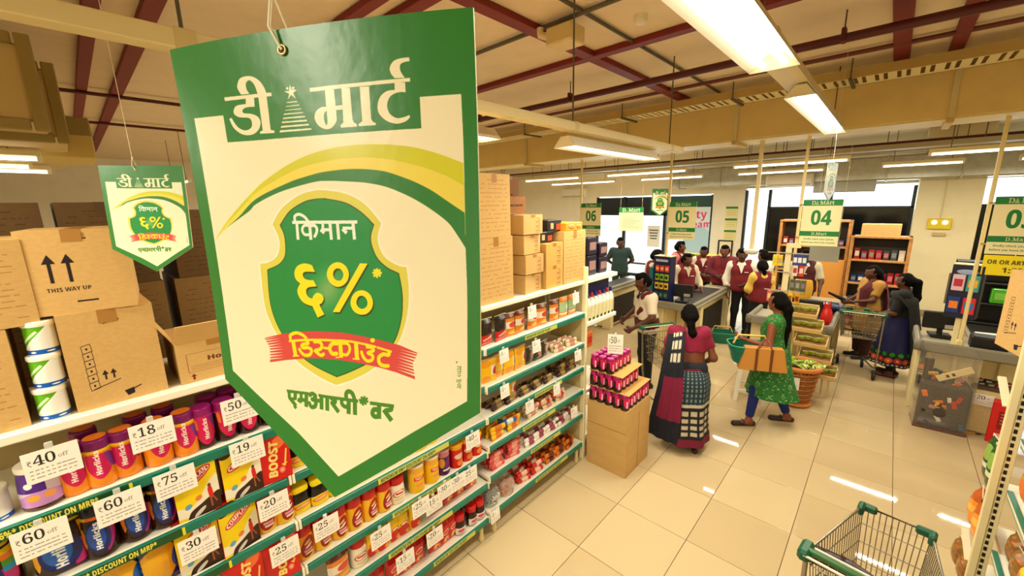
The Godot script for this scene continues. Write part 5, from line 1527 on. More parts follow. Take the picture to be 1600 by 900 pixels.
# ---------------------------------------------------------------- banners on strings
func banner(label: String, at: Vector3, b: Basis, wide: float, width_px: int, bend: Array) -> void:
	var t := thing("hanging_banner", label, "banner")
	t.transform = Transform3D(b, at)
	var f := wide / 0.5
	var HB := 0.5518
	var TB := 0.7136
	var P := func(u: float, v: float, back: float) -> Vector3:
		return Vector3(u, -v, bend[0] * u * v * 4 + bend[1] * u * u * 8 + bend[2] * v * v * 2 + bend[3] * u * v * v * 5 - back) * f
	var vs := []
	for j in 19: vs.append(HB * j / 18.0)
	for j in range(1, 8): vs.append(HB + (TB - HB) * j / 7.0)
	var front := st()
	var back := st()
	var n := 14
	var U := func(i: int, v: float) -> float:
		return (i / float(n) - 0.5) * 0.5 * (1.0 if v <= HB else (TB - v) / (TB - HB))
	for j in vs.size() - 1:
		for i in n:
			var q := [[U.call(i, vs[j]), vs[j]], [U.call(i + 1, vs[j]), vs[j]], [U.call(i + 1, vs[j + 1]), vs[j + 1]], [U.call(i, vs[j + 1]), vs[j + 1]]]
			for k in [0, 1, 2, 0, 2, 3]:
				var p: Vector3 = P.call(q[k][0], q[k][1], 0.0)
				var du: Vector3 = P.call(q[k][0] + 0.001, q[k][1], 0.0) - p
				var dv: Vector3 = P.call(q[k][0], q[k][1] + 0.001, 0.0) - p
				front.set_normal(dv.cross(du).normalized())
				front.set_uv(Vector2(q[k][0] / 0.5 + 0.5, q[k][1] / TB))
				front.add_vertex(p)
			for k in [0, 2, 1, 0, 3, 2]:
				back.set_normal(Vector3(0, 0, -1))
				back.add_vertex(P.call(q[k][0], q[k][1], 0.005))
	var sheet := banner_sheet(width_px)
	var m := TM(sheet.done(), 0.3, 0.5)
	m.normal_enabled = true
	var nt := NoiseTexture2D.new()
	nt.width = 256
	nt.height = 256
	nt.seamless = true
	nt.as_normal_map = true
	nt.bump_strength = 1.2
	var fn := FastNoiseLite.new()
	fn.seed = 3
	fn.frequency = 0.06
	nt.noise = fn
	m.normal_texture = nt
	m.normal_scale = 0.12
	part("printed_face", front.commit(), m, t)
	part("card_back", back.commit(), M(Color(0.85, 0.82, 0.72), 0.6), t)
	# card edge
	var e := st()
	var loop := []
	for j in vs.size(): loop.append([U.call(0, vs[j]), vs[j]])
	for j in range(vs.size() - 1, -1, -1): loop.append([U.call(n, vs[j]), vs[j]])
	for i in loop.size():
		var a = loop[i]
		var c = loop[(i + 1) % loop.size()]
		var pa: Vector3 = P.call(a[0], a[1], 0.0)
		var pc: Vector3 = P.call(c[0], c[1], 0.0)
		if pa.distance_to(pc) < 0.0001: continue
		face(e, Transform3D.IDENTITY, [pa, pc, P.call(c[0], c[1], 0.005), P.call(a[0], a[1], 0.005)], (pa - pc).cross(Vector3(0, 0, 1)).normalized())
	part("card_edge", e.commit(), M(Color(0.9, 0.86, 0.68), 0.6), t)
	# eyelet and string, up to the ceiling
	var ey: Vector3 = P.call(-0.035, 0.028, -0.002)
	var s := st()
	var ring := []
	for k in 14: ring.append(ey + Vector3(cos(TAU * k / 14), sin(TAU * k / 14), 0) * 0.006 * f)
	tube(s, ring, 0.0018 * f, 6, true)
	part("eyelet", s.commit(), M(Color(0.8, 0.7, 0.5), 0.3, 0.8), t)
	s = st()
	lathe(s, [[0.0, 0.0], [0.0045 * f, 0.0]], 12)
	part("eyelet_hole", s.commit(), M(Color(0.25, 0.08, 0.04), 0.6), t, ey, Vector3(PI / 2, 0, 0))
	s = st()
	var up: Vector3 = b.inverse() * Vector3.UP
	var y1 := 4.0 - at.y
	var knot: Vector3 = ey + up * 0.075 * f + Vector3(-0.003, 0, 0.004) * f
	tube(s, [ey, ey + up * 0.03 * f + Vector3(-0.012, 0, 0.006) * f, knot], 0.0022 * f, 6)
	tube(s, [ey + Vector3(0, 0, -0.006) * f, ey + up * 0.03 * f + Vector3(0.006, 0, -0.008) * f, knot], 0.0012 * f, 6)
	tube(s, [knot, knot + up * (y1 * 0.5) + Vector3(-0.012, 0, 0) * f, ey + up * (y1 - ey.y)], 0.0017 * f, 6)
	ball(s, knot, Vector3(0.0045, 0.009, 0.0045) * f, 8)
	part("string", s.commit(), M(Color(0.95, 0.92, 0.82), 0.7), t)

func build_banners() -> void:
	var f := 0.594
	var cam := Vector3(0, 2.59, 0)
	var b := Basis(Vector3(0.8535, 0.0198, -0.521), Vector3(-0.0254, 0.9997, -0.0036), Vector3(0.5208, 0.0163, 0.8537)).orthonormalized()
	banner("large green and cream discount banner hanging close to the viewer", cam + f * (Vector3(-0.6509, 2.8432, -0.2684) - cam), b, 0.5 * f, 960, [0.0244, -0.0292, 0.0543, 0.0435])
	b = Basis(Vector3(0.6065, -0.0078, -0.7952), Vector3(-0.041, 0.9983, -0.041), Vector3(0.7942, 0.0574, 0.6051)).orthonormalized()
	f = 0.53
	banner("small green and cream discount banner hanging left of the large one", cam + f * (Vector3(-3.7433, 2.885, -0.3825) - cam), b, 0.5 * f, 256, [0, 0, 0, 0.02])

# ---------------------------------------------------------------- check-outs
const LANE_Z := -6.8

func checkout(label: String, xr: float, item: int) -> void:
	# counter with its near end at z -6.55; xr is the right hand edge
	var t := thing("checkout_counter", label, "checkout counter", Vector3(xr - 0.5, 0, -7.7))
	var cream := M(Color(0.9, 0.84, 0.64), 0.5)
	var grey := M(Color(0.52, 0.5, 0.43), 0.4)
	part("body", bxat(Vector3(0.2, 0.42, -0.35), Vector3(0.36, 0.78, 1.55), 0.01), cream, t)
	part("body", bxat(Vector3(-0.2, 0.42, 0.62), Vector3(0.4, 0.78, 0.5), 0.01), cream, t)
	for z in [0.4, -1.15]: part("side_panel", bxat(Vector3(0.36, 0.41, z), Vector3(0.2, 0.82, 0.12), 0.008), cream, t)
	part("side_panel", bxat(Vector3(-0.4, 0.41, 0.6), Vector3(0.14, 0.82, 0.6), 0.008), cream, t)
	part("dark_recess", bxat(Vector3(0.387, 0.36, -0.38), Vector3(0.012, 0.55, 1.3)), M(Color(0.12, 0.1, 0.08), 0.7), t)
	part("counter_top", bxat(Vector3(0.24, 0.83, -0.1), Vector3(0.48, 0.05, 2.3), 0.012), M(Color(0.62, 0.59, 0.5), 0.35), t)
	part("counter_top", bxat(Vector3(-0.24, 0.83, 0.66), Vector3(0.48, 0.05, 0.78), 0.012), M(Color(0.62, 0.59, 0.5), 0.35), t)
	part("belt", bxat(Vector3(0.23, 0.862, 0.05), Vector3(0.4, 0.016, 1.8), 0.004), M(Color(0.1, 0.095, 0.085), 0.5), t)
	var s := st()
	for q in [[Vector3(0.48, 0.86, -0.1), Vector3(0.055, 0.13, 2.3)], [Vector3(-0.48, 0.86, 0.66), Vector3(0.055, 0.13, 0.78)], [Vector3(0, 0.86, 1.06), Vector3(0.98, 0.13, 0.055)]]:
		box(s, q[0], q[1], 0.018)
	part("bumper_rail", s.commit(), grey, t)
	s = st()
	for q in [Vector3(0.47, 0.86, 1.05), Vector3(-0.47, 0.86, 1.05)]:
		s = st()
		lathe(s, [[0.0, -0.065], [0.045, -0.06], [0.052, 0.0], [0.045, 0.06], [0.0, 0.065]], 14, 1, 1, 0, 1, q)
		part("bumper_corner", s.commit(), M(Color(0.46, 0.44, 0.38), 0.4), t)
	part("rail_trim", bxat(Vector3(0.509, 0.845, -0.1), Vector3(0.006, 0.02, 2.2)), M(Color(0.75, 0.73, 0.66), 0.35), t)

func till(label: String, at: Vector3, turn: float) -> void:
	var t := thing("till_screen", label, "till", at, turn)
	part("base", bxat(Vector3(0, 0.015, 0), Vector3(0.2, 0.03, 0.2), 0.006), M(Color(0.05, 0.05, 0.05), 0.5), t)
	part("neck", bxat(Vector3(0, 0.08, -0.02), Vector3(0.05, 0.12, 0.04), 0.006), M(Color(0.06, 0.06, 0.06), 0.5), t)
	part("housing", bxat(Vector3(0, 0.2, 0), Vector3(0.34, 0.22, 0.05), 0.012), M(Color(0.03, 0.03, 0.035), 0.45), t)
	part("screen", bxat(Vector3(0, 0.2, -0.026), Vector3(0.3, 0.18, 0.004)), M(Color(0.12, 0.13, 0.15), 0.15), t)
	part("label", bxat(Vector3(0.08, 0.13, 0.026), Vector3(0.1, 0.05, 0.002)), M(Color(0.7, 0.68, 0.62), 0.5), t)

var sign_tex := {}
func lane_sign(num: String, x: float, label_tail: String, pole: String) -> void:
	var cream := M(Color(0.93, 0.86, 0.62), 0.45)
	var p := thing("lane_pole", "thin cream pole %s" % pole, "pole", Vector3(x, 0, LANE_Z))
	part("shaft", bxat(Vector3(0, 1.75, 0), Vector3(0.035, 3.3, 0.035), 0.006), cream, p)
	part("foot", bxat(Vector3(0, 0.055, 0), Vector3(0.1, 0.11, 0.1), 0.01), cream, p)
	part("collar", bxat(Vector3(0, 0.92, 0), Vector3(0.06, 0.06, 0.06), 0.008), cream, p)
	var t := thing("lane_sign", "cream and green hanging lane sign reading %s%s" % [num, label_tail], "sign", Vector3(x + 0.24, 2.27, LANE_Z + 0.03), 0.05, "")
	var b := Sheet.new(168, 244, Color(0.98, 0.94, 0.74))
	var green := Color(0.05, 0.5, 0.22)
	b.rect(0, 0, 168, 32, green)
	b.text(serif, "D", 36, 26, 26, Color(0.95, 0.92, 0.75), 0, 0.8)
	for i in 4: b.rect(58 - i * 1.5, 10 + i * 5, 5 + i * 3, 2.5, Color(0.95, 0.92, 0.75))
	b.text(serif, "Mart", 72, 26, 26, Color(0.95, 0.92, 0.75), 0, 0.8)
	b.text(sans, num, 84, 132, 104, green, 0, 1.5, 0.78, true)
	b.rect(0, 166, 168, 26, green)
	b.text(serif, "D.Mart", 84, 186, 20, Color(0.93, 0.9, 0.7), 0, 0.6, 1.0, true)
	b.text(sans, "Kindly check your goods", 84, 212, 13, Color(0.35, 0.55, 0.3), 0, 0.0, 0.85, true)
	b.text(sans, "before you leave the counter", 84, 230, 13, Color(0.35, 0.55, 0.3), 0, 0.0, 0.8, true)
	var s := st()
	quad(s, Vector3(-0.21, 0.305, 0.004), Vector3(0.21, 0.305, 0.004), Vector3(0.21, -0.305, 0.004), Vector3(-0.21, -0.305, 0.004))
	part("printed_face", s.commit(), TM(b.done(), 0.4), t)
	part("board", bxat(Vector3.ZERO, Vector3(0.42, 0.61, 0.006)), M(Color(0.9, 0.85, 0.66), 0.5), t)
	for y in [0.24, -0.2]: part("bracket", bxat(Vector3(-0.22, y, -0.01), Vector3(0.06, 0.018, 0.02), 0.003), M(Color(0.7, 0.62, 0.42), 0.4), t)

func small_box(n: String, label: String, cat: String, at: Vector3, d: Vector3, c: Color, c2: Color, group := "", turn := 0.0) -> Node3D:
	var t := thing(n, label, cat, at, turn, group)
	part("pack", bxat(Vector3(0, d.y / 2, 0), d, minf(d.x, d.y) * 0.06), M(c, 0.4), t)
	part("printed_label", bxat(Vector3(0, d.y * 0.5, d.z / 2 + 0.0008), Vector3(d.x * 0.7, d.y * 0.45, 0.0016)), M(c2, 0.45), t)
	return t

func build_checkouts() -> void:
	var cream := M(Color(0.92, 0.86, 0.66), 0.45)
	var wood := grain(Color(0.72, 0.5, 0.26), 0.12, 2.0, 0.5, 0.02)
	checkout("cream checkout counter with grey bumper, maroon clad staff standing behind it", -2.2, 0)
	checkout("cream checkout counter with a red bag on its belt", -0.4, 1)
	checkout("cream checkout counter at the right, behind the clear bin", 1.4, 2)
	checkout("checkout counter at the left, mostly hidden behind the white end display", -3.95, 3)
	lane_sign("06", -4.46, ", furthest left", "furthest left, carrying the smallest looking lane sign")
	lane_sign("05", -2.74, " above the staff", "beside the dark blue display, below the lane sign above the staff")
	lane_sign("04", -0.93, " with a small banner in front of it", "behind the snack rack, holding the sign with a banner before it")
	lane_sign("03", 0.76, " cut by the right edge of the photo", "at the right, beside the toothbrush display")
	# hanging pipe with a sensor head between lanes 05 and 04
	var t := thing("sensor_pole", "white hanging pole ending in a flat round sensor", "pole", Vector3(-1.47, 1.82, -6.8))
	part("shaft", bxat(Vector3(0, 0.8, 0), Vector3(0.05, 1.55, 0.05), 0.006), cream, t)
	var s := st()
	lathe(s, [[0.0, -0.03], [0.07, -0.02], [0.1, 0.02], [0.1, 0.05], [0.0, 0.06]], 16)
	part("sensor_head", s.commit(), M(Color(0.93, 0.92, 0.86), 0.4), t)
	# small banners far in
	var bs := Basis(Vector3(0.22, 0, -0.97), Vector3(0, 1, 0), Vector3(0.97, 0, 0.22)).orthonormalized()
	banner("tiny discount banner seen nearly edge on in front of lane sign 04", Vector3(-0.5, 2.94, -5.3), bs, 0.27, 96, [0, 0, 0, 0])
	banner("tiny discount banner hanging left of lane sign 05 before the window", Vector3(-3.84, 2.86, -9.0), Basis(Vector3(0.5, 0, -0.86), Vector3(0, 1, 0), Vector3(0.86, 0, 0.5)).orthonormalized(), 0.42, 96, [0, 0, 0, 0])
	# tills and things on the counters
	till("black till screen on the lane 05 counter", Vector3(-2.5, 0.87, -7.0), 0.2)
	till("black till screen on the lane 03 counter beside the toothbrush stand", Vector3(0.62, 0.87, -7.2), 0.1)
	till("black till screen on the lane 04 counter behind the wooden trays", Vector3(-0.72, 0.87, -6.95), 0.1)
	t = thing("printer", "black receipt printer box on the near end of the lane 03 counter", "printer", Vector3(0.98, 0.87, -6.85))
	part("case", bxat(Vector3(0, 0.08, 0), Vector3(0.28, 0.16, 0.22), 0.02), M(Color(0.03, 0.03, 0.03), 0.5), t)
	part("slot", bxat(Vector3(0, 0.161, 0), Vector3(0.16, 0.004, 0.03)), M(Color(0.2, 0.2, 0.2), 0.5), t)
	t = thing("leaflet_stack", "white leaflets on the lane 03 counter", "papers", Vector3(1.05, 0.9, -7.4))
	for i in 3: part("sheet", bxat(Vector3(i * 0.01, 0.003 + i * 0.004, 0), Vector3(0.2, 0.003, 0.28)), M(Color(0.95, 0.93, 0.88), 0.6), t, Vector3.ZERO, Vector3(0, i * 0.1, 0))
	t = thing("red_bag", "red plastic carrier bag standing on the lane 04 belt", "bag", Vector3(-0.5, 0.872, -6.95))
	s = st()
	lathe(s, [[0.07, 0.0], [0.085, 0.02], [0.09, 0.12], [0.07, 0.2], [0.045, 0.23], [0.06, 0.27]], 12, 0.8, 1.1)
	part("bag", s.commit(), M(Color(0.82, 0.12, 0.1), 0.35), t)
	for sg in [-1, 1]:
		s = st()
		tube(s, [Vector3(sg * 0.04, 0.25, 0), Vector3(sg * 0.03, 0.33, 0.01), Vector3(sg * 0.015, 0.25, 0.02)], 0.007, 6)
		part("handle", s.commit(), M(Color(0.78, 0.1, 0.08), 0.35), t)
	t = thing("blue_bundle", "crumpled blue bags on the lane 04 counter beside the cashier", "bag", Vector3(-0.52, 0.86, -7.7))
	s = st()
	for i in 6: ball(s, Vector3(rng.randf_range(-0.1, 0.1), 0.06 + rng.randf() * 0.05, rng.randf_range(-0.12, 0.12)), Vector3(0.07, 0.06, 0.08), 8)
	part("bundle", s.commit(), M(Color(0.03, 0.12, 0.32), 0.4), t)
	t = thing("steel_bowl", "shallow steel bowl on a red stand on the lane 04 counter", "bowl", Vector3(-0.66, 0.87, -7.45))
	s = st()
	lathe(s, [[0.05, 0.0], [0.05, 0.1], [0.03, 0.12]], 12)
	part("stand", s.commit(), M(Color(0.75, 0.12, 0.1), 0.4), t)
	s = st()
	lathe(s, [[0.03, 0.12], [0.1, 0.14], [0.15, 0.18], [0.145, 0.182], [0.09, 0.15], [0.0, 0.135]], 20)
	part("bowl", s.commit(), M(Color(0.6, 0.58, 0.52), 0.25, 0.8), t)
	t = thing("yellow_sack", "yellow carrier bag held up in front of the cashier's waist", "bag", Vector3(-1.0, 0.86, -8.6))
	s = st()
	lathe(s, [[0.12, 0.0], [0.14, 0.03], [0.15, 0.2], [0.13, 0.32], [0.11, 0.34]], 12, 1.0, 0.5)
	part("bag", s.commit(), M(Color(0.87, 0.66, 0.22), 0.45), t)
	part("printed_disc", bxat(Vector3(0, 0.14, 0.075), Vector3(0.09, 0.08, 0.006), 0.003), M(Color(0.45, 0.55, 0.12), 0.5), t)
	# blue razor display beside pole 05
	t = thing("blue_display", "tall dark blue display of hanging packs beside the pole of lane 05", "display stand", Vector3(-2.82, 0.87, -6.85), -0.12)
	part("body", bxat(Vector3(0.05, 0.4, 0), Vector3(0.3, 0.8, 0.2), 0.008), M(Color(0.03, 0.06, 0.26), 0.4), t)
	part("top", bxat(Vector3(0.05, 0.803, 0), Vector3(0.3, 0.008, 0.2)), M(Color(0.92, 0.86, 0.66), 0.5), t)
	part("header", bxat(Vector3(0.05, 0.73, 0.102), Vector3(0.22, 0.04, 0.004)), M(Color(0.7, 0.75, 0.85), 0.4), t)
	var k := 0
	for r in [[0.6, Color(0.82, 0.25, 0.14), Color(0.95, 0.7, 0.5)], [0.45, Color(0.55, 0.72, 0.1), Color(0.08, 0.1, 0.1)], [0.3, Color(0.88, 0.72, 0.15), Color(0.1, 0.1, 0.1)], [0.14, Color(0.08, 0.25, 0.3), Color(0.3, 0.5, 0.4)]]:
		for i in 3:
			k += 1
			small_box("razor_pack", "small pack on the blue display, %s row down, %s from left" % [NTH[(k - 1) / 3], NTH[i]], "pack", Vector3(-2.85 + i * 0.085, 0.87 + r[0] - 0.06, -6.742 + i * 0.01), Vector3(0.07, 0.11, 0.02), r[1], r[2], "packs on the blue display", -0.12)
	for i in 4: small_box("teal_bottle", "teal bottle pack on the left side of the dark blue display, %s of four" % NTH[i], "pack", Vector3(-2.955, 0.95 + (i / 2) * 0.28, -6.83 + (i % 2) * 0.08), Vector3(0.05, 0.24, 0.06), Color(0.05, 0.42, 0.45), Color(0.75, 0.85, 0.3), "teal packs on the blue display", -1.7)
	# toothbrush stand on lane 03
	t = thing("toothbrush_stand", "dark blue toothbrush display with a pale logo on the lane 03 counter", "display stand", Vector3(0.73, 1.2, -6.9), -0.25)
	part("body", bxat(Vector3(0, 0.31, 0), Vector3(0.25, 0.62, 0.16), 0.006), M(Color(0.02, 0.04, 0.2), 0.4), t)
	part("post", bxat(Vector3(0, -0.16, 0.03), Vector3(0.05, 0.34, 0.03), 0.004), cream, t)
	part("lid", bxat(Vector3(0, 0.624, 0), Vector3(0.25, 0.008, 0.16)), M(Color(0.9, 0.8, 0.58), 0.5), t)
	part("side_tray", bxat(Vector3(-0.135, 0.33, 0), Vector3(0.02, 0.36, 0.14), 0.003), M(Color(0.4, 0.36, 0.3), 0.5), t)
	s = st()
	ball(s, Vector3(0, 0.54, 0.081), Vector3(0.09, 0.03, 0.006), 12)
	part("logo", s.commit(), M(Color(0.6, 0.68, 0.85), 0.4), t)
	k = 0
	for q in [[-0.055, 0.32, Color(0.88, 0.75, 0.8), Color(0.75, 0.15, 0.3)], [0.06, 0.32, Color(0.25, 0.62, 0.6), Color(0.93, 0.7, 0.15)], [-0.06, 0.06, Color(0.05, 0.2, 0.5), Color(0.93, 0.5, 0.1)], [0.06, 0.06, Color(0.85, 0.15, 0.2), Color(0.1, 0.45, 0.75)]]:
		k += 1
		small_box("brush_pack", "bright toothbrush pack on the blue stand at lane 03, %s of four" % NTH[k - 1], "pack", Vector3(0.73, 1.2, -6.9) + Vector3(q[0], q[1], 0.088).rotated(Vector3.UP, -0.25), Vector3(0.1, 0.19, 0.016), q[2], q[3], "toothbrush packs", -0.25)
	# dark shelf and yellow card at lane 03
	t = thing("dark_rack", "black open rack behind the toothbrush stand at lane 03", "rack", Vector3(1.12, 0.88, -8.3))
	part("back", bxat(Vector3(0, 0.42, -0.12), Vector3(0.75, 0.84, 0.02)), M(Color(0.03, 0.03, 0.03), 0.5), t)
	for y in [0.01, 0.28, 0.56, 0.83]: part("shelf", bxat(Vector3(0, y, 0), Vector3(0.75, 0.02, 0.26), 0.003), M(Color(0.05, 0.05, 0.05), 0.5), t)
	small_box("green_pack", "bright green pack in the black rack at lane 03", "pack", Vector3(1.2, 1.18, -8.22), Vector3(0.2, 0.2, 0.1), Color(0.3, 0.68, 0.15), Color(0.5, 0.8, 0.3))
	small_box("yellow_pack", "flat yellow pack in the black rack at lane 03", "pack", Vector3(0.92, 1.18, -8.22), Vector3(0.12, 0.05, 0.1), Color(0.9, 0.75, 0.1), Color(0.95, 0.85, 0.4))
	t = thing("yellow_notice", "bright yellow lettered notice under lane sign 03", "notice", Vector3(1.02, 1.84, -6.8))
	var b := Sheet.new(128, 64, Color(0.96, 0.88, 0.05))
	b.text(sans, "OR OR ARTICLE", 64, 28, 18, Color(0.3, 0.28, 0.1), 0, 0.5, 0.85, true)
	b.text(sans, "1:50", 64, 54, 22, Color(0.3, 0.28, 0.1), 0, 0.5, 1.0, true)
	s = st()
	quad(s, Vector3(-0.22, 0.11, 0.003), Vector3(0.22, 0.11, 0.003), Vector3(0.22, -0.11, 0.003), Vector3(-0.22, -0.11, 0.003))
	part("printed_face", s.commit(), TM(b.done(), 0.5), t)
	part("card", bxat(Vector3.ZERO, Vector3(0.44, 0.22, 0.004)), M(Color(0.93, 0.85, 0.1), 0.5), t)
	rod("hanger", Vector3(0, 0.11, 0), Vector3(0, 0.125, 0), 0.004, cream, t)
	# notices at the back
	t = thing("notice_sheet", "pale notice sheet with a green printed head before the window", "notice", Vector3(-5.27, 2.12, -10.5), 0.12)
	b = Sheet.new(128, 128, Color(0.9, 0.9, 0.72))
	b.rect(0, 0, 128, 28, Color(0.1, 0.5, 0.22))
	b.text(serif, "D..Mart", 64, 24, 26, Color(0.95, 0.93, 0.8), 0, 0.8, 1.0, true)
	for i in 7: b.rect(18, 40 + i * 11, 92 - (i % 3) * 14, 3, Color(0.65, 0.68, 0.5))
	s = st()
	quad(s, Vector3(-0.34, 0.32, 0.003), Vector3(0.34, 0.32, 0.003), Vector3(0.34, -0.32, 0.003), Vector3(-0.34, -0.32, 0.003))
	part("printed_face", s.commit(), TM(b.done(), 0.5), t)
	part("sheet", bxat(Vector3.ZERO, Vector3(0.68, 0.64, 0.004)), M(Color(0.88, 0.88, 0.74), 0.6), t)
	for sg in [-1, 1]: rod("string", Vector3(sg * 0.3, 0.32, 0), Vector3(sg * 0.3, 1.88, 0), 0.003, cream, t)
	for i in 3:
		t = thing("wall_notice", "cream notice with a green bar on the far wall column, %s from the top" % NTH[i], "notice", Vector3(-3.46, 2.25 - i * 0.34, -13.19), 0, "notices on the column")
		part("sheet", bxat(Vector3.ZERO, Vector3(0.32, 0.3, 0.008)), M(Color(0.92, 0.88, 0.62), 0.5), t)
		part("green_bar", bxat(Vector3(0, 0.12, 0.005), Vector3(0.32, 0.06, 0.004)), M(Color(0.1, 0.5, 0.15), 0.5), t)
		for j in 3: part("text_line", bxat(Vector3(0, 0.04 - j * 0.06, 0.005), Vector3(0.24, 0.012, 0.003)), M(Color(0.72, 0.72, 0.45), 0.5), t)
	t = thing("framed_notice", "small framed notice on the column behind the staff", "frame", Vector3(-3.55, 1.1, -13.18))
	part("sheet", bxat(Vector3.ZERO, Vector3(0.32, 0.6, 0.01)), M(Color(0.93, 0.9, 0.78), 0.5), t)
	s = st()
	for q in [[Vector3(0, 0.3, 0.008), Vector3(0.4, 0.035, 0.02)], [Vector3(0, -0.3, 0.008), Vector3(0.4, 0.035, 0.02)], [Vector3(-0.185, 0, 0.008), Vector3(0.035, 0.6, 0.02)], [Vector3(0.185, 0, 0.008), Vector3(0.035, 0.6, 0.02)]]: box(s, q[0], q[1])
	part("frame", s.commit(), M(Color(0.08, 0.06, 0.04), 0.4), t)
	t = thing("ice_cream_poster", "pale blue poster with pink lettering on the window behind the staff", "poster", Vector3(-4.4, 1.65, -13.12))
	b = Sheet.new(128, 256, Color(0.85, 0.92, 0.95))
	b.fill([smooth([0, 120, 60, 100, 128, 130, 128, 256, 0, 256])], Color(0.7, 0.85, 0.93))
	b.text(sans, "ofty", 4, 62, 56, Color(0.88, 0.2, 0.5), -0.05)
	b.text(sans, "cream", 0, 110, 46, Color(0.88, 0.2, 0.5), -0.05)
	s = st()
	quad(s, Vector3(-0.38, 0.75, 0.003), Vector3(0.38, 0.75, 0.003), Vector3(0.38, -0.75, 0.003), Vector3(-0.38, -0.75, 0.003))
	part("printed_face", s.commit(), TM(b.done(), 0.4), t)
	part("sheet", bxat(Vector3.ZERO, Vector3(0.76, 1.5, 0.004)), M(Color(0.85, 0.9, 0.93), 0.5), t)
	t = thing("door_notice", "small white notice with lines of print on the glass door", "notice", Vector3(-5.75, 1.45, -13.12))
	part("sheet", bxat(Vector3.ZERO, Vector3(0.42, 0.7, 0.006)), M(Color(0.9, 0.9, 0.88), 0.5), t)
	for j in 4: part("text_line", bxat(Vector3(0, 0.2 - j * 0.09, 0.005), Vector3(0.32 - j * 0.03, 0.04, 0.003)), M(Color(0.35, 0.35, 0.35), 0.5), t)
	# stack of baskets behind the staff
	for i in 12:
		for j in 2:
			var q := thing("shopping_basket", "stacked shopping basket behind the staff, %s up in the %s pile" % [NTH[i], ["left", "right"][j]], "basket", Vector3(-3.55 + j * 0.45, i * 0.11, -10.2), 0, "stacked shopping baskets")
			var sh := st()
			lathe(sh, [[0.17, 0.0], [0.2, 0.1], [0.215, 0.105], [0.215, 0.115], [0.19, 0.11], [0.16, 0.01]], 12, 1.0, 0.75, 0, 1, Vector3.ZERO, 6.0)
			part("tub", sh.commit(), M(Color(0.85, 0.72, 0.3) if i % 3 else Color(0.8, 0.78, 0.5), 0.5), q)
			part("rim_label", bxat(Vector3(-0.12 if j else 0.16, 0.1, 0.165), Vector3(0.07, 0.05, 0.01)), M(Color(0.05, 0.4, 0.15), 0.5), q)
	# glazed cabinets at the back
	for q in [[-1.15, -10.55, 1.2, 2.16, "left wooden display cabinet behind the lane 04 cashier"], [-0.1, -10.35, 0.86, 1.88, "right wooden display cabinet behind the two women"]]:
		t = thing("display_cabinet", q[4], "cabinet", Vector3(q[0], 0, q[1]))
		for sg in [-1.0, 1.0]: part("side", bxat(Vector3(sg * (q[2] / 2 - 0.025), q[3] / 2, 0), Vector3(0.05, q[3], 0.36), 0.004), wood, t)
		part("back", bxat(Vector3(0, q[3] / 2, -0.17), Vector3(q[2], q[3], 0.02)), M(Color(0.2, 0.15, 0.1), 0.6), t)
		part("top", bxat(Vector3(0, q[3] - 0.02, 0), Vector3(q[2], 0.04, 0.38), 0.004), wood, t)
		for i in 4: part("shelf", bxat(Vector3(0, 0.06 + i * q[3] * 0.24, 0.01), Vector3(q[2] - 0.1, 0.035, 0.33), 0.003), wood, t)
		if q[0] < -1.0: part("door", bxat(Vector3(0.32, 0.7, 0.185), Vector3(0.5, 1.35, 0.02), 0.004), M(Color(0.86, 0.6, 0.27), 0.5), t)
		var cols := [Color(0.6, 0.1, 0.1), Color(0.75, 0.12, 0.2), Color(0.25, 0.3, 0.32), Color(0.85, 0.8, 0.72), Color(0.1, 0.25, 0.5), Color(0.3, 0.35, 0.15)]
		var m := 0
		for i in 4:
			for j in int(q[2] / 0.12):
				m += 1
				var c: Color = cols[(i * 2 + j / 2) % 6]
				var hgt := 0.12 + rng.randf() * 0.1
				small_box("packet", "small packet, %s shelf up in the %s cabinet, %s from left" % [NTH[i], "left" if q[0] < -1.0 else "right", NTH[j]], "packet", Vector3(q[0] - q[2] / 2 + 0.12 + j * 0.105, 0.078 + i * q[3] * 0.24, q[1] + 0.04 + rng.randf() * 0.05), Vector3(0.085, hgt, 0.08), c, cols[(i + j) % 6].lightened(0.4), "packets in the back cabinets")
	carton("brown_carton", "brown carton lying on top of the right wooden cabinet", Vector3(-0.12, 1.99, -10.35), Vector3(0.36, 0.22, 0.55), PI / 2, 2)
	t = thing("paper_sheet", "translucent white sheet hanging before the cashier's face", "sheet", Vector3(-0.68, 1.78, -7.6))
	part("sheet", bxat(Vector3.ZERO, Vector3(0.36, 0.24, 0.003)), M(Color(0.75, 0.78, 0.82), 0.5), t)
	for sg in [-1, 1]: rod("string", Vector3(sg * 0.15, 0.12, 0), Vector3(sg * 0.15, 2.2, 0), 0.002, cream, t)
	# snack rack with hanging strips
	t = thing("snack_rack", "cream snack rack post with hanging packs at the lane 04 counter", "rack", Vector3(-0.96, 0, -6.5))
	for x in [0.0]: part("post", bxat(Vector3(x, 1.0, 0), Vector3(0.07, 2.0, 0.035), 0.005), cream, t)
	part("cap", bxat(Vector3(0.05, 1.98, 0), Vector3(0.16, 0.06, 0.04), 0.004), cream, t, Vector3.ZERO, Vector3(0, 0, 0.0))
	part("foot", bxat(Vector3(0, 0.02, 0), Vector3(0.3, 0.04, 0.4), 0.005), cream, t)
	for y in [1.88, 1.62, 1.36]: part("arm", bxat(Vector3(0.0, y, 0.03), Vector3(0.46, 0.012, 0.012)), M(Color(0.7, 0.66, 0.55), 0.4), t)
	k = 0
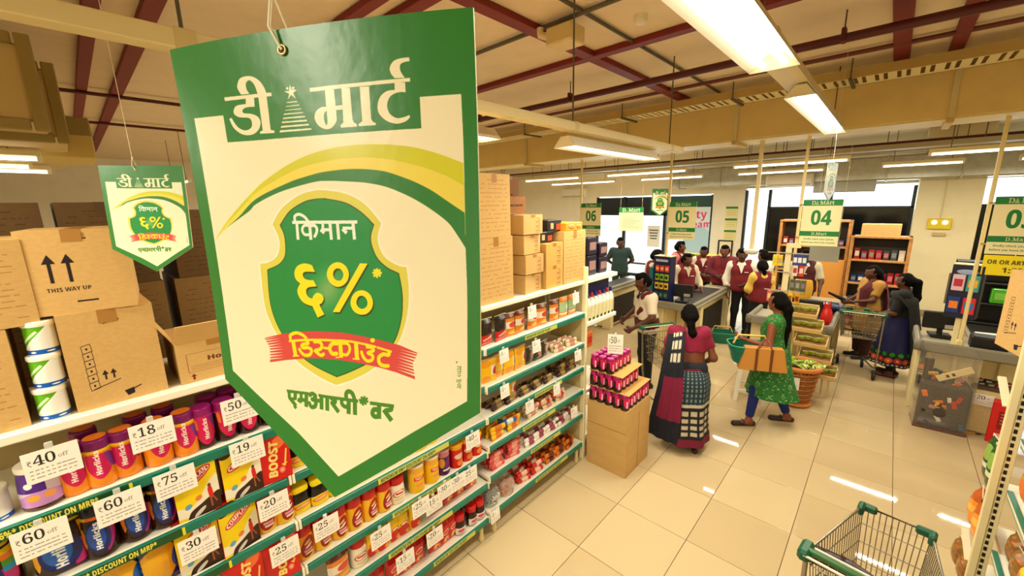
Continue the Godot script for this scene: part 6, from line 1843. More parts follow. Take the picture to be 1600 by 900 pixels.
	for q in [[-0.14, 1.7, Color(0.93, 0.82, 0.08), Color(0.85, 0.75, 0.3)], [-0.08, 1.7, Color(0.9, 0.78, 0.1), Color(0.7, 0.65, 0.4)], [-0.13, 1.45, Color(0.86, 0.65, 0.2), Color(0.9, 0.8, 0.6)], [-0.16, 1.2, Color(0.82, 0.45, 0.35), Color(0.9, 0.8, 0.6)], [-0.1, 1.2, Color(0.45, 0.45, 0.22), Color(0.8, 0.75, 0.5)], [0.09, 1.72, Color(0.2, 0.2, 0.5), Color(0.9, 0.9, 0.9)], [0.14, 1.72, Color(0.22, 0.22, 0.5), Color(0.9, 0.9, 0.9)], [0.19, 1.72, Color(0.2, 0.2, 0.45), Color(0.8, 0.88, 0.8)], [0.1, 1.58, Color(0.86, 0.84, 0.8), Color(0.75, 0.15, 0.15)], [0.17, 1.58, Color(0.8, 0.2, 0.18), Color(0.9, 0.8, 0.75)], [0.09, 1.38, Color(0.3, 0.32, 0.25), Color(0.5, 0.5, 0.5)], [0.15, 1.38, Color(0.35, 0.36, 0.3), Color(0.6, 0.6, 0.55)], [0.21, 1.38, Color(0.3, 0.33, 0.28), Color(0.5, 0.45, 0.55)], [0.08, 1.2, Color(0.9, 0.75, 0.1), Color(0.6, 0.3, 0.12)], [0.16, 1.2, Color(0.85, 0.6, 0.15), Color(0.45, 0.2, 0.1)]]:
		k += 1
		small_box("hanging_pack", "small pack hanging on the snack rack, %s from the upper left" % NTH[k - 1], "pack", Vector3(-0.96 + q[0], q[1], -6.47), Vector3(0.055, 0.15, 0.03), q[2], q[3], "packs on the snack rack")
	# tiers of wooden trays stepping down
	for i in 5:
		var at := Vector3(-0.72 + i * 0.07, 1.1 - i * 0.19, -6.42 + i * 0.012)
		t = thing("wooden_tray", "shallow wooden tray of green packets, %s from the top of the stepped rack" % NTH[i], "tray", at, 0.0, "")
		part("base", bxat(Vector3(0, 0.006, 0), Vector3(0.34, 0.012, 0.2)), wood, t, Vector3.ZERO, Vector3(0.35, 0, 0))
		for q in [[Vector3(0, 0.03, 0.1), Vector3(0.34, 0.06, 0.012)], [Vector3(0, 0.05, -0.1), Vector3(0.34, 0.08, 0.012)], [Vector3(-0.17, 0.035, 0), Vector3(0.012, 0.06, 0.2)], [Vector3(0.17, 0.035, 0), Vector3(0.012, 0.06, 0.2)]]: part("rim", bxat(q[0], q[1], 0.002), M(Color(0.86, 0.74, 0.48), 0.5), t, Vector3.ZERO, Vector3(0.35, 0, 0))
		part("leg", bxat(Vector3(0.1, -(at.y - 0.02) / 2, -0.08), Vector3(0.02, at.y - 0.02, 0.02)), M(Color(0.86, 0.74, 0.48), 0.5), t)
		part("leg", bxat(Vector3(-0.14, -(at.y - 0.02) / 2, -0.08), Vector3(0.02, at.y - 0.02, 0.02)), M(Color(0.86, 0.74, 0.48), 0.5), t)
		for j in 4: place("lime_bag", at + Vector3(-0.11 + j * 0.075, 0.03 + (j % 2) * 0.01, 0.0), -PI / 2 + rng.randf_range(-0.3, 0.3), "lime green packet, %s wooden tray down, %s from left" % [NTH[i], NTH[j]], "packet", "lime packets in trays", Vector3(0, 0, -0.9))
	# wicker basket
	var wick := Vector3(-0.64, 0, -6.02)
	t = thing("wicker_basket", "round wicker basket full of packets with a price card, before lane 04", "basket", wick)
	var straw := [M(Color(0.72, 0.45, 0.2), 0.7), M(Color(0.6, 0.36, 0.15), 0.7)]
	for i in 13:
		s = st()
		var pts := []
		var r := 0.155 + i * 0.0052
		for a in 28: pts.append(Vector3(cos(TAU * a / 28) * (r + (0.005 if (a + i) % 2 else -0.005)), 0.05 + i * 0.033, sin(TAU * a / 28) * (r + (0.005 if (a + i) % 2 else -0.005))))
		tube(s, pts, 0.013, 6, true)
		part("cane_ring", s.commit(), straw[i % 2], t)
	for q in [[0.0, 0.02, 0.17], [0.49, 0.03, 0.235]]:
		s = st()
		var pts := []
		for a in 28: pts.append(Vector3(cos(TAU * a / 28) * q[2], q[0] + 0.03, sin(TAU * a / 28) * q[2]))
		tube(s, pts, q[1], 8, true)
		part("plaited_rim", s.commit(), M(Color(0.8, 0.47, 0.18), 0.6), t)
	for a in 14:
		s = st()
		tube(s, [Vector3(cos(TAU * a / 14) * 0.15, 0.03, sin(TAU * a / 14) * 0.15), Vector3(cos(TAU * a / 14) * 0.222, 0.5, sin(TAU * a / 14) * 0.222)], 0.008, 5)
		part("stake", s.commit(), straw[1], t)
	for i in 16:
		var a := i * 2.4
		var r := 0.03 + 0.011 * i
		place("lime_bag", wick + Vector3(cos(a) * r, 0.5 + 0.06 * (1 - i / 16.0) + rng.randf() * 0.02, sin(a) * r), a, "shiny green and purple packet heaped in the wicker basket", "packet", "packets in the wicker basket", Vector3(0.3, 0, -1.3))
	price_card("4", wick + Vector3(-0.04, 0.42, 0.235), Vector2(0.2, 0.16), "white price card with a 4 on the wicker basket", -PI / 2 + 0.15, 0.0, "")
	# white stool
	t = thing("plastic_stool", "white plastic stool behind the woman in green", "stool", Vector3(-1.1, 0, -5.78), 0.2)
	var white := M(Color(0.93, 0.9, 0.83), 0.35)
	part("seat", bxat(Vector3(0, 0.45, 0), Vector3(0.3, 0.035, 0.3), 0.014), white, t)
	for sx in [-1.0, 1.0]:
		for sz in [-1.0, 1.0]:
			s = st()
			bar(s, Vector3(sx * 0.125, 0.44, sz * 0.125), Vector3(sx * 0.16, 0.0, sz * 0.16), 0.05, 0.05)
			part("leg", s.commit(), white, t)
	for q in [[Vector3(0, 0.14, 0.15), Vector3(0.27, 0.05, 0.02)], [Vector3(0, 0.14, -0.15), Vector3(0.27, 0.05, 0.02)], [Vector3(0.15, 0.14, 0), Vector3(0.02, 0.05, 0.27)], [Vector3(-0.15, 0.14, 0), Vector3(0.02, 0.05, 0.27)]]: part("stretcher", bxat(q[0], q[1], 0.006), white, t)
	# clear bin of oddments
	t = thing("clear_bin", "clear plastic bin full of dark oddments in front of lane 03", "bin", Vector3(0.67, 0, -6.42), 0.06)
	var film := clear_mat(Color(0.75, 0.72, 0.7), 0.05, 0.04)
	for q in [[Vector3(0, 0.45, 0.17), Vector3(0.42, 0.9, 0.006)], [Vector3(0, 0.45, -0.17), Vector3(0.42, 0.9, 0.006)], [Vector3(0.21, 0.45, 0), Vector3(0.006, 0.9, 0.34)], [Vector3(-0.21, 0.45, 0), Vector3(0.006, 0.9, 0.34)]]: part("side", bxat(q[0], q[1]), film, t)
	part("bottom", bxat(Vector3(0, 0.012, 0), Vector3(0.42, 0.024, 0.34)), M(Color(0.35, 0.12, 0.12), 0.5), t)
	part("dark_filling", bxat(Vector3(0, 0.29, 0), Vector3(0.4, 0.52, 0.32), 0.03), grain(Color(0.13, 0.1, 0.085), 0.5, 6.0, 0.6), t)
	var oc := [Color(0.85, 0.82, 0.75), Color(0.8, 0.15, 0.12), Color(0.9, 0.7, 0.1), Color(0.1, 0.35, 0.5), Color(0.9, 0.45, 0.1), Color(0.75, 0.5, 0.5), Color(0.05, 0.05, 0.05)]
	for i in 26:
		var low := i < 14
		var at := Vector3(rng.randf_range(-0.17, 0.17), rng.randf_range(0.06, 0.5) if low else rng.randf_range(0.555, 0.64), 0.161 if low else rng.randf_range(-0.12, 0.14))
		var o := part("packet", bx(Vector3(0.05 + rng.randf() * 0.04, 0.03 + rng.randf() * 0.02, 0.012), 0.004), M(oc[rng.randi() % 7], 0.4), t, at, Vector3(rng.randf() * 0.5, 0, rng.randf() * 3))
	s = st()
	lathe(s, [[0.0, -0.004], [0.055, -0.004], [0.055, 0.004], [0.0, 0.006]], 16)
	part("black_disc", s.commit(), M(Color(0.02, 0.02, 0.02), 0.4), t, Vector3(-0.02, 0.22, 0.165), Vector3(PI / 2, 0, 0))
	t = thing("label_board", "pale board with black marks stuck slanting into the clear bin", "board", Vector3(0.72, 0.68, -6.3), 0.0)
	part("board", bx(Vector3(0.3, 0.07, 0.012), 0.003), M(Color(0.87, 0.78, 0.56), 0.5), t, Vector3.ZERO, Vector3(0, 0, 0.6))
	for i in 2: part("mark", bxat(Vector3(-0.06 + i * 0.05, 0, 0.007), Vector3(0.025, 0.03, 0.003)), M(Color(0.1, 0.08, 0.06), 0.5), t, Vector3.ZERO, Vector3(0, 0, 0.6))
	t = thing("rolled_mat", "dark brown roll standing in the clear bin at its left", "roll", Vector3(0.52, 0.55, -6.38))
	s = st()
	lathe(s, [[0.0, 0.0], [0.04, 0.0], [0.04, 0.24], [0.0, 0.24]], 14)
	part("roll", s.commit(), M(Color(0.16, 0.1, 0.1), 0.5), t)
	part("tape_band", bxat(Vector3(0, 0.12, 0), Vector3(0.083, 0.02, 0.03)), M(Color(0.3, 0.25, 0.2), 0.5), t)
	# board crate, red carton, pencil
	t = thing("cream_crate", "cream quilted crate with a white price card right of the clear bin", "crate", Vector3(1.05, 0, -6.62))
	part("body", bxat(Vector3(0, 0.26, 0), Vector3(0.32, 0.52, 0.3), 0.02), grain(Color(0.9, 0.82, 0.58), 0.1, 5.0, 0.6), t)
	part("rim", bxat(Vector3(0, 0.53, 0), Vector3(0.34, 0.03, 0.32), 0.006), M(Color(0.3, 0.25, 0.18), 0.5), t)
	for i in 7: small_box("oddment", "small dark or red oddment lying in the cream crate", "packet", Vector3(0.95 + (i % 4) * 0.07, 0.545, -6.68 + (i / 4) * 0.12), Vector3(0.06, 0.03, 0.05), [Color(0.5, 0.08, 0.08), Color(0.1, 0.12, 0.1), Color(0.3, 0.25, 0.15)][i % 3], Color(0.7, 0.65, 0.6), "oddments in the cream crate", rng.randf())
	t = thing("red_box", "red box with pale lines leaning by the cream crate", "box", Vector3(1.14, 0, -6.36), -0.15)
	part("pack", bxat(Vector3(0, 0.23, 0), Vector3(0.2, 0.46, 0.12), 0.006), M(Color(0.78, 0.06, 0.07), 0.35), t)
	part("dark_panel", bxat(Vector3(0.02, 0.27, 0.061), Vector3(0.13, 0.2, 0.003)), M(Color(0.5, 0.03, 0.05), 0.4), t)
	part("pale_panel", bxat(Vector3(0.02, 0.07, 0.061), Vector3(0.14, 0.1, 0.003)), M(Color(0.8, 0.7, 0.62), 0.4), t)
	for i in 4: part("text_line", bxat(Vector3(0.02, 0.34 - i * 0.035, 0.063), Vector3(0.1, 0.008, 0.002)), M(Color(0.85, 0.5, 0.45), 0.4), t)
	price_card("20", Vector3(0.98, 0.47, -6.45), Vector2(0.16, 0.13), "white price card on the cream crate", -PI / 2, 0.0, "")
	t = thing("pencil", "yellow and black pencil lying on the floor tiles", "pencil", Vector3(0.93, 0.008, -6.42), 0.35)
	s = st()
	tube(s, [Vector3(-0.08, 0, 0), Vector3(0.05, 0, 0)], 0.008, 6)
	part("shaft", s.commit(), M(Color(0.9, 0.65, 0.12), 0.4), t)
	s = st()
	tube(s, [Vector3(0.05, 0, 0), Vector3(0.1, 0, 0)], 0.008, 6, false, 0.004)
	part("tip", s.commit(), M(Color(0.08, 0.06, 0.05), 0.4), t)
	# goods and papers on lane 06
	small_box("white_pad", "white pad on the lane 06 counter behind the end shelf", "pad", Vector3(-4.2, 0.87, -7.2), Vector3(0.2, 0.06, 0.2), Color(0.93, 0.93, 0.9), Color(0.2, 0.2, 0.2))
	green_basket(Vector3(-2.05, 0, -7.9), 0.4, "green shopping basket on the floor beside the lane 05 counter")

func green_basket(at: Vector3, turn: float, label: String) -> Node3D:
	var t := thing("green_basket", label, "basket", at, turn)
	var g := M(Color(0.03, 0.42, 0.33), 0.4)
	var s := st()
	lathe(s, [[0.15, 0.0], [0.19, 0.16], [0.2, 0.2], [0.205, 0.2], [0.195, 0.16], [0.145, 0.008], [0.0, 0.008]], 16, 1.1, 0.75, 0, 1, Vector3.ZERO, 5.0)
	part("tub", s.commit(), g, t)
	s = st()
	var ring := []
	for a in 20:
		var c := cos(TAU * a / 20)
		var d := sin(TAU * a / 20)
		var k := pow(pow(absf(c), 5.0) + pow(absf(d), 5.0), 0.2)
		ring.append(Vector3(d * 0.2 * 1.1 / k, 0.2, c * 0.2 * 0.75 / k))
	tube(s, ring, 0.01, 6, true)
	part("rim", s.commit(), M(Color(0.05, 0.5, 0.38), 0.4), t)
	s = st()
	tube(s, [Vector3(-0.17, 0.2, 0), Vector3(-0.13, 0.3, 0), Vector3(0.13, 0.3, 0), Vector3(0.17, 0.2, 0)], 0.011, 6)
	part("handle", s.commit(), M(Color(0.9, 0.72, 0.3), 0.4), t)
	return t

# ---------------------------------------------------------------- people: rounded bones joined into one skin
class Flesh:
	var v := PackedVector3Array()
	var idx := PackedInt32Array()
	func add(bones: Array, cell: float, k := 55.0) -> void:
		# a bone: [a, b, radius at a, radius at b, flat ends (1 a, 2 b)]
		var lo := Vector3.ONE * 1e9
		var hi := -lo
		for q in bones:
			var r: float = maxf(q[2], q[3]) + cell * 3.0
			for p in [q[0], q[1]]:
				lo = lo.min(p - Vector3.ONE * r)
				hi = hi.max(p + Vector3.ONE * r)
		var nx := int((hi.x - lo.x) / cell) + 2
		var ny := int((hi.y - lo.y) / cell) + 2
		var nz := int((hi.z - lo.z) / cell) + 2
		var f := PackedFloat32Array()
		f.resize(nx * ny * nz)
		var touched := PackedInt32Array()
		for q in bones:
			var a: Vector3 = q[0]
			var b: Vector3 = q[1]
			var ra: float = q[2]
			var rb: float = q[3]
			var flat: int = q[4] if q.size() > 4 else 0
			var ab := b - a
			var ll := maxf(ab.length_squared(), 1e-9)
			var dir := ab / sqrt(ll)
			var m := maxf(ra, rb) + cell * 2.2
			var p0 := ((a.min(b) - Vector3.ONE * m - lo) / cell).floor()
			var p1 := ((a.max(b) + Vector3.ONE * m - lo) / cell).ceil()
			for iz in range(maxi(0, int(p0.z)), mini(nz, int(p1.z) + 1)):
				for iy in range(maxi(0, int(p0.y)), mini(ny, int(p1.y) + 1)):
					var o := (iz * ny + iy) * nx
					for ix in range(maxi(0, int(p0.x)), mini(nx, int(p1.x) + 1)):
						var p := lo + Vector3(ix, iy, iz) * cell
						var t := clampf((p - a).dot(ab) / ll, 0.0, 1.0)
						var d := p.distance_to(a + ab * t) - lerpf(ra, rb, t)
						if d > cell * 2.2: continue
						if flat & 2: d = maxf(d, (p - b).dot(dir))
						if flat & 1: d = maxf(d, (a - p).dot(dir))
						if f[o + ix] == 0.0: touched.append(o + ix)
						f[o + ix] += exp(-clampf(d, -0.3, 0.3) * k)
		# surface nets: one vertex in every cell that the surface crosses
		var ids := {}
		var step := [1, nx, nx * ny]
		var cells := {}
		for c in touched:
			for s in [0, 1, nx, nx + 1, nx * ny, nx * ny + 1, nx * ny + nx, nx * ny + nx + 1]:
				if c - s >= 0: cells[c - s] = true
		for c in cells:
			var inside := 0
			var val := PackedFloat32Array()
			val.resize(8)
			for e in 8:
				var at: int = c + (e & 1) + ((e >> 1) & 1) * nx + ((e >> 2) & 1) * nx * ny
				if at >= f.size(): continue
				val[e] = f[at] - 1.0
				if val[e] > 0.0: inside += 1
			if inside == 0 or inside == 8: continue
			var sum := Vector3.ZERO
			var n := 0
			for e in [[0, 1], [2, 3], [4, 5], [6, 7], [0, 2], [1, 3], [4, 6], [5, 7], [0, 4], [1, 5], [2, 6], [3, 7]]:
				var x: float = val[e[0]]
				var y: float = val[e[1]]
				if (x > 0.0) == (y > 0.0): continue
				# the field is an exponential: take its logarithm to find the crossing
				var dx := -log(maxf(x + 1.0, 1e-6)) / k
				var dy := -log(maxf(y + 1.0, 1e-6)) / k
				if x <= -1.0: dx = cell
				if y <= -1.0: dy = cell
				var t := clampf(dx / (dx - dy), 0.02, 0.98)
				var pa := Vector3(e[0] & 1, (e[0] >> 1) & 1, (e[0] >> 2) & 1)
				var pb := Vector3(e[1] & 1, (e[1] >> 1) & 1, (e[1] >> 2) & 1)
				sum += pa.lerp(pb, t)
				n += 1
			var iz: int = c / (nx * ny)
			var iy: int = (c / nx) % ny
			ids[c] = v.size()
			v.append(lo + (Vector3(c % nx, iy, iz) + sum / n) * cell)
		for c in ids:
			for ax in 3:
				var u: int = step[(ax + 1) % 3]
				var w: int = step[(ax + 2) % 3]
				if c + step[ax] >= f.size(): continue
				var s0 := f[c] > 1.0
				if s0 == (f[c + step[ax]] > 1.0): continue
				if not (ids.has(c - u) and ids.has(c - w) and ids.has(c - u - w)): continue
				var q := [ids[c], ids[c - u], ids[c - u - w], ids[c - w]]
				for i in ([0, 2, 1, 0, 3, 2] if s0 else [0, 1, 2, 0, 2, 3]): idx.append(q[i])
	func commit() -> ArrayMesh:
		var n := PackedVector3Array()
		n.resize(v.size())
		for i in range(0, idx.size(), 3):
			var g := (v[idx[i + 2]] - v[idx[i]]).cross(v[idx[i + 1]] - v[idx[i]])
			for j in 3: n[idx[i + j]] += g
		for i in n.size(): n[i] = n[i].normalized()
		var arr := []
		arr.resize(Mesh.ARRAY_MAX)
		arr[Mesh.ARRAY_VERTEX] = v
		arr[Mesh.ARRAY_NORMAL] = n
		arr[Mesh.ARRAY_INDEX] = idx
		var m := ArrayMesh.new()
		m.add_surface_from_arrays(Mesh.PRIMITIVE_TRIANGLES, arr)
		return m

func hand_bones(w: Vector3, dir: Vector3, palm: Vector3, thumb: Vector3, curl: float, s := 1.0) -> Array:
	# wrist, pointing direction, palm normal, side the thumb is on
	var out := []
	dir = dir.normalized()
	palm = (palm - dir * palm.dot(dir)).normalized()
	thumb = (thumb - dir * thumb.dot(dir) - palm * thumb.dot(palm)).normalized()
	for i in 4: out.append([w + thumb * (0.012 - i * 0.008) * s, w + dir * 0.082 * s + thumb * (0.03 - i * 0.02) * s, 0.016 * s, 0.0125 * s])
	var L := [[0.042, 0.026, 0.02], [0.046, 0.03, 0.022], [0.042, 0.027, 0.021], [0.033, 0.02, 0.018]]
	for i in 4:
		var p := w + dir * 0.082 * s + thumb * (0.03 - i * 0.02) * s
		var a := curl * (0.55 + i * 0.08)
		var d := dir
		for j in 3:
			d = (d * cos(a) + palm * sin(a)).normalized()
			var nx: Vector3 = p + d * L[i][j] * s
			out.append([p, nx, (0.0102 - j * 0.001) * s, (0.0095 - j * 0.001) * s])
			p = nx
			d = dir * cos(a * (j + 2)) + palm * sin(a * (j + 2))
	var t0 := w + dir * 0.028 * s + thumb * 0.024 * s
	var t1 := t0 + (dir * 0.6 + thumb * 0.7 + palm * 0.3 * curl).normalized() * 0.038 * s
	out.append([w + dir * 0.012 * s, t0, 0.014 * s, 0.013 * s])
	out.append([t0, t1, 0.0125 * s, 0.0105 * s])
	out.append([t1, t1 + (dir * 0.85 + thumb * 0.25 + palm * 0.5 * curl).normalized() * 0.03 * s, 0.0102 * s, 0.0085 * s])
	return out

func loft(rings: Array, n: int, folds := 0, depth := 0.0, repeat_u := 1.0, repeat_v := 1.0) -> ArrayMesh:
	# rings: [centre, half width along x, half depth along z]
	var s := st()
	var P := func(i: int, kk: int) -> Vector3:
		var q = rings[i]
		var a: float = TAU * kk / n
		var w: float = 1.0 + depth * (i / float(rings.size() - 1)) * sin(a * folds + i * 0.25)
		return q[0] + Vector3(sin(a) * q[1] * w, 0.0, cos(a) * q[2] * w)
	for i in rings.size() - 1:
		for kk in n:
			for e in [[0, 0], [0, 1], [1, 1], [0, 0], [1, 1], [1, 0]]:
				var p: Vector3 = P.call(i + e[0], kk + e[1])
				var du: Vector3 = P.call(i + e[0], kk + e[1] + 1) - P.call(i + e[0], kk + e[1] - 1)
				var i2 := mini(i + e[0] + 1, rings.size() - 1)
				var i0 := maxi(i + e[0] - 1, 0)
				var dv: Vector3 = P.call(i2, kk + e[1]) - P.call(i0, kk + e[1])
				s.set_normal(dv.cross(du).normalized())
				s.set_uv(Vector2((kk + e[1]) / float(n) * repeat_u, (i + e[0]) / float(rings.size() - 1) * repeat_v))
				s.add_vertex(p)
	return s.commit()

func ribbon(path: Array, n_across: int, ru := 1.0, rv := 1.0, waves := 0.0) -> ArrayMesh:
	# a draped strip of cloth: path of [left edge, right edge, bulge]
	var s := st()
	var P := func(i: int, j: int) -> Vector3:
		var q = path[i]
		var t := j / float(n_across)
		var p: Vector3 = q[0].lerp(q[1], t)
		return p + q[2] * (sin(t * PI) + waves * sin(t * PI * 7.0))
	for side in 2:
		for i in path.size() - 1:
			for j in n_across:
				for e in ([[0, 0], [0, 1], [1, 1], [0, 0], [1, 1], [1, 0]] if side == 0 else [[0, 0], [1, 1], [0, 1], [0, 0], [1, 0], [1, 1]]):
					var ii: int = i + e[0]
					var jj: int = j + e[1]
					var du: Vector3 = P.call(ii, mini(jj + 1, n_across)) - P.call(ii, maxi(jj - 1, 0))
					var dv: Vector3 = P.call(mini(ii + 1, path.size() - 1), jj) - P.call(maxi(ii - 1, 0), jj)
					var nn := dv.cross(du).normalized() * (1.0 if side == 0 else -1.0)
					s.set_normal(nn)
					s.set_uv(Vector2(jj / float(n_across) * ru, ii / float(path.size() - 1) * rv))
					s.add_vertex(P.call(ii, jj) - nn * 0.002)
	return s.commit()

var weave: NoiseTexture2D

func cloth(c: Color, rough := 0.85) -> StandardMaterial3D:
	var k := "cloth" + c.to_html()
	if mats.has(k): return mats[k]
	var m := StandardMaterial3D.new()
	m.albedo_color = c
	m.roughness = rough
	m.rim_enabled = true
	m.rim = 0.15
	if weave == null:
		weave = NoiseTexture2D.new()
		weave.width = 256
		weave.height = 256
		weave.seamless = true
		weave.as_normal_map = true
		weave.bump_strength = 3.0
		var fn := FastNoiseLite.new()
		fn.seed = 11
		fn.frequency = 0.02
		weave.noise = fn
	m.normal_enabled = true
	m.normal_texture = weave
	m.normal_scale = 0.5
	m.uv1_triplanar = true
	m.uv1_scale = Vector3.ONE * 3.0
	mats[k] = m
	return m

func shoe(parent: Node, ankle: Vector3, fwd: Vector3, c: Color, open := false) -> void:
	var sk := Flesh.new()
	var f := Vector3(fwd.x, 0, fwd.z).normalized()
	var a := Vector3(ankle.x, ankle.y - 0.055, ankle.z)
	if open: sk.add([[a - f * 0.05, a + f * 0.16, 0.032, 0.034]], 0.009)
	else: sk.add([[a - f * 0.045, a + f * 0.15, 0.042, 0.038], [a + Vector3(0, 0.03, 0), a + f * 0.04 + Vector3(0, 0.012, 0), 0.045, 0.042]], 0.011)
	var o := part("sandal" if open else "shoe", sk.commit(), M(c, 0.5), parent)
	o.scale.y = 1.0
	if open:
		var s := st()
		var side := f.cross(Vector3.UP)
		for t in [0.06]: tube(s, [a + f * t + side * 0.042 + Vector3(0, -0.01, 0), a + f * t + side * 0.02 + Vector3(0, 0.038, 0), a + f * t - side * 0.02 + Vector3(0, 0.038, 0), a + f * t - side * 0.042 + Vector3(0, -0.01, 0)], 0.008, 5)
		part("strap", s.commit(), M(c.darkened(0.3), 0.5), o)

func person(label: String, at: Vector3, H: float, yaw: float, q: Dictionary) -> Node3D:
	var t := thing("person", label, "person", at, yaw)
	var k := H / 1.7
	var cell: float = q.get("cell", 0.018)
	var skin: Color = q.get("skin", Color(0.36, 0.2, 0.12))
	var fem: bool = q.get("woman", false)
	var wide: float = q.get("wide", 1.0)
	var lean: float = q.get("lean", 0.0)        # forward bend of the trunk
	var side: float = q.get("sway", 0.0)
	var turn: float = q.get("head_turn", 0.0)
	var nod: float = q.get("nod", 0.0)
	var S := func(x: float, y: float, z: float) -> Vector3:   # trunk point, bent about the hips
		var p := Vector3(x, y - 0.92, z).rotated(Vector3.RIGHT, lean).rotated(Vector3.BACK, side)
		return (p + Vector3(0, 0.92, 0)) * k
	var sw := (0.165 if fem else 0.185) * wide
	var legs: Array = q.get("legs", [[Vector3(0.1, 0.48, 0.01), Vector3(0.11, 0.085, 0)], [Vector3(-0.1, 0.48, 0.01), Vector3(-0.11, 0.085, 0)]])
	var arms: Array = q.get("arms", [[Vector3(0.25, 1.14, -0.03), Vector3(0.26, 0.9, 0.05)], [Vector3(-0.25, 1.14, -0.03), Vector3(-0.26, 0.9, 0.05)]])
	var hc: Vector3 = S.call(0.0, 1.585, 0.02)
	var hb := Basis.from_euler(Vector3(lean * 0.6 + nod, turn, side * 0.7))
	var HP := func(x: float, y: float, z: float) -> Vector3: return hc + hb * (Vector3(x, y, z) * k * (0.96 if fem else 1.0))
	var sh := []
	for i in 2: sh.append(S.call((sw if i == 0 else -sw), 1.4, -0.01))
	var hip := [Vector3(0.085, 0.9, 0) * k, Vector3(-0.085, 0.9, 0) * k]
	# --- the body
	var sk := Flesh.new()
	var torso := [[S.call(0.07 * wide, 0.97, 0.0), S.call(0.06 * wide, 1.12, 0.01), 0.105 * k * wide, 0.09 * k * wide], [S.call(-0.07 * wide, 0.97, 0.0), S.call(-0.06 * wide, 1.12, 0.01), 0.105 * k * wide, 0.09 * k * wide], [S.call(0.06 * wide, 1.12, 0.01), S.call(0.075 * wide, 1.3, 0.0), 0.09 * k * wide, 0.1 * k], [S.call(-0.06 * wide, 1.12, 0.01), S.call(-0.075 * wide, 1.3, 0.0), 0.09 * k * wide, 0.1 * k], [S.call(sw * 0.75, 1.36, -0.01), S.call(-sw * 0.75, 1.36, -0.01), 0.07 * k, 0.07 * k]]
	if fem: torso.append_array([[S.call(0.075, 1.27, 0.075), S.call(0.075, 1.24, 0.08), 0.055 * k, 0.055 * k], [S.call(-0.075, 1.27, 0.075), S.call(-0.075, 1.24, 0.08), 0.055 * k, 0.055 * k]])
	var body := torso.duplicate()
	body.append([S.call(0, 1.38, -0.015), hc + hb * Vector3(0, -0.06, -0.01) * k, 0.06 * k, 0.05 * k])
	var limbs := []
	for i in 2:
		var kn: Vector3 = legs[i][0] * k
		var an: Vector3 = legs[i][1] * k
		limbs.append([[hip[i], kn, 0.085 * k * wide, 0.056 * k], [kn, an, 0.054 * k, 0.034 * k]])
		body.append_array(limbs[i])
		var ff: Vector3 = q.get("feet", [Vector3(0.1, 0, 1), Vector3(-0.1, 0, 1)])[i]
		body.append([an + Vector3(0, -0.04, -0.02) * k, an + (ff.normalized() * 0.15 + Vector3(0, -0.055, 0)) * k, 0.034 * k, 0.022 * k])
	var alimb := []
	for i in 2:
		var el: Vector3 = S.call(arms[i][0].x, arms[i][0].y, arms[i][0].z) if not q.has("free_arms") else arms[i][0] * k
		var wr: Vector3 = S.call(arms[i][1].x, arms[i][1].y, arms[i][1].z) if not q.has("free_arms") else arms[i][1] * k
		alimb.append([sh[i], el, wr])
		var fat := 0.9 if fem else 1.0
		body.append_array([[sh[i], el, 0.052 * k * fat * wide, 0.04 * k * fat], [el, wr, 0.041 * k * fat, 0.027 * k * fat]])
	body.append_array([[HP.call(0, 0.03, -0.02), HP.call(0, 0.035, 0.01), 0.086 * k, 0.082 * k], [HP.call(0, -0.03, 0.03), HP.call(0, -0.075, 0.055), 0.06 * k, 0.034 * k]])
	sk.add(body, cell)
	var hs := Flesh.new()
	hs.add([[HP.call(0, 0.03, -0.02), HP.call(0, 0.035, 0.012), 0.088 * k, 0.084 * k], [HP.call(0.022, -0.03, 0.035), HP.call(0.012, -0.085, 0.06), 0.055 * k, 0.027 * k], [HP.call(-0.022, -0.03, 0.035), HP.call(-0.012, -0.085, 0.06), 0.055 * k, 0.027 * k], [HP.call(0, 0.015, 0.092), HP.call(0, -0.022, 0.112), 0.009 * k, 0.014 * k], [HP.call(0.035, 0.025, 0.075), HP.call(-0.035, 0.025, 0.075), 0.017 * k, 0.017 * k], [HP.call(0.03, -0.03, 0.072), HP.call(0.04, -0.02, 0.06), 0.024 * k, 0.022 * k], [HP.call(-0.03, -0.03, 0.072), HP.call(-0.04, -0.02, 0.06), 0.024 * k, 0.022 * k], [HP.call(0.087, 0.0, -0.005), HP.call(0.09, -0.035, 0.0), 0.015 * k, 0.01 * k], [HP.call(-0.087, 0.0, -0.005), HP.call(-0.09, -0.035, 0.0), 0.015 * k, 0.01 * k], [HP.call(0.014, -0.058, 0.086), HP.call(-0.014, -0.058, 0.086), 0.011 * k, 0.011 * k]], cell * 0.4, 130.0)
	for i in 2:
		var d: Vector3 = q.get("hand_dir", [Vector3.ZERO, Vector3.ZERO])[i]
		if d == Vector3.ZERO: d = alimb[i][2] - alimb[i][1]
		var pn: Vector3 = q.get("palm", [Vector3(-1, 0, 0), Vector3(1, 0, 0)])[i]
		hs.add(hand_bones(alimb[i][2] + d.normalized() * 0.01, d, pn, q.get("thumb", [Vector3(0, 0.3, 1), Vector3(0, 0.3, 1)])[i], q.get("curl", [0.5, 0.5])[i], k * (0.92 if fem else 1.0)), cell * 0.36, 190.0)
	var base := sk.v.size()
	for p in hs.v: sk.v.append(p)
	for i in hs.idx: sk.idx.append(i + base)
	part("body", sk.commit(), M(skin, 0.55), t)
	# --- the face
	var s := st()
	for sg in [-1.0, 1.0]: ball(s, HP.call(sg * 0.034, 0.008, 0.086), Vector3(0.014, 0.007, 0.009) * k, 8, hb)
	part("eyes", s.commit(), M(Color(0.8, 0.76, 0.7), 0.3), t)
	s = st()
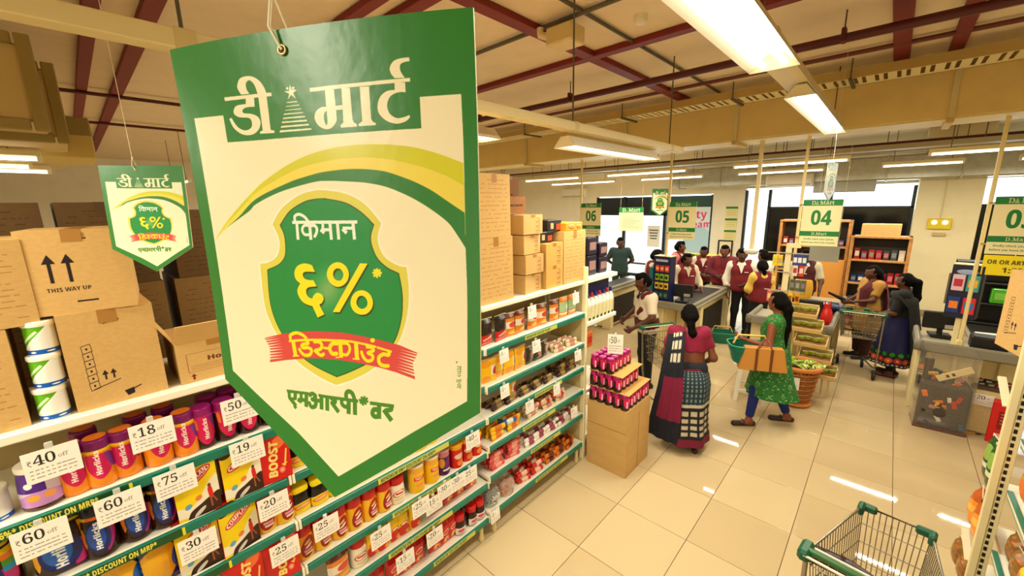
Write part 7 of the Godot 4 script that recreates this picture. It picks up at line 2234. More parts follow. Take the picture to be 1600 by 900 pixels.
	for sg in [-1.0, 1.0]: ball(s, HP.call(sg * 0.034, 0.008, 0.092), Vector3(0.007, 0.007, 0.005) * k, 8, hb)
	part("irises", s.commit(), M(Color(0.02, 0.015, 0.01), 0.2), t)
	s = st()
	for sg in [-1.0, 1.0]: tube(s, [HP.call(sg * 0.018, 0.03, 0.093), HP.call(sg * 0.036, 0.035, 0.088), HP.call(sg * 0.055, 0.027, 0.073)], 0.0045 * k, 5)
	if q.get("moustache", false): tube(s, [HP.call(-0.03, -0.047, 0.09), HP.call(0, -0.04, 0.103), HP.call(0.03, -0.047, 0.09)], 0.007 * k, 5)
	part("eyebrows", s.commit(), M(Color(0.02, 0.015, 0.012), 0.7), t)
	s = st()
	ball(s, HP.call(0, -0.06, 0.094), Vector3(0.022, 0.008, 0.008) * k, 8, hb)
	part("lips", s.commit(), M(skin.lerp(Color(0.5, 0.12, 0.1), 0.45), 0.45), t)
	# --- hair
	var hr := Flesh.new()
	var hair := [[HP.call(0, 0.062, -0.012), HP.call(0, 0.06, 0.024), 0.08 * k, 0.07 * k], [HP.call(0.018, 0.0, -0.046), HP.call(-0.018, 0.0, -0.046), 0.08 * k, 0.08 * k], [HP.call(0.075, 0.03, 0.0), HP.call(0.08, -0.005, 0.01), 0.024 * k, 0.014 * k], [HP.call(-0.075, 0.03, 0.0), HP.call(-0.08, -0.005, 0.01), 0.024 * k, 0.014 * k]]
	if not fem: hair.append([HP.call(0.03, 0.1, 0.045), HP.call(-0.03, 0.1, 0.045), 0.036 * k, 0.036 * k])
	for e in q.get("hair", []): hair.append([HP.call(e[0].x, e[0].y, e[0].z), HP.call(e[1].x, e[1].y, e[1].z), e[2] * k, e[3] * k])
	hr.add(hair, cell * 0.55, 90.0)
	part("hair", hr.commit(), M(Color(0.035, 0.025, 0.02), 0.75, 0.0, 0.2), t)
	# --- clothes
	var th := 0.016 * k
	if q.has("shirt"):
		var g := Flesh.new()
		var bn := []
		for b in torso: bn.append([b[0], b[1], b[2] + th, b[3] + th])
		var hem: float = q.get("hem", 0.93)
		for sg in [-1.0, 1.0]: bn.append([S.call(sg * 0.065 * wide, 1.05, 0), S.call(sg * 0.07 * wide, hem, 0), 0.1 * k * wide + th, 0.112 * k * wide + th, 2])
		bn.append([S.call(sw * 0.8, 1.375, -0.01), S.call(-sw * 0.8, 1.375, -0.01), 0.067 * k + th, 0.067 * k + th])
		var slv: float = q.get("sleeve", 1.6)
		if slv > 0.0:
			for i in 2:
				var a = alimb[i]
				if slv <= 1.0: bn.append([a[0], a[0].lerp(a[1], slv), 0.055 * k + th, 0.048 * k + th, 2])
				else:
					bn.append([a[0], a[1], 0.053 * k + th, 0.042 * k + th])
					bn.append([a[1], a[1].lerp(a[2], slv - 1.0), 0.044 * k + th, 0.034 * k + th, 2])
		g.add(bn, cell)
		part(q.get("shirt_name", "shirt"), g.commit(), q.get("shirt_mat", cloth(q.shirt)), t)
	if q.has("vest"):
		var g := Flesh.new()
		var bn := []
		var tv := th + 0.012 * k
		for b in torso.slice(0, 4): bn.append([b[0], b[1], b[2] + tv, b[3] + tv])
		for sg in [-1.0, 1.0]:
			bn.append([S.call(sg * 0.065 * wide, 1.05, 0), S.call(sg * 0.07 * wide, 0.9, 0), 0.1 * k * wide + tv, 0.112 * k * wide + tv, 2])
			bn.append([S.call(sg * 0.075, 1.3, 0), S.call(sg * 0.115 * wide, 1.395, -0.012), 0.1 * k + tv, 0.07 * k + tv])
		g.add(bn, cell)
		part("waistcoat", g.commit(), cloth(q.vest), t)
		# open V with the shirt showing, a pale badge
		s = st()
		var z0 := 0.15 * wide
		face(s, Transform3D.IDENTITY, [S.call(-0.055, 1.42, z0 - 0.03), S.call(0.055, 1.42, z0 - 0.03), S.call(0.006, 1.25, z0 + 0.007), S.call(-0.006, 1.25, z0 + 0.007)], Vector3(0, 0.2, 1))
		part("shirt_front", s.commit(), cloth(q.shirt), t)
		s = st()
		for sg in [-1.0, 1.0]: face(s, Transform3D.IDENTITY, [S.call(sg * 0.015, 1.44, 0.09), S.call(sg * 0.065, 1.46, 0.03), S.call(sg * 0.085, 1.41, 0.09), S.call(sg * 0.045, 1.385, 0.127)], Vector3(sg * 0.2, 0.5, 1))
		part("collar", s.commit(), cloth(q.get("collar", q.shirt)), t)
		if q.get("badge", true):
			s = st()
			box(s, Vector3.ZERO, Vector3(0.07, 0.016, 0.005), 0.0, Transform3D(Basis.from_euler(Vector3(lean, 0, side)), S.call(0.085, 1.26, 0.137 * wide)))
			part("name_badge", s.commit(), M(Color(0.92, 0.85, 0.82), 0.5), t)
	if q.has("trousers"):
		var g := Flesh.new()
		for i in 2:
			var w: float = q.get("loose", 1.0)
			var L = limbs[i]
			var an: Vector3 = L[1][1]
			g.add([[hip[i] + Vector3(0, 0.06, 0) * k, L[0][1], 0.1 * k * wide, 0.06 * k * w + 0.008], [L[0][1], L[0][1].lerp(an, q.get("cuff", 0.97)), 0.06 * k * w + 0.008, 0.045 * k * w + 0.005, 2], [hip[i] + Vector3(0, 0.06, 0) * k, hip[1 - i] + Vector3(0, 0.06, 0) * k, 0.115 * k * wide, 0.115 * k * wide]], cell)
		part(q.get("trousers_name", "trousers"), g.commit(), cloth(q.trousers), t)
	if q.has("shoes"):
		for i in 2: shoe(t, legs[i][1] * k, q.get("feet", [Vector3(0.1, 0, 1), Vector3(-0.1, 0, 1)])[i], q.shoes, q.get("sandals", false))
	t.set_meta("joints", [])
	t.remove_meta("joints")
	return t

func plaid(kind: int) -> ImageTexture:
	var n := "plaid%d" % kind
	if tex.has(n): return tex[n]
	var b := Sheet.new(128, 128, Color(0.09, 0.17, 0.22), 1)
	match kind:
		0:   # small grey blue checks, wide dark and pale band at the foot
			for i in 16: b.rect(i * 8, 0, 4, 92, Color(0.42, 0.5, 0.5))
			for i in 12: b.rect(0, i * 8, 128, 2.5, Color(0.1, 0.17, 0.22))
			b.rect(0, 76, 128, 4, Color(0.75, 0.72, 0.62))
			b.rect(0, 80, 128, 48, Color(0.04, 0.05, 0.1))
			for i in 8: b.rect(i * 16 + 2, 84, 12, 30, Color(0.72, 0.68, 0.58))
			for i in 4: b.rect(0, 90 + i * 8, 128, 2.5, Color(0.04, 0.05, 0.1))
			b.rect(0, 118, 128, 10, Color(0.42, 0.02, 0.16))
		1:   # the draped end: dark blue, pale blocks, crimson block
			b.im.fill(Color(0.03, 0.045, 0.11))
			for i in 4:
				for j in 6: b.rect(24 + i * 26, 8 + j * 10, 20, 7, Color(0.78, 0.74, 0.64))
			b.rect(0, 0, 128, 6, Color(0.3, 0.38, 0.4))
			b.rect(86, 0, 42, 70, Color(0.03, 0.045, 0.11))
			b.rect(0, 76, 104, 34, Color(0.46, 0.03, 0.2))
			b.rect(56, 76, 5, 34, Color(0.4, 0.02, 0.16))
		2:   # green leaf print
			b.im.fill(Color(0.13, 0.42, 0.16))
			for i in 70: b.oval(rng.randf() * 128, rng.randf() * 128, 5, 2.2, Color(0.5, 0.68, 0.4) if i % 3 else Color(0.05, 0.25, 0.08), 0.8 if i % 2 else -0.8)
		3:   # navy skirt with a flowered band
			b.im.fill(Color(0.05, 0.06, 0.28))
			b.rect(0, 92, 128, 36, Color(0.03, 0.03, 0.07))
			for i in 9:
				b.oval(i * 15 + 4, 112, 7, 7, Color(0.62, 0.06, 0.1) if i % 2 else Color(0.75, 0.25, 0.12))
				b.oval(i * 15 + 9, 97, 5, 5, Color(0.1, 0.5, 0.1))
				b.oval(i * 15 + 4, 112, 2.5, 2.5, Color(0.85, 0.6, 0.2))
			for i in 20: b.rect(i * 7, 122, 4, 3, Color(0.7, 0.68, 0.6))
		4:   # ochre weave
			b.im.fill(Color(0.68, 0.5, 0.22))
			for i in 16:
				for j in 16: b.rect(i * 8 + (j % 2) * 4, j * 8, 3, 3, Color(0.55, 0.38, 0.15))
	tex[n] = b.done()
	return tex[n]

func build_people() -> void:
	var maroon := Color(0.43, 0.04, 0.1)
	var black := Color(0.02, 0.02, 0.025)
	var white := Color(0.88, 0.84, 0.78)
	var d1 := Color(0.3, 0.16, 0.09)
	var d2 := Color(0.4, 0.22, 0.13)
	var F := 0.024
	var shoes := Color(0.03, 0.025, 0.02)
	person("guard in a dark teal uniform shirt standing alone before the bright window", Vector3(-4.83, 0, -9.13), 1.72, 0.5, {"cell": F, "skin": d1, "shirt": Color(0.1, 0.2, 0.2), "sleeve": 0.85, "hem": 0.84, "trousers": Color(0.08, 0.16, 0.16), "shoes": shoes, "arms": [[Vector3(0.3, 1.16, -0.06), Vector3(0.12, 1.0, -0.17)], [Vector3(-0.3, 1.16, -0.06), Vector3(-0.12, 1.0, -0.17)]]})
	person("staff member showing only black hair above the dark blue display", Vector3(-3.33, 0, -7.75), 1.64, 2.6, {"cell": F, "skin": d1, "shirt": white, "vest": maroon, "trousers": black, "shoes": shoes})
	person("tall staff man in a pink shirt and maroon waistcoat, leftmost of the group", Vector3(-3.38, 0, -9.1), 1.7, 1.5, {"cell": F, "skin": d2, "shirt": Color(0.75, 0.45, 0.43), "collar": Color(0.9, 0.75, 0.68), "vest": maroon, "trousers": black, "shoes": shoes, "head_turn": 0.3, "arms": [[Vector3(0.27, 1.14, 0.02), Vector3(0.2, 0.95, 0.2)], [Vector3(-0.27, 1.14, 0.0), Vector3(-0.2, 0.94, 0.18)]]})
	person("staff man with pale sleeves and maroon waistcoat leaning on the lane 05 counter", Vector3(-2.82, 0, -8.0), 1.58, 0.75, {"cell": F, "skin": d2, "shirt": Color(0.8, 0.74, 0.62), "vest": maroon, "trousers": black, "shoes": shoes, "head_turn": 0.6, "arms": [[Vector3(0.27, 1.12, 0.06), Vector3(0.25, 0.95, 0.26)], [Vector3(-0.27, 1.12, 0.03), Vector3(-0.22, 0.93, 0.2)]]})
	person("staff man with a badge and folded arms behind, third from the left of the group", Vector3(-2.98, 0, -9.5), 1.57, 0.3, {"cell": F, "skin": d1, "shirt": white, "collar": Color(0.8, 0.6, 0.5), "vest": maroon, "trousers": black, "shoes": shoes, "head_turn": -0.2, "arms": [[Vector3(0.27, 1.12, 0.06), Vector3(-0.04, 1.06, 0.2)], [Vector3(-0.27, 1.12, 0.06), Vector3(0.06, 1.02, 0.22)]]})
	person("staff man all in maroon with folded hands, centre of the group", Vector3(-2.46, 0, -9.15), 1.66, 0.25, {"cell": F, "skin": d2, "shirt": Color(0.36, 0.05, 0.12), "sleeve": 1.75, "vest": maroon, "trousers": black, "shoes": shoes, "head_turn": -0.15, "wide": 1.08, "arms": [[Vector3(0.29, 1.14, 0.05), Vector3(0.03, 1.08, 0.22)], [Vector3(-0.29, 1.14, 0.05), Vector3(-0.02, 1.05, 0.23)]], "curl": [1.2, 1.2]})
	person("staff man in white sleeves and maroon waistcoat holding a white paper", Vector3(-1.96, 0, -8.66), 1.67, 0.15, {"cell": F, "sway": 0.09, "skin": d1, "shirt": white, "vest": maroon, "trousers": black, "shoes": shoes, "head_turn": 0.3, "nod": 0.12, "wide": 1.05, "moustache": true, "arms": [[Vector3(0.28, 1.13, 0.04), Vector3(0.1, 1.05, 0.25)], [Vector3(-0.29, 1.12, 0.0), Vector3(-0.27, 0.88, 0.1)]]})
	var t := thing("paper_slip", "white paper slip held by the nearest staff man", "paper", Vector3(-1.76, 1.02, -8.36), 0.3)
	part("sheet", bx(Vector3(0.14, 0.11, 0.004)), M(Color(0.95, 0.93, 0.9), 0.6), t, Vector3.ZERO, Vector3(-0.5, 0, 0.2))
	part("fold", bx(Vector3(0.09, 0.07, 0.004)), M(Color(0.93, 0.9, 0.87), 0.6), t, Vector3(0.05, -0.03, 0.015), Vector3(-0.8, 0.3, 0.3))
	person("young man in a plain white long sleeved shirt, back half turned, facing the group", Vector3(-1.74, 0, -9.15), 1.61, -2.0, {"cell": F, "skin": d2, "shirt": Color(0.92, 0.88, 0.8), "sleeve": 1.85, "hem": 0.86, "trousers": black, "shoes": shoes, "arms": [[Vector3(0.26, 1.13, 0.04), Vector3(0.2, 1.0, 0.24)], [Vector3(-0.26, 1.13, 0.02), Vector3(-0.2, 0.95, 0.2)]]})
	person("staff woman in maroon waistcoat with a yellow sleeve, half behind the snack rack", Vector3(-1.58, 0, -8.25), 1.52, -2.4, {"cell": F, "skin": d1, "woman": true, "shirt": Color(0.85, 0.7, 0.3), "sleeve": 1.3, "collar": white, "vest": maroon, "badge": false, "trousers": black, "shoes": shoes, "arms": [[Vector3(0.24, 1.13, 0.02), Vector3(0.16, 0.98, 0.2)], [Vector3(-0.24, 1.13, 0.02), Vector3(-0.16, 0.98, 0.2)]], "hair": [[Vector3(0, -0.02, -0.1), Vector3(0, -0.14, -0.11), 0.045, 0.035]]})
	person("cashier in maroon waistcoat and flowered sleeves below lane sign 04", Vector3(-1.09, 0, -9.3), 1.65, 0.1, {"cell": F, "skin": d1, "shirt": Color(0.72, 0.68, 0.58), "sleeve": 0.9, "collar": white, "vest": Color(0.25, 0.03, 0.05), "badge": false, "trousers": black, "shoes": shoes, "wide": 1.05, "nod": 0.2, "arms": [[Vector3(0.28, 1.12, 0.06), Vector3(0.27, 0.93, 0.22)], [Vector3(-0.27, 1.12, 0.05), Vector3(-0.1, 1.0, 0.25)]]})
	# woman in maroon and ochre at lane 04
	t = person("woman with a maroon stole over an ochre tunic paying at a till", Vector3(-0.1, 0, -8.55), 1.52, -1.05, {"cell": 0.02, "skin": Color(0.34, 0.18, 0.1), "woman": true, "wide": 1.15, "shirt": Color(0.66, 0.48, 0.2), "shirt_name": "tunic", "sleeve": 0.75, "trousers": Color(0.2, 0.03, 0.07), "loose": 1.7, "shoes": Color(0.1, 0.05, 0.03), "sandals": true, "arms": [[Vector3(0.24, 1.13, 0.08), Vector3(0.16, 1.08, 0.34)], [Vector3(-0.23, 1.13, 0.05), Vector3(-0.12, 1.05, 0.28)]], "hair": [[Vector3(0, 0.0, -0.1), Vector3(0.0, -0.1, -0.13), 0.06, 0.055], [Vector3(0, -0.1, -0.13), Vector3(0, -0.3, -0.15), 0.055, 0.03]]})
	var k := 1.52 / 1.7
	var ochre := TM(plaid(4), 0.8)
	ochre.uv1_scale = Vector3(3, 3, 1)
	part("tunic_skirt", loft([[Vector3(0, 1.04, 0.01) * k, 0.18, 0.135], [Vector3(0, 0.92, 0.0) * k, 0.205, 0.16], [Vector3(0, 0.75, 0.0) * k, 0.215, 0.17], [Vector3(0, 0.55, 0.01) * k, 0.23, 0.18]], 28, 7, 0.06), ochre, t)
	part("stole", ribbon([[Vector3(0.02, 1.0, 0.17) * k, Vector3(0.17, 1.0, 0.13) * k, Vector3(0, 0, 0.03)], [Vector3(0.02, 1.3, 0.17) * k, Vector3(0.2, 1.28, 0.12) * k, Vector3(0, 0, 0.05)], [Vector3(0.06, 1.48, 0.06) * k, Vector3(0.26, 1.36, 0.03) * k, Vector3(0, 0.04, 0.0)], [Vector3(0.04, 1.46, -0.1) * k, Vector3(0.27, 1.34, -0.08) * k, Vector3(0, 0.03, -0.03)], [Vector3(0.02, 1.2, -0.19) * k, Vector3(0.27, 1.12, -0.12) * k, Vector3(0, 0, -0.05)], [Vector3(0.03, 0.8, -0.22) * k, Vector3(0.26, 0.78, -0.15) * k, Vector3(0, 0, -0.04)]], 10, 1, 1, 0.2), cloth(Color(0.3, 0.04, 0.08)), t)
	t = thing("handbag_strap", "dark purse held out over the counter by the woman in maroon", "purse", Vector3(-0.42, 1.0, -8.36), -1.05)
	var s := st()
	tube(s, [Vector3(0.08, -0.04, -0.02), Vector3(0.07, 0.02, 0.1), Vector3(0.05, 0.09, 0.24)], 0.035, 8, false, 0.018)
	part("purse", s.commit(), M(Color(0.03, 0.025, 0.025), 0.5), t)
	part("clasp", bxat(Vector3(0.07, 0.035, 0.1), Vector3(0.06, 0.02, 0.02), 0.004), M(Color(0.2, 0.18, 0.15), 0.4), t)
	# woman in black with a flowered navy skirt
	t = person("woman in a black top with a ponytail and a navy skirt with a flowered band", Vector3(0.27, 0, -7.9), 1.52, -1.75, {"cell": 0.02, "skin": Color(0.36, 0.2, 0.11), "woman": true, "shirt": Color(0.02, 0.03, 0.03), "shirt_name": "top", "sleeve": 0.95, "hem": 0.9, "trousers": black, "shoes": Color(0.3, 0.1, 0.06), "sandals": true, "arms": [[Vector3(0.24, 1.1, 0.04), Vector3(0.14, 1.02, 0.26)], [Vector3(-0.23, 1.1, 0.04), Vector3(-0.1, 1.0, 0.25)]], "hair": [[Vector3(0, 0.02, -0.1), Vector3(0, 0.0, -0.15), 0.05, 0.04], [Vector3(0, 0.0, -0.15), Vector3(0, -0.25, -0.17), 0.055, 0.05], [Vector3(0, -0.25, -0.17), Vector3(0.0, -0.48, -0.16), 0.05, 0.02]]})
	var navy := TM(plaid(3), 0.8)
	navy.uv1_scale = Vector3(2, 1, 1)
	part("skirt", loft([[Vector3(0, 0.94, 0), 0.17, 0.13], [Vector3(0, 0.8, 0), 0.21, 0.17], [Vector3(0, 0.6, 0), 0.25, 0.21], [Vector3(0, 0.4, 0), 0.28, 0.24], [Vector3(0, 0.22, 0), 0.31, 0.27]], 36, 9, 0.08), navy, t)
	part("long_scarf", ribbon([[Vector3(0.08, 1.28, 0.12), Vector3(0.19, 1.2, 0.08), Vector3(0, 0, 0.03)], [Vector3(0.1, 1.3, 0.02), Vector3(0.24, 1.2, 0.0), Vector3(0.02, 0.03, 0)], [Vector3(0.06, 1.2, -0.15), Vector3(0.25, 1.08, -0.1), Vector3(0, 0, -0.04)], [Vector3(0.02, 0.75, -0.24), Vector3(0.26, 0.7, -0.17), Vector3(0, 0, -0.03)], [Vector3(0.02, 0.3, -0.3), Vector3(0.24, 0.28, -0.22), Vector3(0, 0, -0.03)]], 8, 1, 1, 0.2), cloth(Color(0.015, 0.025, 0.025)), t)
	# woman in the green tunic
	t = person("woman in a green tunic and blue leggings carrying a tan bag and basket", Vector3(-0.79, 0, -5.2), 1.57, -1.75, {"cell": 0.014, "skin": Color(0.5, 0.26, 0.13), "woman": true, "wide": 1.06, "shirt": Color(0.13, 0.42, 0.16), "shirt_name": "tunic_top", "sleeve": 0.0, "trousers": Color(0.02, 0.12, 0.42), "trousers_name": "leggings", "loose": 0.95, "cuff": 0.9, "shoes": Color(0.16, 0.07, 0.03), "sandals": true, "head_turn": -0.2,
		"legs": [[Vector3(0.16, 0.48, 0.1), Vector3(0.22, 0.085, 0.12)], [Vector3(-0.12, 0.47, -0.04), Vector3(-0.19, 0.12, -0.16)]], "feet": [Vector3(0.8, 0, 0.7), Vector3(0.6, -0.1, 0.8)],
		"arms": [[Vector3(0.27, 1.1, -0.03), Vector3(0.36, 1.15, 0.18)], [Vector3(-0.25, 1.12, 0.0), Vector3(-0.25, 0.9, 0.1)]], "palm": [Vector3(-0.3, 1, 0), Vector3(1, 0, 0)], "thumb": [Vector3(-0.5, 0.4, 0), Vector3(0, 0, 1)], "curl": [0.7, 0.5],
		"hair": [[Vector3(0, 0.0, -0.1), Vector3(0, -0.06, -0.13), 0.05, 0.045], [Vector3(0, -0.06, -0.13), Vector3(0.01, -0.3, -0.14), 0.045, 0.045], [Vector3(0.01, -0.3, -0.14), Vector3(0.01, -0.62, -0.13), 0.045, 0.028]]})
	var leafy := TM(plaid(2), 0.8)
	leafy.uv1_scale = Vector3(4, 3, 1)
	k = 1.57 / 1.7
	for c in t.get_children():
		if c.name == "tunic_top":
			var tri := TM(plaid(2), 0.8)
			tri.uv1_triplanar = true
			tri.uv1_scale = Vector3(3.5, 3.5, 3.5)
			c.material_override = tri
	part("tunic_skirt", loft([[Vector3(0, 1.08, 0.01) * k, 0.165, 0.128], [Vector3(0, 0.95, 0.0) * k, 0.2, 0.16], [Vector3(0, 0.8, 0.0) * k, 0.215, 0.18], [Vector3(0, 0.62, 0.0) * k, 0.23, 0.22], [Vector3(0, 0.42, -0.02) * k, 0.24, 0.27]], 32, 8, 0.05), leafy, t)
	var g := Transform3D(Basis(Vector3.UP, -1.05), Vector3(-0.76, 0, -5.2))
	t = thing("brown_handbag", "tan handbag with darker straps hanging from the woman in green's arm", "handbag", g * (Vector3(0.27, 0.78, 0.24)), -1.05 - 0.1)
	s = st()
	slab(s, PackedVector2Array([Vector2(-0.23, 0.0), Vector2(0.23, 0.0), Vector2(0.18, 0.25), Vector2(-0.18, 0.25)]), -0.05, 0.05)
	part("body", s.commit(), M(Color(0.74, 0.5, 0.2), 0.5), t, Vector3.ZERO, Vector3(0, PI / 2, 0))
	for x in [-0.07, 0.07]: part("strap_band", bxat(Vector3(0.053, 0.125, x), Vector3(0.006, 0.25, 0.025)), M(Color(0.4, 0.2, 0.06), 0.5), t)
	s = st()
	tube(s, [Vector3(0.053, 0.24, -0.07), Vector3(0.0, 0.31, -0.04), Vector3(-0.06, 0.33, -0.02), Vector3(0.0, 0.31, 0.02), Vector3(0.053, 0.24, 0.07)], 0.009, 6)
	part("handle", s.commit(), M(Color(0.4, 0.2, 0.06), 0.5), t)
	green_basket(g * Vector3(0.14, 0.82, 0.33), 0.5, "green shopping basket carried by the woman in the green tunic")
	# woman in the sari
	t = person("woman in a crimson blouse and checked sari seen from behind by the jar stack", Vector3(-1.38, 0, -4.18), 1.52, -2.6, {"cell": 0.014, "skin": Color(0.42, 0.22, 0.12), "woman": true, "wide": 1.1, "lean": 0.16, "shoes": Color(0.2, 0.09, 0.06), "sandals": true, "trousers": Color(0.04, 0.06, 0.12), "trousers_name": "underskirt", "loose": 1.2,
		"legs": [[Vector3(0.1, 0.48, 0.14), Vector3(0.12, 0.085, 0.12)], [Vector3(-0.1, 0.47, 0.0), Vector3(-0.1, 0.085, -0.16)]],
		"arms": [[Vector3(0.26, 1.12, 0.02), Vector3(0.22, 0.95, 0.22)], [Vector3(-0.27, 1.1, -0.02), Vector3(-0.2, 0.98, 0.22)]],
		"hair": [[Vector3(0, -0.03, -0.09), Vector3(0, -0.1, -0.11), 0.055, 0.035], [Vector3(0, -0.1, -0.11), Vector3(-0.02, -0.2, -0.12), 0.04, 0.042], [Vector3(-0.02, -0.2, -0.12), Vector3(-0.03, -0.27, -0.11), 0.042, 0.02]]})
	k = 1.52 / 1.7
	var SB := func(x: float, y: float, z: float) -> Vector3: return (Vector3(x, y - 0.92, z).rotated(Vector3.RIGHT, 0.16) + Vector3(0, 0.92, 0)) * k
	var bl := Flesh.new()
	var bb := []
	for sg in [-1.0, 1.0]:
		bb.append([SB.call(sg * 0.078, 1.33, 0.0), SB.call(sg * 0.075, 1.17, 0.0), 0.112 * k, 0.114 * k, 2])
		bb.append([SB.call(sg * 0.16, 1.39, -0.01), SB.call(sg * 0.236, 1.22, 0.0), 0.066 * k, 0.062 * k, 2])
		bb.append([SB.call(sg * 0.1, 1.37, -0.01), SB.call(sg * 0.17, 1.4, -0.01), 0.068 * k, 0.062 * k])
		bb.append([SB.call(sg * 0.075, 1.26, 0.08), SB.call(sg * 0.075, 1.23, 0.085), 0.066 * k, 0.066 * k])
	bl.add(bb, 0.013)
	part("blouse", bl.commit(), cloth(Color(0.5, 0.02, 0.19)), t)
	var check := TM(plaid(0), 0.85)
	check.uv1_scale = Vector3(2, 1, 1)
	part("sari_skirt", loft([[Vector3(0, 1.0, 0.01) * k, 0.165, 0.14], [Vector3(0, 0.93, 0.0) * k, 0.205, 0.175], [Vector3(0, 0.8, -0.01) * k, 0.225, 0.2], [Vector3(0, 0.6, -0.01) * k, 0.22, 0.2], [Vector3(0, 0.35, -0.02) * k, 0.22, 0.23], [Vector3(0, 0.12, -0.03) * k, 0.24, 0.27]], 40, 7, 0.07), check, t)
	part("waist_cord", loft([[Vector3(0, 1.01, 0.01) * k, 0.168, 0.143], [Vector3(0, 0.985, 0.01) * k, 0.176, 0.15]], 24), cloth(Color(0.4, 0.03, 0.12)), t)
	var pal := TM(plaid(1), 0.85)
	part("sari_end", ribbon([[SB.call(0.04, 1.3, 0.17), SB.call(0.2, 1.25, 0.13), Vector3(0, 0, 0.02)], [SB.call(0.08, 1.45, 0.04), SB.call(0.21, 1.42, 0.03), Vector3(0, 0.02, 0)], [SB.call(0.06, 1.4, -0.1), SB.call(0.25, 1.34, -0.08), Vector3(0, 0.01, -0.02)], [Vector3(0.08, 1.0, -0.16), Vector3(0.27, 0.98, -0.09), Vector3(0, 0, -0.03)], [Vector3(0.08, 0.7, -0.22), Vector3(0.31, 0.68, -0.1), Vector3(0, 0, -0.03)], [Vector3(0.09, 0.4, -0.25), Vector3(0.36, 0.4, -0.1), Vector3(0, 0, -0.03)], [Vector3(0.1, 0.12, -0.27), Vector3(0.4, 0.14, -0.08), Vector3(0, 0, -0.04)]], 12, 1, 1, 0.3), pal, t)
	# man in the white and maroon shirt
	var polo := cloth(Color(0.86, 0.8, 0.7))
	t = person("man in a white and maroon polo shirt with greying hair reaching to the end display", Vector3(-2.32, 0, -5.25), 1.63, -0.75, {"cell": 0.015, "skin": Color(0.33, 0.17, 0.09), "wide": 1.1, "lean": 0.12, "shirt": Color(0.86, 0.8, 0.7), "sleeve": 0.85, "hem": 0.86, "trousers": Color(0.015, 0.02, 0.035), "shoes": shoes, "nod": 0.15, "moustache": true,
		"arms": [[Vector3(0.28, 1.13, 0.03), Vector3(0.2, 1.0, 0.27)], [Vector3(-0.28, 1.13, 0.03), Vector3(-0.14, 1.05, 0.27)]], "curl": [1.1, 0.8]})
	k = 1.63 / 1.7
	SB = func(x: float, y: float, z: float) -> Vector3: return (Vector3(x, y - 0.92, z).rotated(Vector3.RIGHT, 0.12) + Vector3(0, 0.92, 0)) * k
	var band := Flesh.new()
	bb = []
	for sg in [-1.0, 1.0]: bb.append([SB.call(sg * 0.068, 1.08, 0.008), SB.call(sg * 0.074, 0.93, 0.0), 0.142 * k, 0.152 * k, 3])
	band.add(bb, 0.013)
	part("maroon_band", band.commit(), cloth(Color(0.3, 0.02, 0.06)), t)
	for q in [[Vector3(0.19, 1.44, 0.0), Vector3(0.12, 1.4, 0.06), 0.055], [Vector3(0.1, 1.22, 0.1), Vector3(0.03, 1.15, 0.11), 0.045]]:
		var pt := Flesh.new()
		pt.add([[SB.call(q[0].x, q[0].y, q[0].z), SB.call(q[1].x, q[1].y, q[1].z), q[2] * k, q[2] * k]], 0.01)
		part("maroon_patch", pt.commit(), cloth(Color(0.36, 0.03, 0.07)), t)
	var col := Flesh.new()
	col.add([[SB.call(0.06, 1.45, -0.02), SB.call(-0.06, 1.45, -0.02), 0.04 * k, 0.04 * k], [SB.call(0.05, 1.44, 0.04), SB.call(0.0, 1.38, 0.1), 0.022 * k, 0.016 * k], [SB.call(-0.05, 1.44, 0.04), SB.call(0.0, 1.38, 0.1), 0.022 * k, 0.016 * k]], 0.01)
	part("collar", col.commit(), cloth(Color(0.12, 0.05, 0.06)), t)

# ---------------------------------------------------------------- trolleys, end displays and the right hand shelf
func wire(s: SurfaceTool, pts: Array, r := 0.0025) -> void:
	tube(s, pts, r, 5)

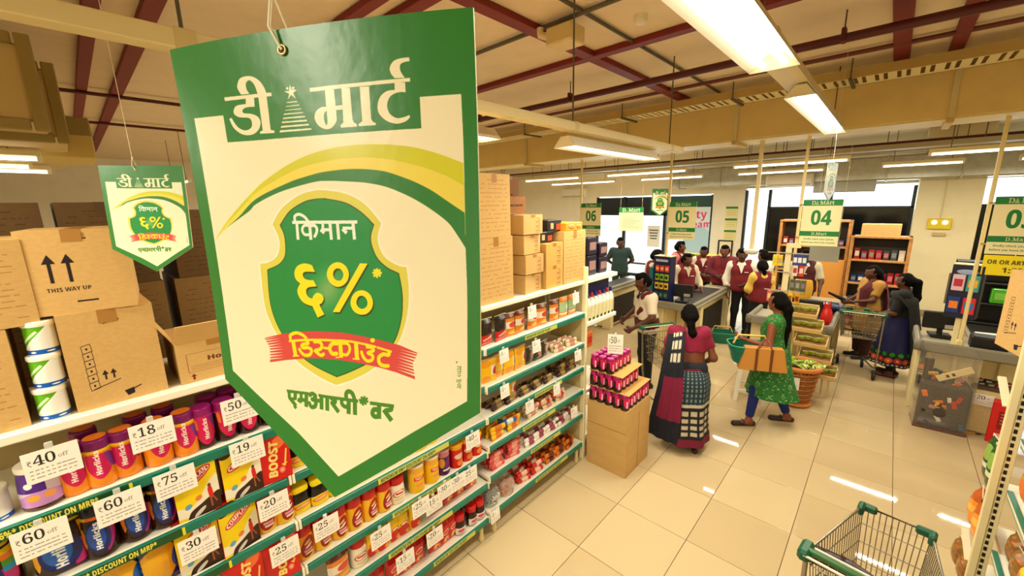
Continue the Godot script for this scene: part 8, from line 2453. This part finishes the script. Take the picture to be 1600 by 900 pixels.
func trolley(label: String, at: Vector3, turn: float, full: bool) -> Node3D:
	# origin on the floor under the handle; it points along -z
	var t := thing("shopping_trolley", label, "trolley", at, turn)
	var steel := M(Color(0.62, 0.6, 0.54), 0.25, 0.85)
	var green := M(Color(0.02, 0.33, 0.22), 0.4)
	var bw := 0.235
	var fw := 0.135
	var L := 0.62
	var y1 := 0.95
	var y0 := 0.5
	var T := [Vector3(-bw, y1, 0), Vector3(bw, y1, 0), Vector3(fw, y1 - 0.04, -L), Vector3(-fw, y1 - 0.04, -L)]
	var B := [Vector3(-bw * 0.85, y0 + 0.1, -0.02), Vector3(bw * 0.85, y0 + 0.1, -0.02), Vector3(fw * 0.85, y0, -L + 0.06), Vector3(-fw * 0.85, y0, -L + 0.06)]
	var s := st()
	tube(s, [T[0], T[1], T[2], T[3]], 0.007, 6, true)
	part("top_frame", s.commit(), steel, t)
	for e in [[0, 1, "rear_mesh", 13], [1, 2, "side_mesh", 20], [2, 3, "front_mesh", 11], [3, 0, "side_mesh", 20]]:
		s = st()
		var n: int = e[3]
		for i in n + 1:
			var f := i / float(n)
			wire(s, [T[e[0]].lerp(T[e[1]], f), B[e[0]].lerp(B[e[1]], f)])
		for i in range(1, 5):
			var f := i / 4.0
			wire(s, [T[e[0]].lerp(B[e[0]], f), T[e[1]].lerp(B[e[1]], f)], 0.003)
		part(e[2], s.commit(), steel, t)
	s = st()
	for i in 13: wire(s, [B[0].lerp(B[1], i / 12.0), B[3].lerp(B[2], i / 12.0)])
	for i in 6: wire(s, [B[0].lerp(B[3], i / 5.0), B[1].lerp(B[2], i / 5.0)])
	part("floor_mesh", s.commit(), steel, t)
	s = st()
	tube(s, [Vector3(-bw, y1 + 0.06, 0.09), Vector3(bw, y1 + 0.06, 0.09)], 0.016, 10)
	part("handle", s.commit(), M(Color(0.1, 0.36, 0.12), 0.35), t)
	s = st()
	for k in 2: tube(s, [Vector3(-bw, y1 + 0.055, 0.05 if k else 0.13), Vector3(bw, y1 + 0.055, 0.05 if k else 0.13)], 0.006, 6)
	part("handle_rail", s.commit(), M(Color(0.9, 0.88, 0.8), 0.3), t)
	for sg in [-1.0, 1.0]:
		part("handle_cap", bxat(Vector3(sg * bw, y1 + 0.045, 0.08), Vector3(0.05, 0.06, 0.11), 0.014), green, t)
		part("corner_cap", bxat(Vector3(sg * (fw - 0.02), y1 - 0.045, -L), Vector3(0.08, 0.045, 0.035), 0.01), green, t)
		part("corner_cap", bxat(Vector3(sg * (fw + 0.004), y1 - 0.045, -L + 0.03), Vector3(0.03, 0.06, 0.07), 0.01), green, t)
		s = st()
		tube(s, [Vector3(sg * bw, y1, 0.06), Vector3(sg * bw, 0.45, 0.02), Vector3(sg * bw, 0.18, -0.05), Vector3(sg * bw * 0.98, 0.14, -0.2), Vector3(sg * fw * 1.1, 0.14, -L + 0.02)], 0.011, 8)
		part("chassis_tube", s.commit(), steel, t)
	if full: part("handle_print", bxat(Vector3(0.06, y1 + 0.077, 0.09), Vector3(0.06, 0.002, 0.014)), M(Color(0.75, 0.78, 0.4), 0.5), t)
	for sx in [-1.0, 1.0]:
		for q in [[bw, -0.06], [fw * 1.1, -L + 0.04]]:
			var w := part("castor", bxat(Vector3(0, 0.11, 0), Vector3(0.035, 0.07, 0.05), 0.008), M(Color(0.2, 0.2, 0.18), 0.5), t, Vector3(sx * q[0], 0, q[1]))
			s = st()
			lathe(s, [[0.0, -0.016], [0.05, -0.016], [0.056, -0.008], [0.056, 0.008], [0.05, 0.016], [0.0, 0.016]], 16)
			part("wheel", s.commit(), M(Color(0.06, 0.06, 0.05), 0.6), w, Vector3(0, 0.057, 0.02), Vector3(0, 0, PI / 2))
	return t

func build_right() -> void:
	var cream := M(Color(0.94, 0.89, 0.7), 0.4)
	var teal := M(Color(0.05, 0.45, 0.36), 0.35)
	var enamel := M(Color(0.93, 0.91, 0.82), 0.35)
	# trolley in the foreground and what lies in it
	var tr := trolley("empty looking wire trolley with green corners at the bottom right", Vector3(0.145, 0, -2.12), -0.12, true)
	var o := Vector3(0.145, 0, -2.12)
	var y := 0.8
	var inn := func(p: Vector3) -> Vector3: return o + p.rotated(Vector3.UP, -0.12)
	for q in [[Vector3(-0.17, y, -0.1), 0.3, "left of the glass jar"], [Vector3(-0.05, y, -0.09), -0.2, "nearest the trolley handle"]]:
		var d := thing("dark_pouch", "dark maroon pouch lying in the near trolley, %s" % q[2], "pouch", inn.call(q[0]), q[1])
		var s := st()
		pillow(s, Vector3(0.09, 0.2, 0.13), 8)
		part("pouch", s.commit(), M(Color(0.17, 0.04, 0.05), 0.3), d, Vector3(0.1, 0.045, 0), Vector3(0, 0, PI / 2 - 0.2))
		part("seam", bxat(Vector3(0, 0.06, 0), Vector3(0.18, 0.004, 0.02), 0.001), M(Color(0.3, 0.1, 0.1), 0.3), d)
	var seat := thing("wire_tray", "folding wire tray under the handle of the near trolley", "tray", inn.call(Vector3(0, 0.72, -0.1)), -0.12)
	for q in 7: rod("tray_wire", Vector3(-0.19, 0, -0.07 + q * 0.024), Vector3(0.19, 0, -0.07 + q * 0.024), 0.003, M(Color(0.62, 0.6, 0.54), 0.25, 0.85), seat)
	for sg in [-1, 1]: rod("side_wire", Vector3(sg * 0.19, 0, -0.075), Vector3(sg * 0.19, 0, 0.08), 0.004, M(Color(0.62, 0.6, 0.54), 0.25, 0.85), seat)
	var g := thing("glass_jar", "small glass jar standing in the near trolley", "jar", inn.call(Vector3(0.11, y - 0.06, -0.12)))
	var s := st()
	lathe(s, [[0.04, 0.0], [0.045, 0.02], [0.045, 0.1], [0.035, 0.12]], 18)
	part("glass", s.commit(), clear_mat(Color(0.9, 0.9, 0.85), 0.3), g)
	s = st()
	lathe(s, [[0.037, 0.118], [0.04, 0.12], [0.04, 0.14], [0.0, 0.142]], 18)
	part("lid", s.commit(), M(Color(0.85, 0.75, 0.55), 0.25, 0.6), g)
	g = thing("fruit_bag", "rounded pink and yellow bag lying in the near trolley", "bag", inn.call(Vector3(0.16, y - 0.05, -0.1)))
	s = st()
	ball(s, Vector3(0, 0.06, 0), Vector3(0.09, 0.07, 0.08), 14)
	part("bag", s.commit(), M(Color(0.66, 0.5, 0.22), 0.4), g)
	s = st()
	ball(s, Vector3(0.01, 0.068, 0.012), Vector3(0.07, 0.064, 0.07), 12)
	part("pink_print", s.commit(), M(Color(0.75, 0.35, 0.33), 0.4), g)
	trolley("wire trolley held by the man in the white and maroon shirt", Vector3(-2.0, 0, -4.95), -2.117, false)
	trolley("wire trolley between the two women at lane 04", Vector3(-0.14, 0, -7.45), 0.12, false)
	# right hand shelf, its face towards the aisle
	var X := 0.62
	var t := thing("shelf_unit", "shelf along the right edge with teal rails and a slotted cream post", "shelf unit", Vector3(X, 0, -1.9))
	part("back_panel", bxat(Vector3(0.5, 0.95, 0), Vector3(0.02, 1.8, 2.5)), M(Color(0.74, 0.66, 0.45), 0.6), t)
	part("post", bxat(Vector3(-0.035, 0.95, -1.28), Vector3(0.034, 1.9, 0.025), 0.004), cream, t)
	part("slotted_strip", bxat(Vector3(0.0, 0.95, -1.285), Vector3(0.034, 1.9, 0.02), 0.002), cream, t)
	for i in 44: part("slot", bxat(Vector3(-0.006, 0.1 + i * 0.04, -1.2748), Vector3(0.013, 0.024, 0.002)), M(Color(0.04, 0.04, 0.04), 0.7), t)
	part("end_panel", bxat(Vector3(0.3, 0.95, -1.275), Vector3(0.36, 1.8, 0.015)), cream, t)
	for q in [0.38, 0.69, 1.06, 1.36, 1.66]:
		var sh := part("shelf", bxat(Vector3(0.25, -0.013, 0), Vector3(0.48, 0.026, 2.46), 0.003), M(Color(0.95, 0.93, 0.86), 0.35), t, Vector3(0, q, 0))
		part("price_rail", bxat(Vector3(0.02, -0.02, 0), Vector3(0.018, 0.045, 2.46), 0.004), M(Color(0.55, 0.62, 0.47), 0.4), sh)
		part("rail_lip", bxat(Vector3(0.018, 0.003, 0), Vector3(0.02, 0.008, 2.46)), teal, sh)
	row("lentil_bag", "bag", "yellow pack", "upper shelf at right edge", [-3.06, -2.86, -2.66, -2.46], X + 0.07, 1.06, "yellow packs at the right edge")
	row("lentil_bag", "bag", "yellow and orange pack", "middle shelf at right edge", [-2.74, -2.54, -2.34], X + 0.07, 0.69, "yellow packs at the right edge")
	row("nut_bag", "bag", "clear bag of brown nuts", "middle shelf by slotted post", [-3.07, -2.92], X + 0.08, 0.69, "nut bags at the right edge")
	row("nut_bag", "bag", "clear bag of nuts or grain", "lower shelf at right edge", [-3.0, -2.75, -2.5], X + 0.08, 0.38, "nut bags at the right edge")
	row("noodle_bag", "bag", "red and white pack", "high shelf at right edge", [-3.07, -2.9, -2.73], X + 0.07, 1.36, "red packs at the right edge")
		# end display beyond the slotted post
	t = thing("end_display", "end display with hung packs left of the slotted post", "display stand", Vector3(X + 0.24, 0, -3.42))
	part("back", bxat(Vector3(0.06, 0.85, 0.19), Vector3(0.38, 1.7, 0.012)), cream, t)
	for q in [0.3, 0.58, 0.88, 1.74]: part("shelf", bxat(Vector3(0.04, q - 0.015, 0), Vector3(0.4, 0.03, 0.38), 0.004), enamel, t)
	for q in [0.5, 1.48]:
		s = st()
		bar(s, Vector3(-0.28, q, 0.17), Vector3(-0.3, q + 0.12, 0.04), 0.03, 0.014)
		part("bracket", s.commit(), M(Color(0.95, 0.92, 0.8), 0.35), t)
	row("leaf_bag", "bag", "dark green and white pack", "left of the slotted post", [-3.38, -3.5], X + 0.0, 0.9, "green packs of the end display")
	row("chip_bag", "bag", "orange snack bag", "below the green packs", [-3.36, -3.52], X + 0.0, 0.58, "orange bags of the end display")
	row("nut_bag", "bag", "brown nut bag", "low in the right end display", [-3.3, -3.45], X - 0.03, 0.32, "nut bags of the end display")
	carton("brown_carton", "brown carton on top of the end display, cut by the right edge", Vector3(X + 0.16, 1.96, -3.46), Vector3(0.42, 0.44, 0.34), PI + 0.25, 1)
	# left end display with jars stacked on a carton
	t = thing("end_display", "white end display with bottles beyond the long shelf", "display stand", Vector3(-2.5, 0, -3.52))
	part("back", bxat(Vector3(0, 0.95, 0.27), Vector3(0.9, 1.9, 0.012)), cream, t)
	for q in [0.25, 0.75, 1.45, 1.88]: part("shelf", bxat(Vector3(0, q - 0.02, 0), Vector3(0.94, 0.04, 0.56), 0.004), M(Color(0.96, 0.94, 0.86), 0.35), t)
	part("header_card", bxat(Vector3(0.38, 1.76, 0), Vector3(0.012, 0.16, 0.5), 0.002), M(Color(0.04, 0.07, 0.3), 0.4), t)
	for i in 7:
		var bt := thing("cleaner_bottle", "white cleaner bottle with a blue neck on the white end display, %s from the left" % NTH[i], "bottle", Vector3(-2.075, 1.45, -3.3 - i * 0.073), 0, "cleaner bottles")
		s = st()
		lathe(s, [[0.028, 0.0], [0.032, 0.01], [0.032, 0.15], [0.028, 0.18], [0.014, 0.22]], 12)
		part("body", s.commit(), M(Color(0.86, 0.84, 0.66), 0.3), bt)
		s = st()
		lathe(s, [[0.03, 0.14], [0.033, 0.15], [0.03, 0.19], [0.016, 0.23]], 12)
		part("shoulder", s.commit(), M(Color(0.93, 0.93, 0.92), 0.3), bt)
		s = st()
		lathe(s, [[0.014, 0.22], [0.016, 0.23], [0.016, 0.27], [0.0, 0.275]], 10)
		part("cap", s.commit(), M(Color(0.75, 0.1, 0.1) if i % 2 else Color(0.05, 0.15, 0.55), 0.3), bt)
		part("foot_label", bxat(Vector3(0.031, 0.02, 0), Vector3(0.004, 0.025, 0.03)), M(Color(0.2, 0.22, 0.15), 0.4), bt)
	for q in [[-2.2, 1.88, -3.45, 0.16, 0.2, "lower, nearest the post"], [-2.2, 2.085, -3.45, 0.16, 0.17, "upper, nearest the post"], [-2.2, 1.88, -3.66, 0.15, 0.16, "lower, further right"], [-2.2, 2.045, -3.66, 0.15, 0.14, "upper, further right"]]:
		small_box("purple_box", "dark purple printed box on the white end display, %s" % q[5], "box", Vector3(q[0], q[1], q[2]), Vector3(q[3], q[4], 0.16), Color(0.08, 0.04, 0.14), Color(0.55, 0.42, 0.4), "purple boxes", PI / 2)
	small_box("orange_pack", "orange pack on the shelf of the white end display above the jars", "pack", Vector3(-2.1, 0.76 + 0.4, -3.36), Vector3(0.1, 0.16, 0.05), Color(0.85, 0.42, 0.12), Color(0.75, 0.2, 0.1), "", PI / 2)
	t = thing("jar_carton", "plain brown carton on the floor carrying the tiers of jars", "carton", Vector3(-1.77, 0, -3.44))
	s = st()
	printed_box(s, Vector3(0.43, 0.69, 0.48), Rect2(0.02, 0.02, 0.1, 0.3), Rect2(0.02, 0.02, 0.1, 0.3), Rect2(0.02, 0.02, 0.1, 0.1), Vector3(0, 0.345, 0))
	part("board", s.commit(), TM(board_sheet(5), 0.8, 0.3), t)
	part("crease", bxat(Vector3(0, 0.46, 0.2405), Vector3(0.43, 0.004, 0.002)), M(Color(0.62, 0.45, 0.22), 0.8), t)
	part("tape", bxat(Vector3(0.2155, 0.3, 0.0), Vector3(0.002, 0.6, 0.004)), M(Color(0.55, 0.4, 0.2), 0.6), t)
	var base := Vector3(-1.77, 0.691, -3.44)
	for tier in 3:
		var nx: int = [5, 4, 3][tier]
		var nz: int = [6, 5, 5][tier]
		var yy := 0.691 + tier * 0.157
		var x0 := -1.985 + 0.035
		var zf := -3.235 - tier * 0.005
		for i in nx:
			for j in nz:
				if tier < 2 and i < nx - 1 and j > 0: continue
				
				var lab := "magenta and brown jar, %s tier on the carton, %s from left, %s back" % [["bottom", "middle", "top"][tier], NTH[i], NTH[j]]
				place("health_jar", Vector3(x0 + 0.006 + i * 0.085, yy, zf - j * 0.082), rng.randf_range(-0.3, 0.3) - 0.6, lab, "jar", "malt jars stacked on the carton")
		if tier < 2:
			var p := thing("board_sheet", "brown board sheet lying on the %s tier of jars" % ["bottom", "middle"][tier], "board", Vector3(-1.775 - tier * 0.035, yy + 0.1515, -3.45 + tier * 0.02), 0.03)
			part("sheet", bxat(Vector3(0, 0.002, 0), Vector3(0.42 - tier * 0.07, 0.004, 0.49 - tier * 0.05)), M(Color(0.8, 0.6, 0.32), 0.8), p)
	price_card("50", Vector3(-1.76, 1.375, -3.3), Vector2(0.14, 0.19), "white 50-off card propped on the top tier of jars", -PI / 2 + 0.5, 0.0, "")

# ---------------------------------------------------------------- the scene
func _ready() -> void:
	rng.seed = 20
	var cam := Camera3D.new()
	cam.name = "camera"
	add_child(cam)
	cam.fov = rad_to_deg(2.0 * atan(450.0 / 631.547))
	cam.near = 0.02
	cam.far = 200.0
	cam.transform = Transform3D(Basis(Vector3(0.733667, -0.017545, -0.679283), Vector3(-0.125791, 0.978882, -0.161144), Vector3(0.667765, 0.203673, 0.71596)).orthonormalized(), Vector3(0, 2.59, 0))
	cam.current = true
	var we := WorldEnvironment.new()
	we.name = "environment"
	var e := Environment.new()
	e.background_mode = Environment.BG_COLOR
	e.background_color = Color(0.93, 0.98, 1.0)
	e.background_energy_multiplier = 3.2
	e.tonemap_mode = Environment.TONE_MAPPER_LINEAR
	e.tonemap_exposure = 0.85
	e.sdfgi_enabled = true
	e.ssao_enabled = true
	e.ssil_enabled = true
	we.environment = e
	add_child(we)
	lamp_power = 1.5
	tube_glow = glow(WARM, 6.0)
	sans = SystemFont.new()
	sans.font_names = PackedStringArray(["Droid Sans"])
	sans.font_weight = 700
	serif = SystemFont.new()
	serif.font_names = PackedStringArray(["Droid Serif"])
	build_floor()
	build_walls()
	build_overhead()
	build_shelf()
	build_cartons()
	build_banners()
	build_checkouts()
	build_right()
	build_people()
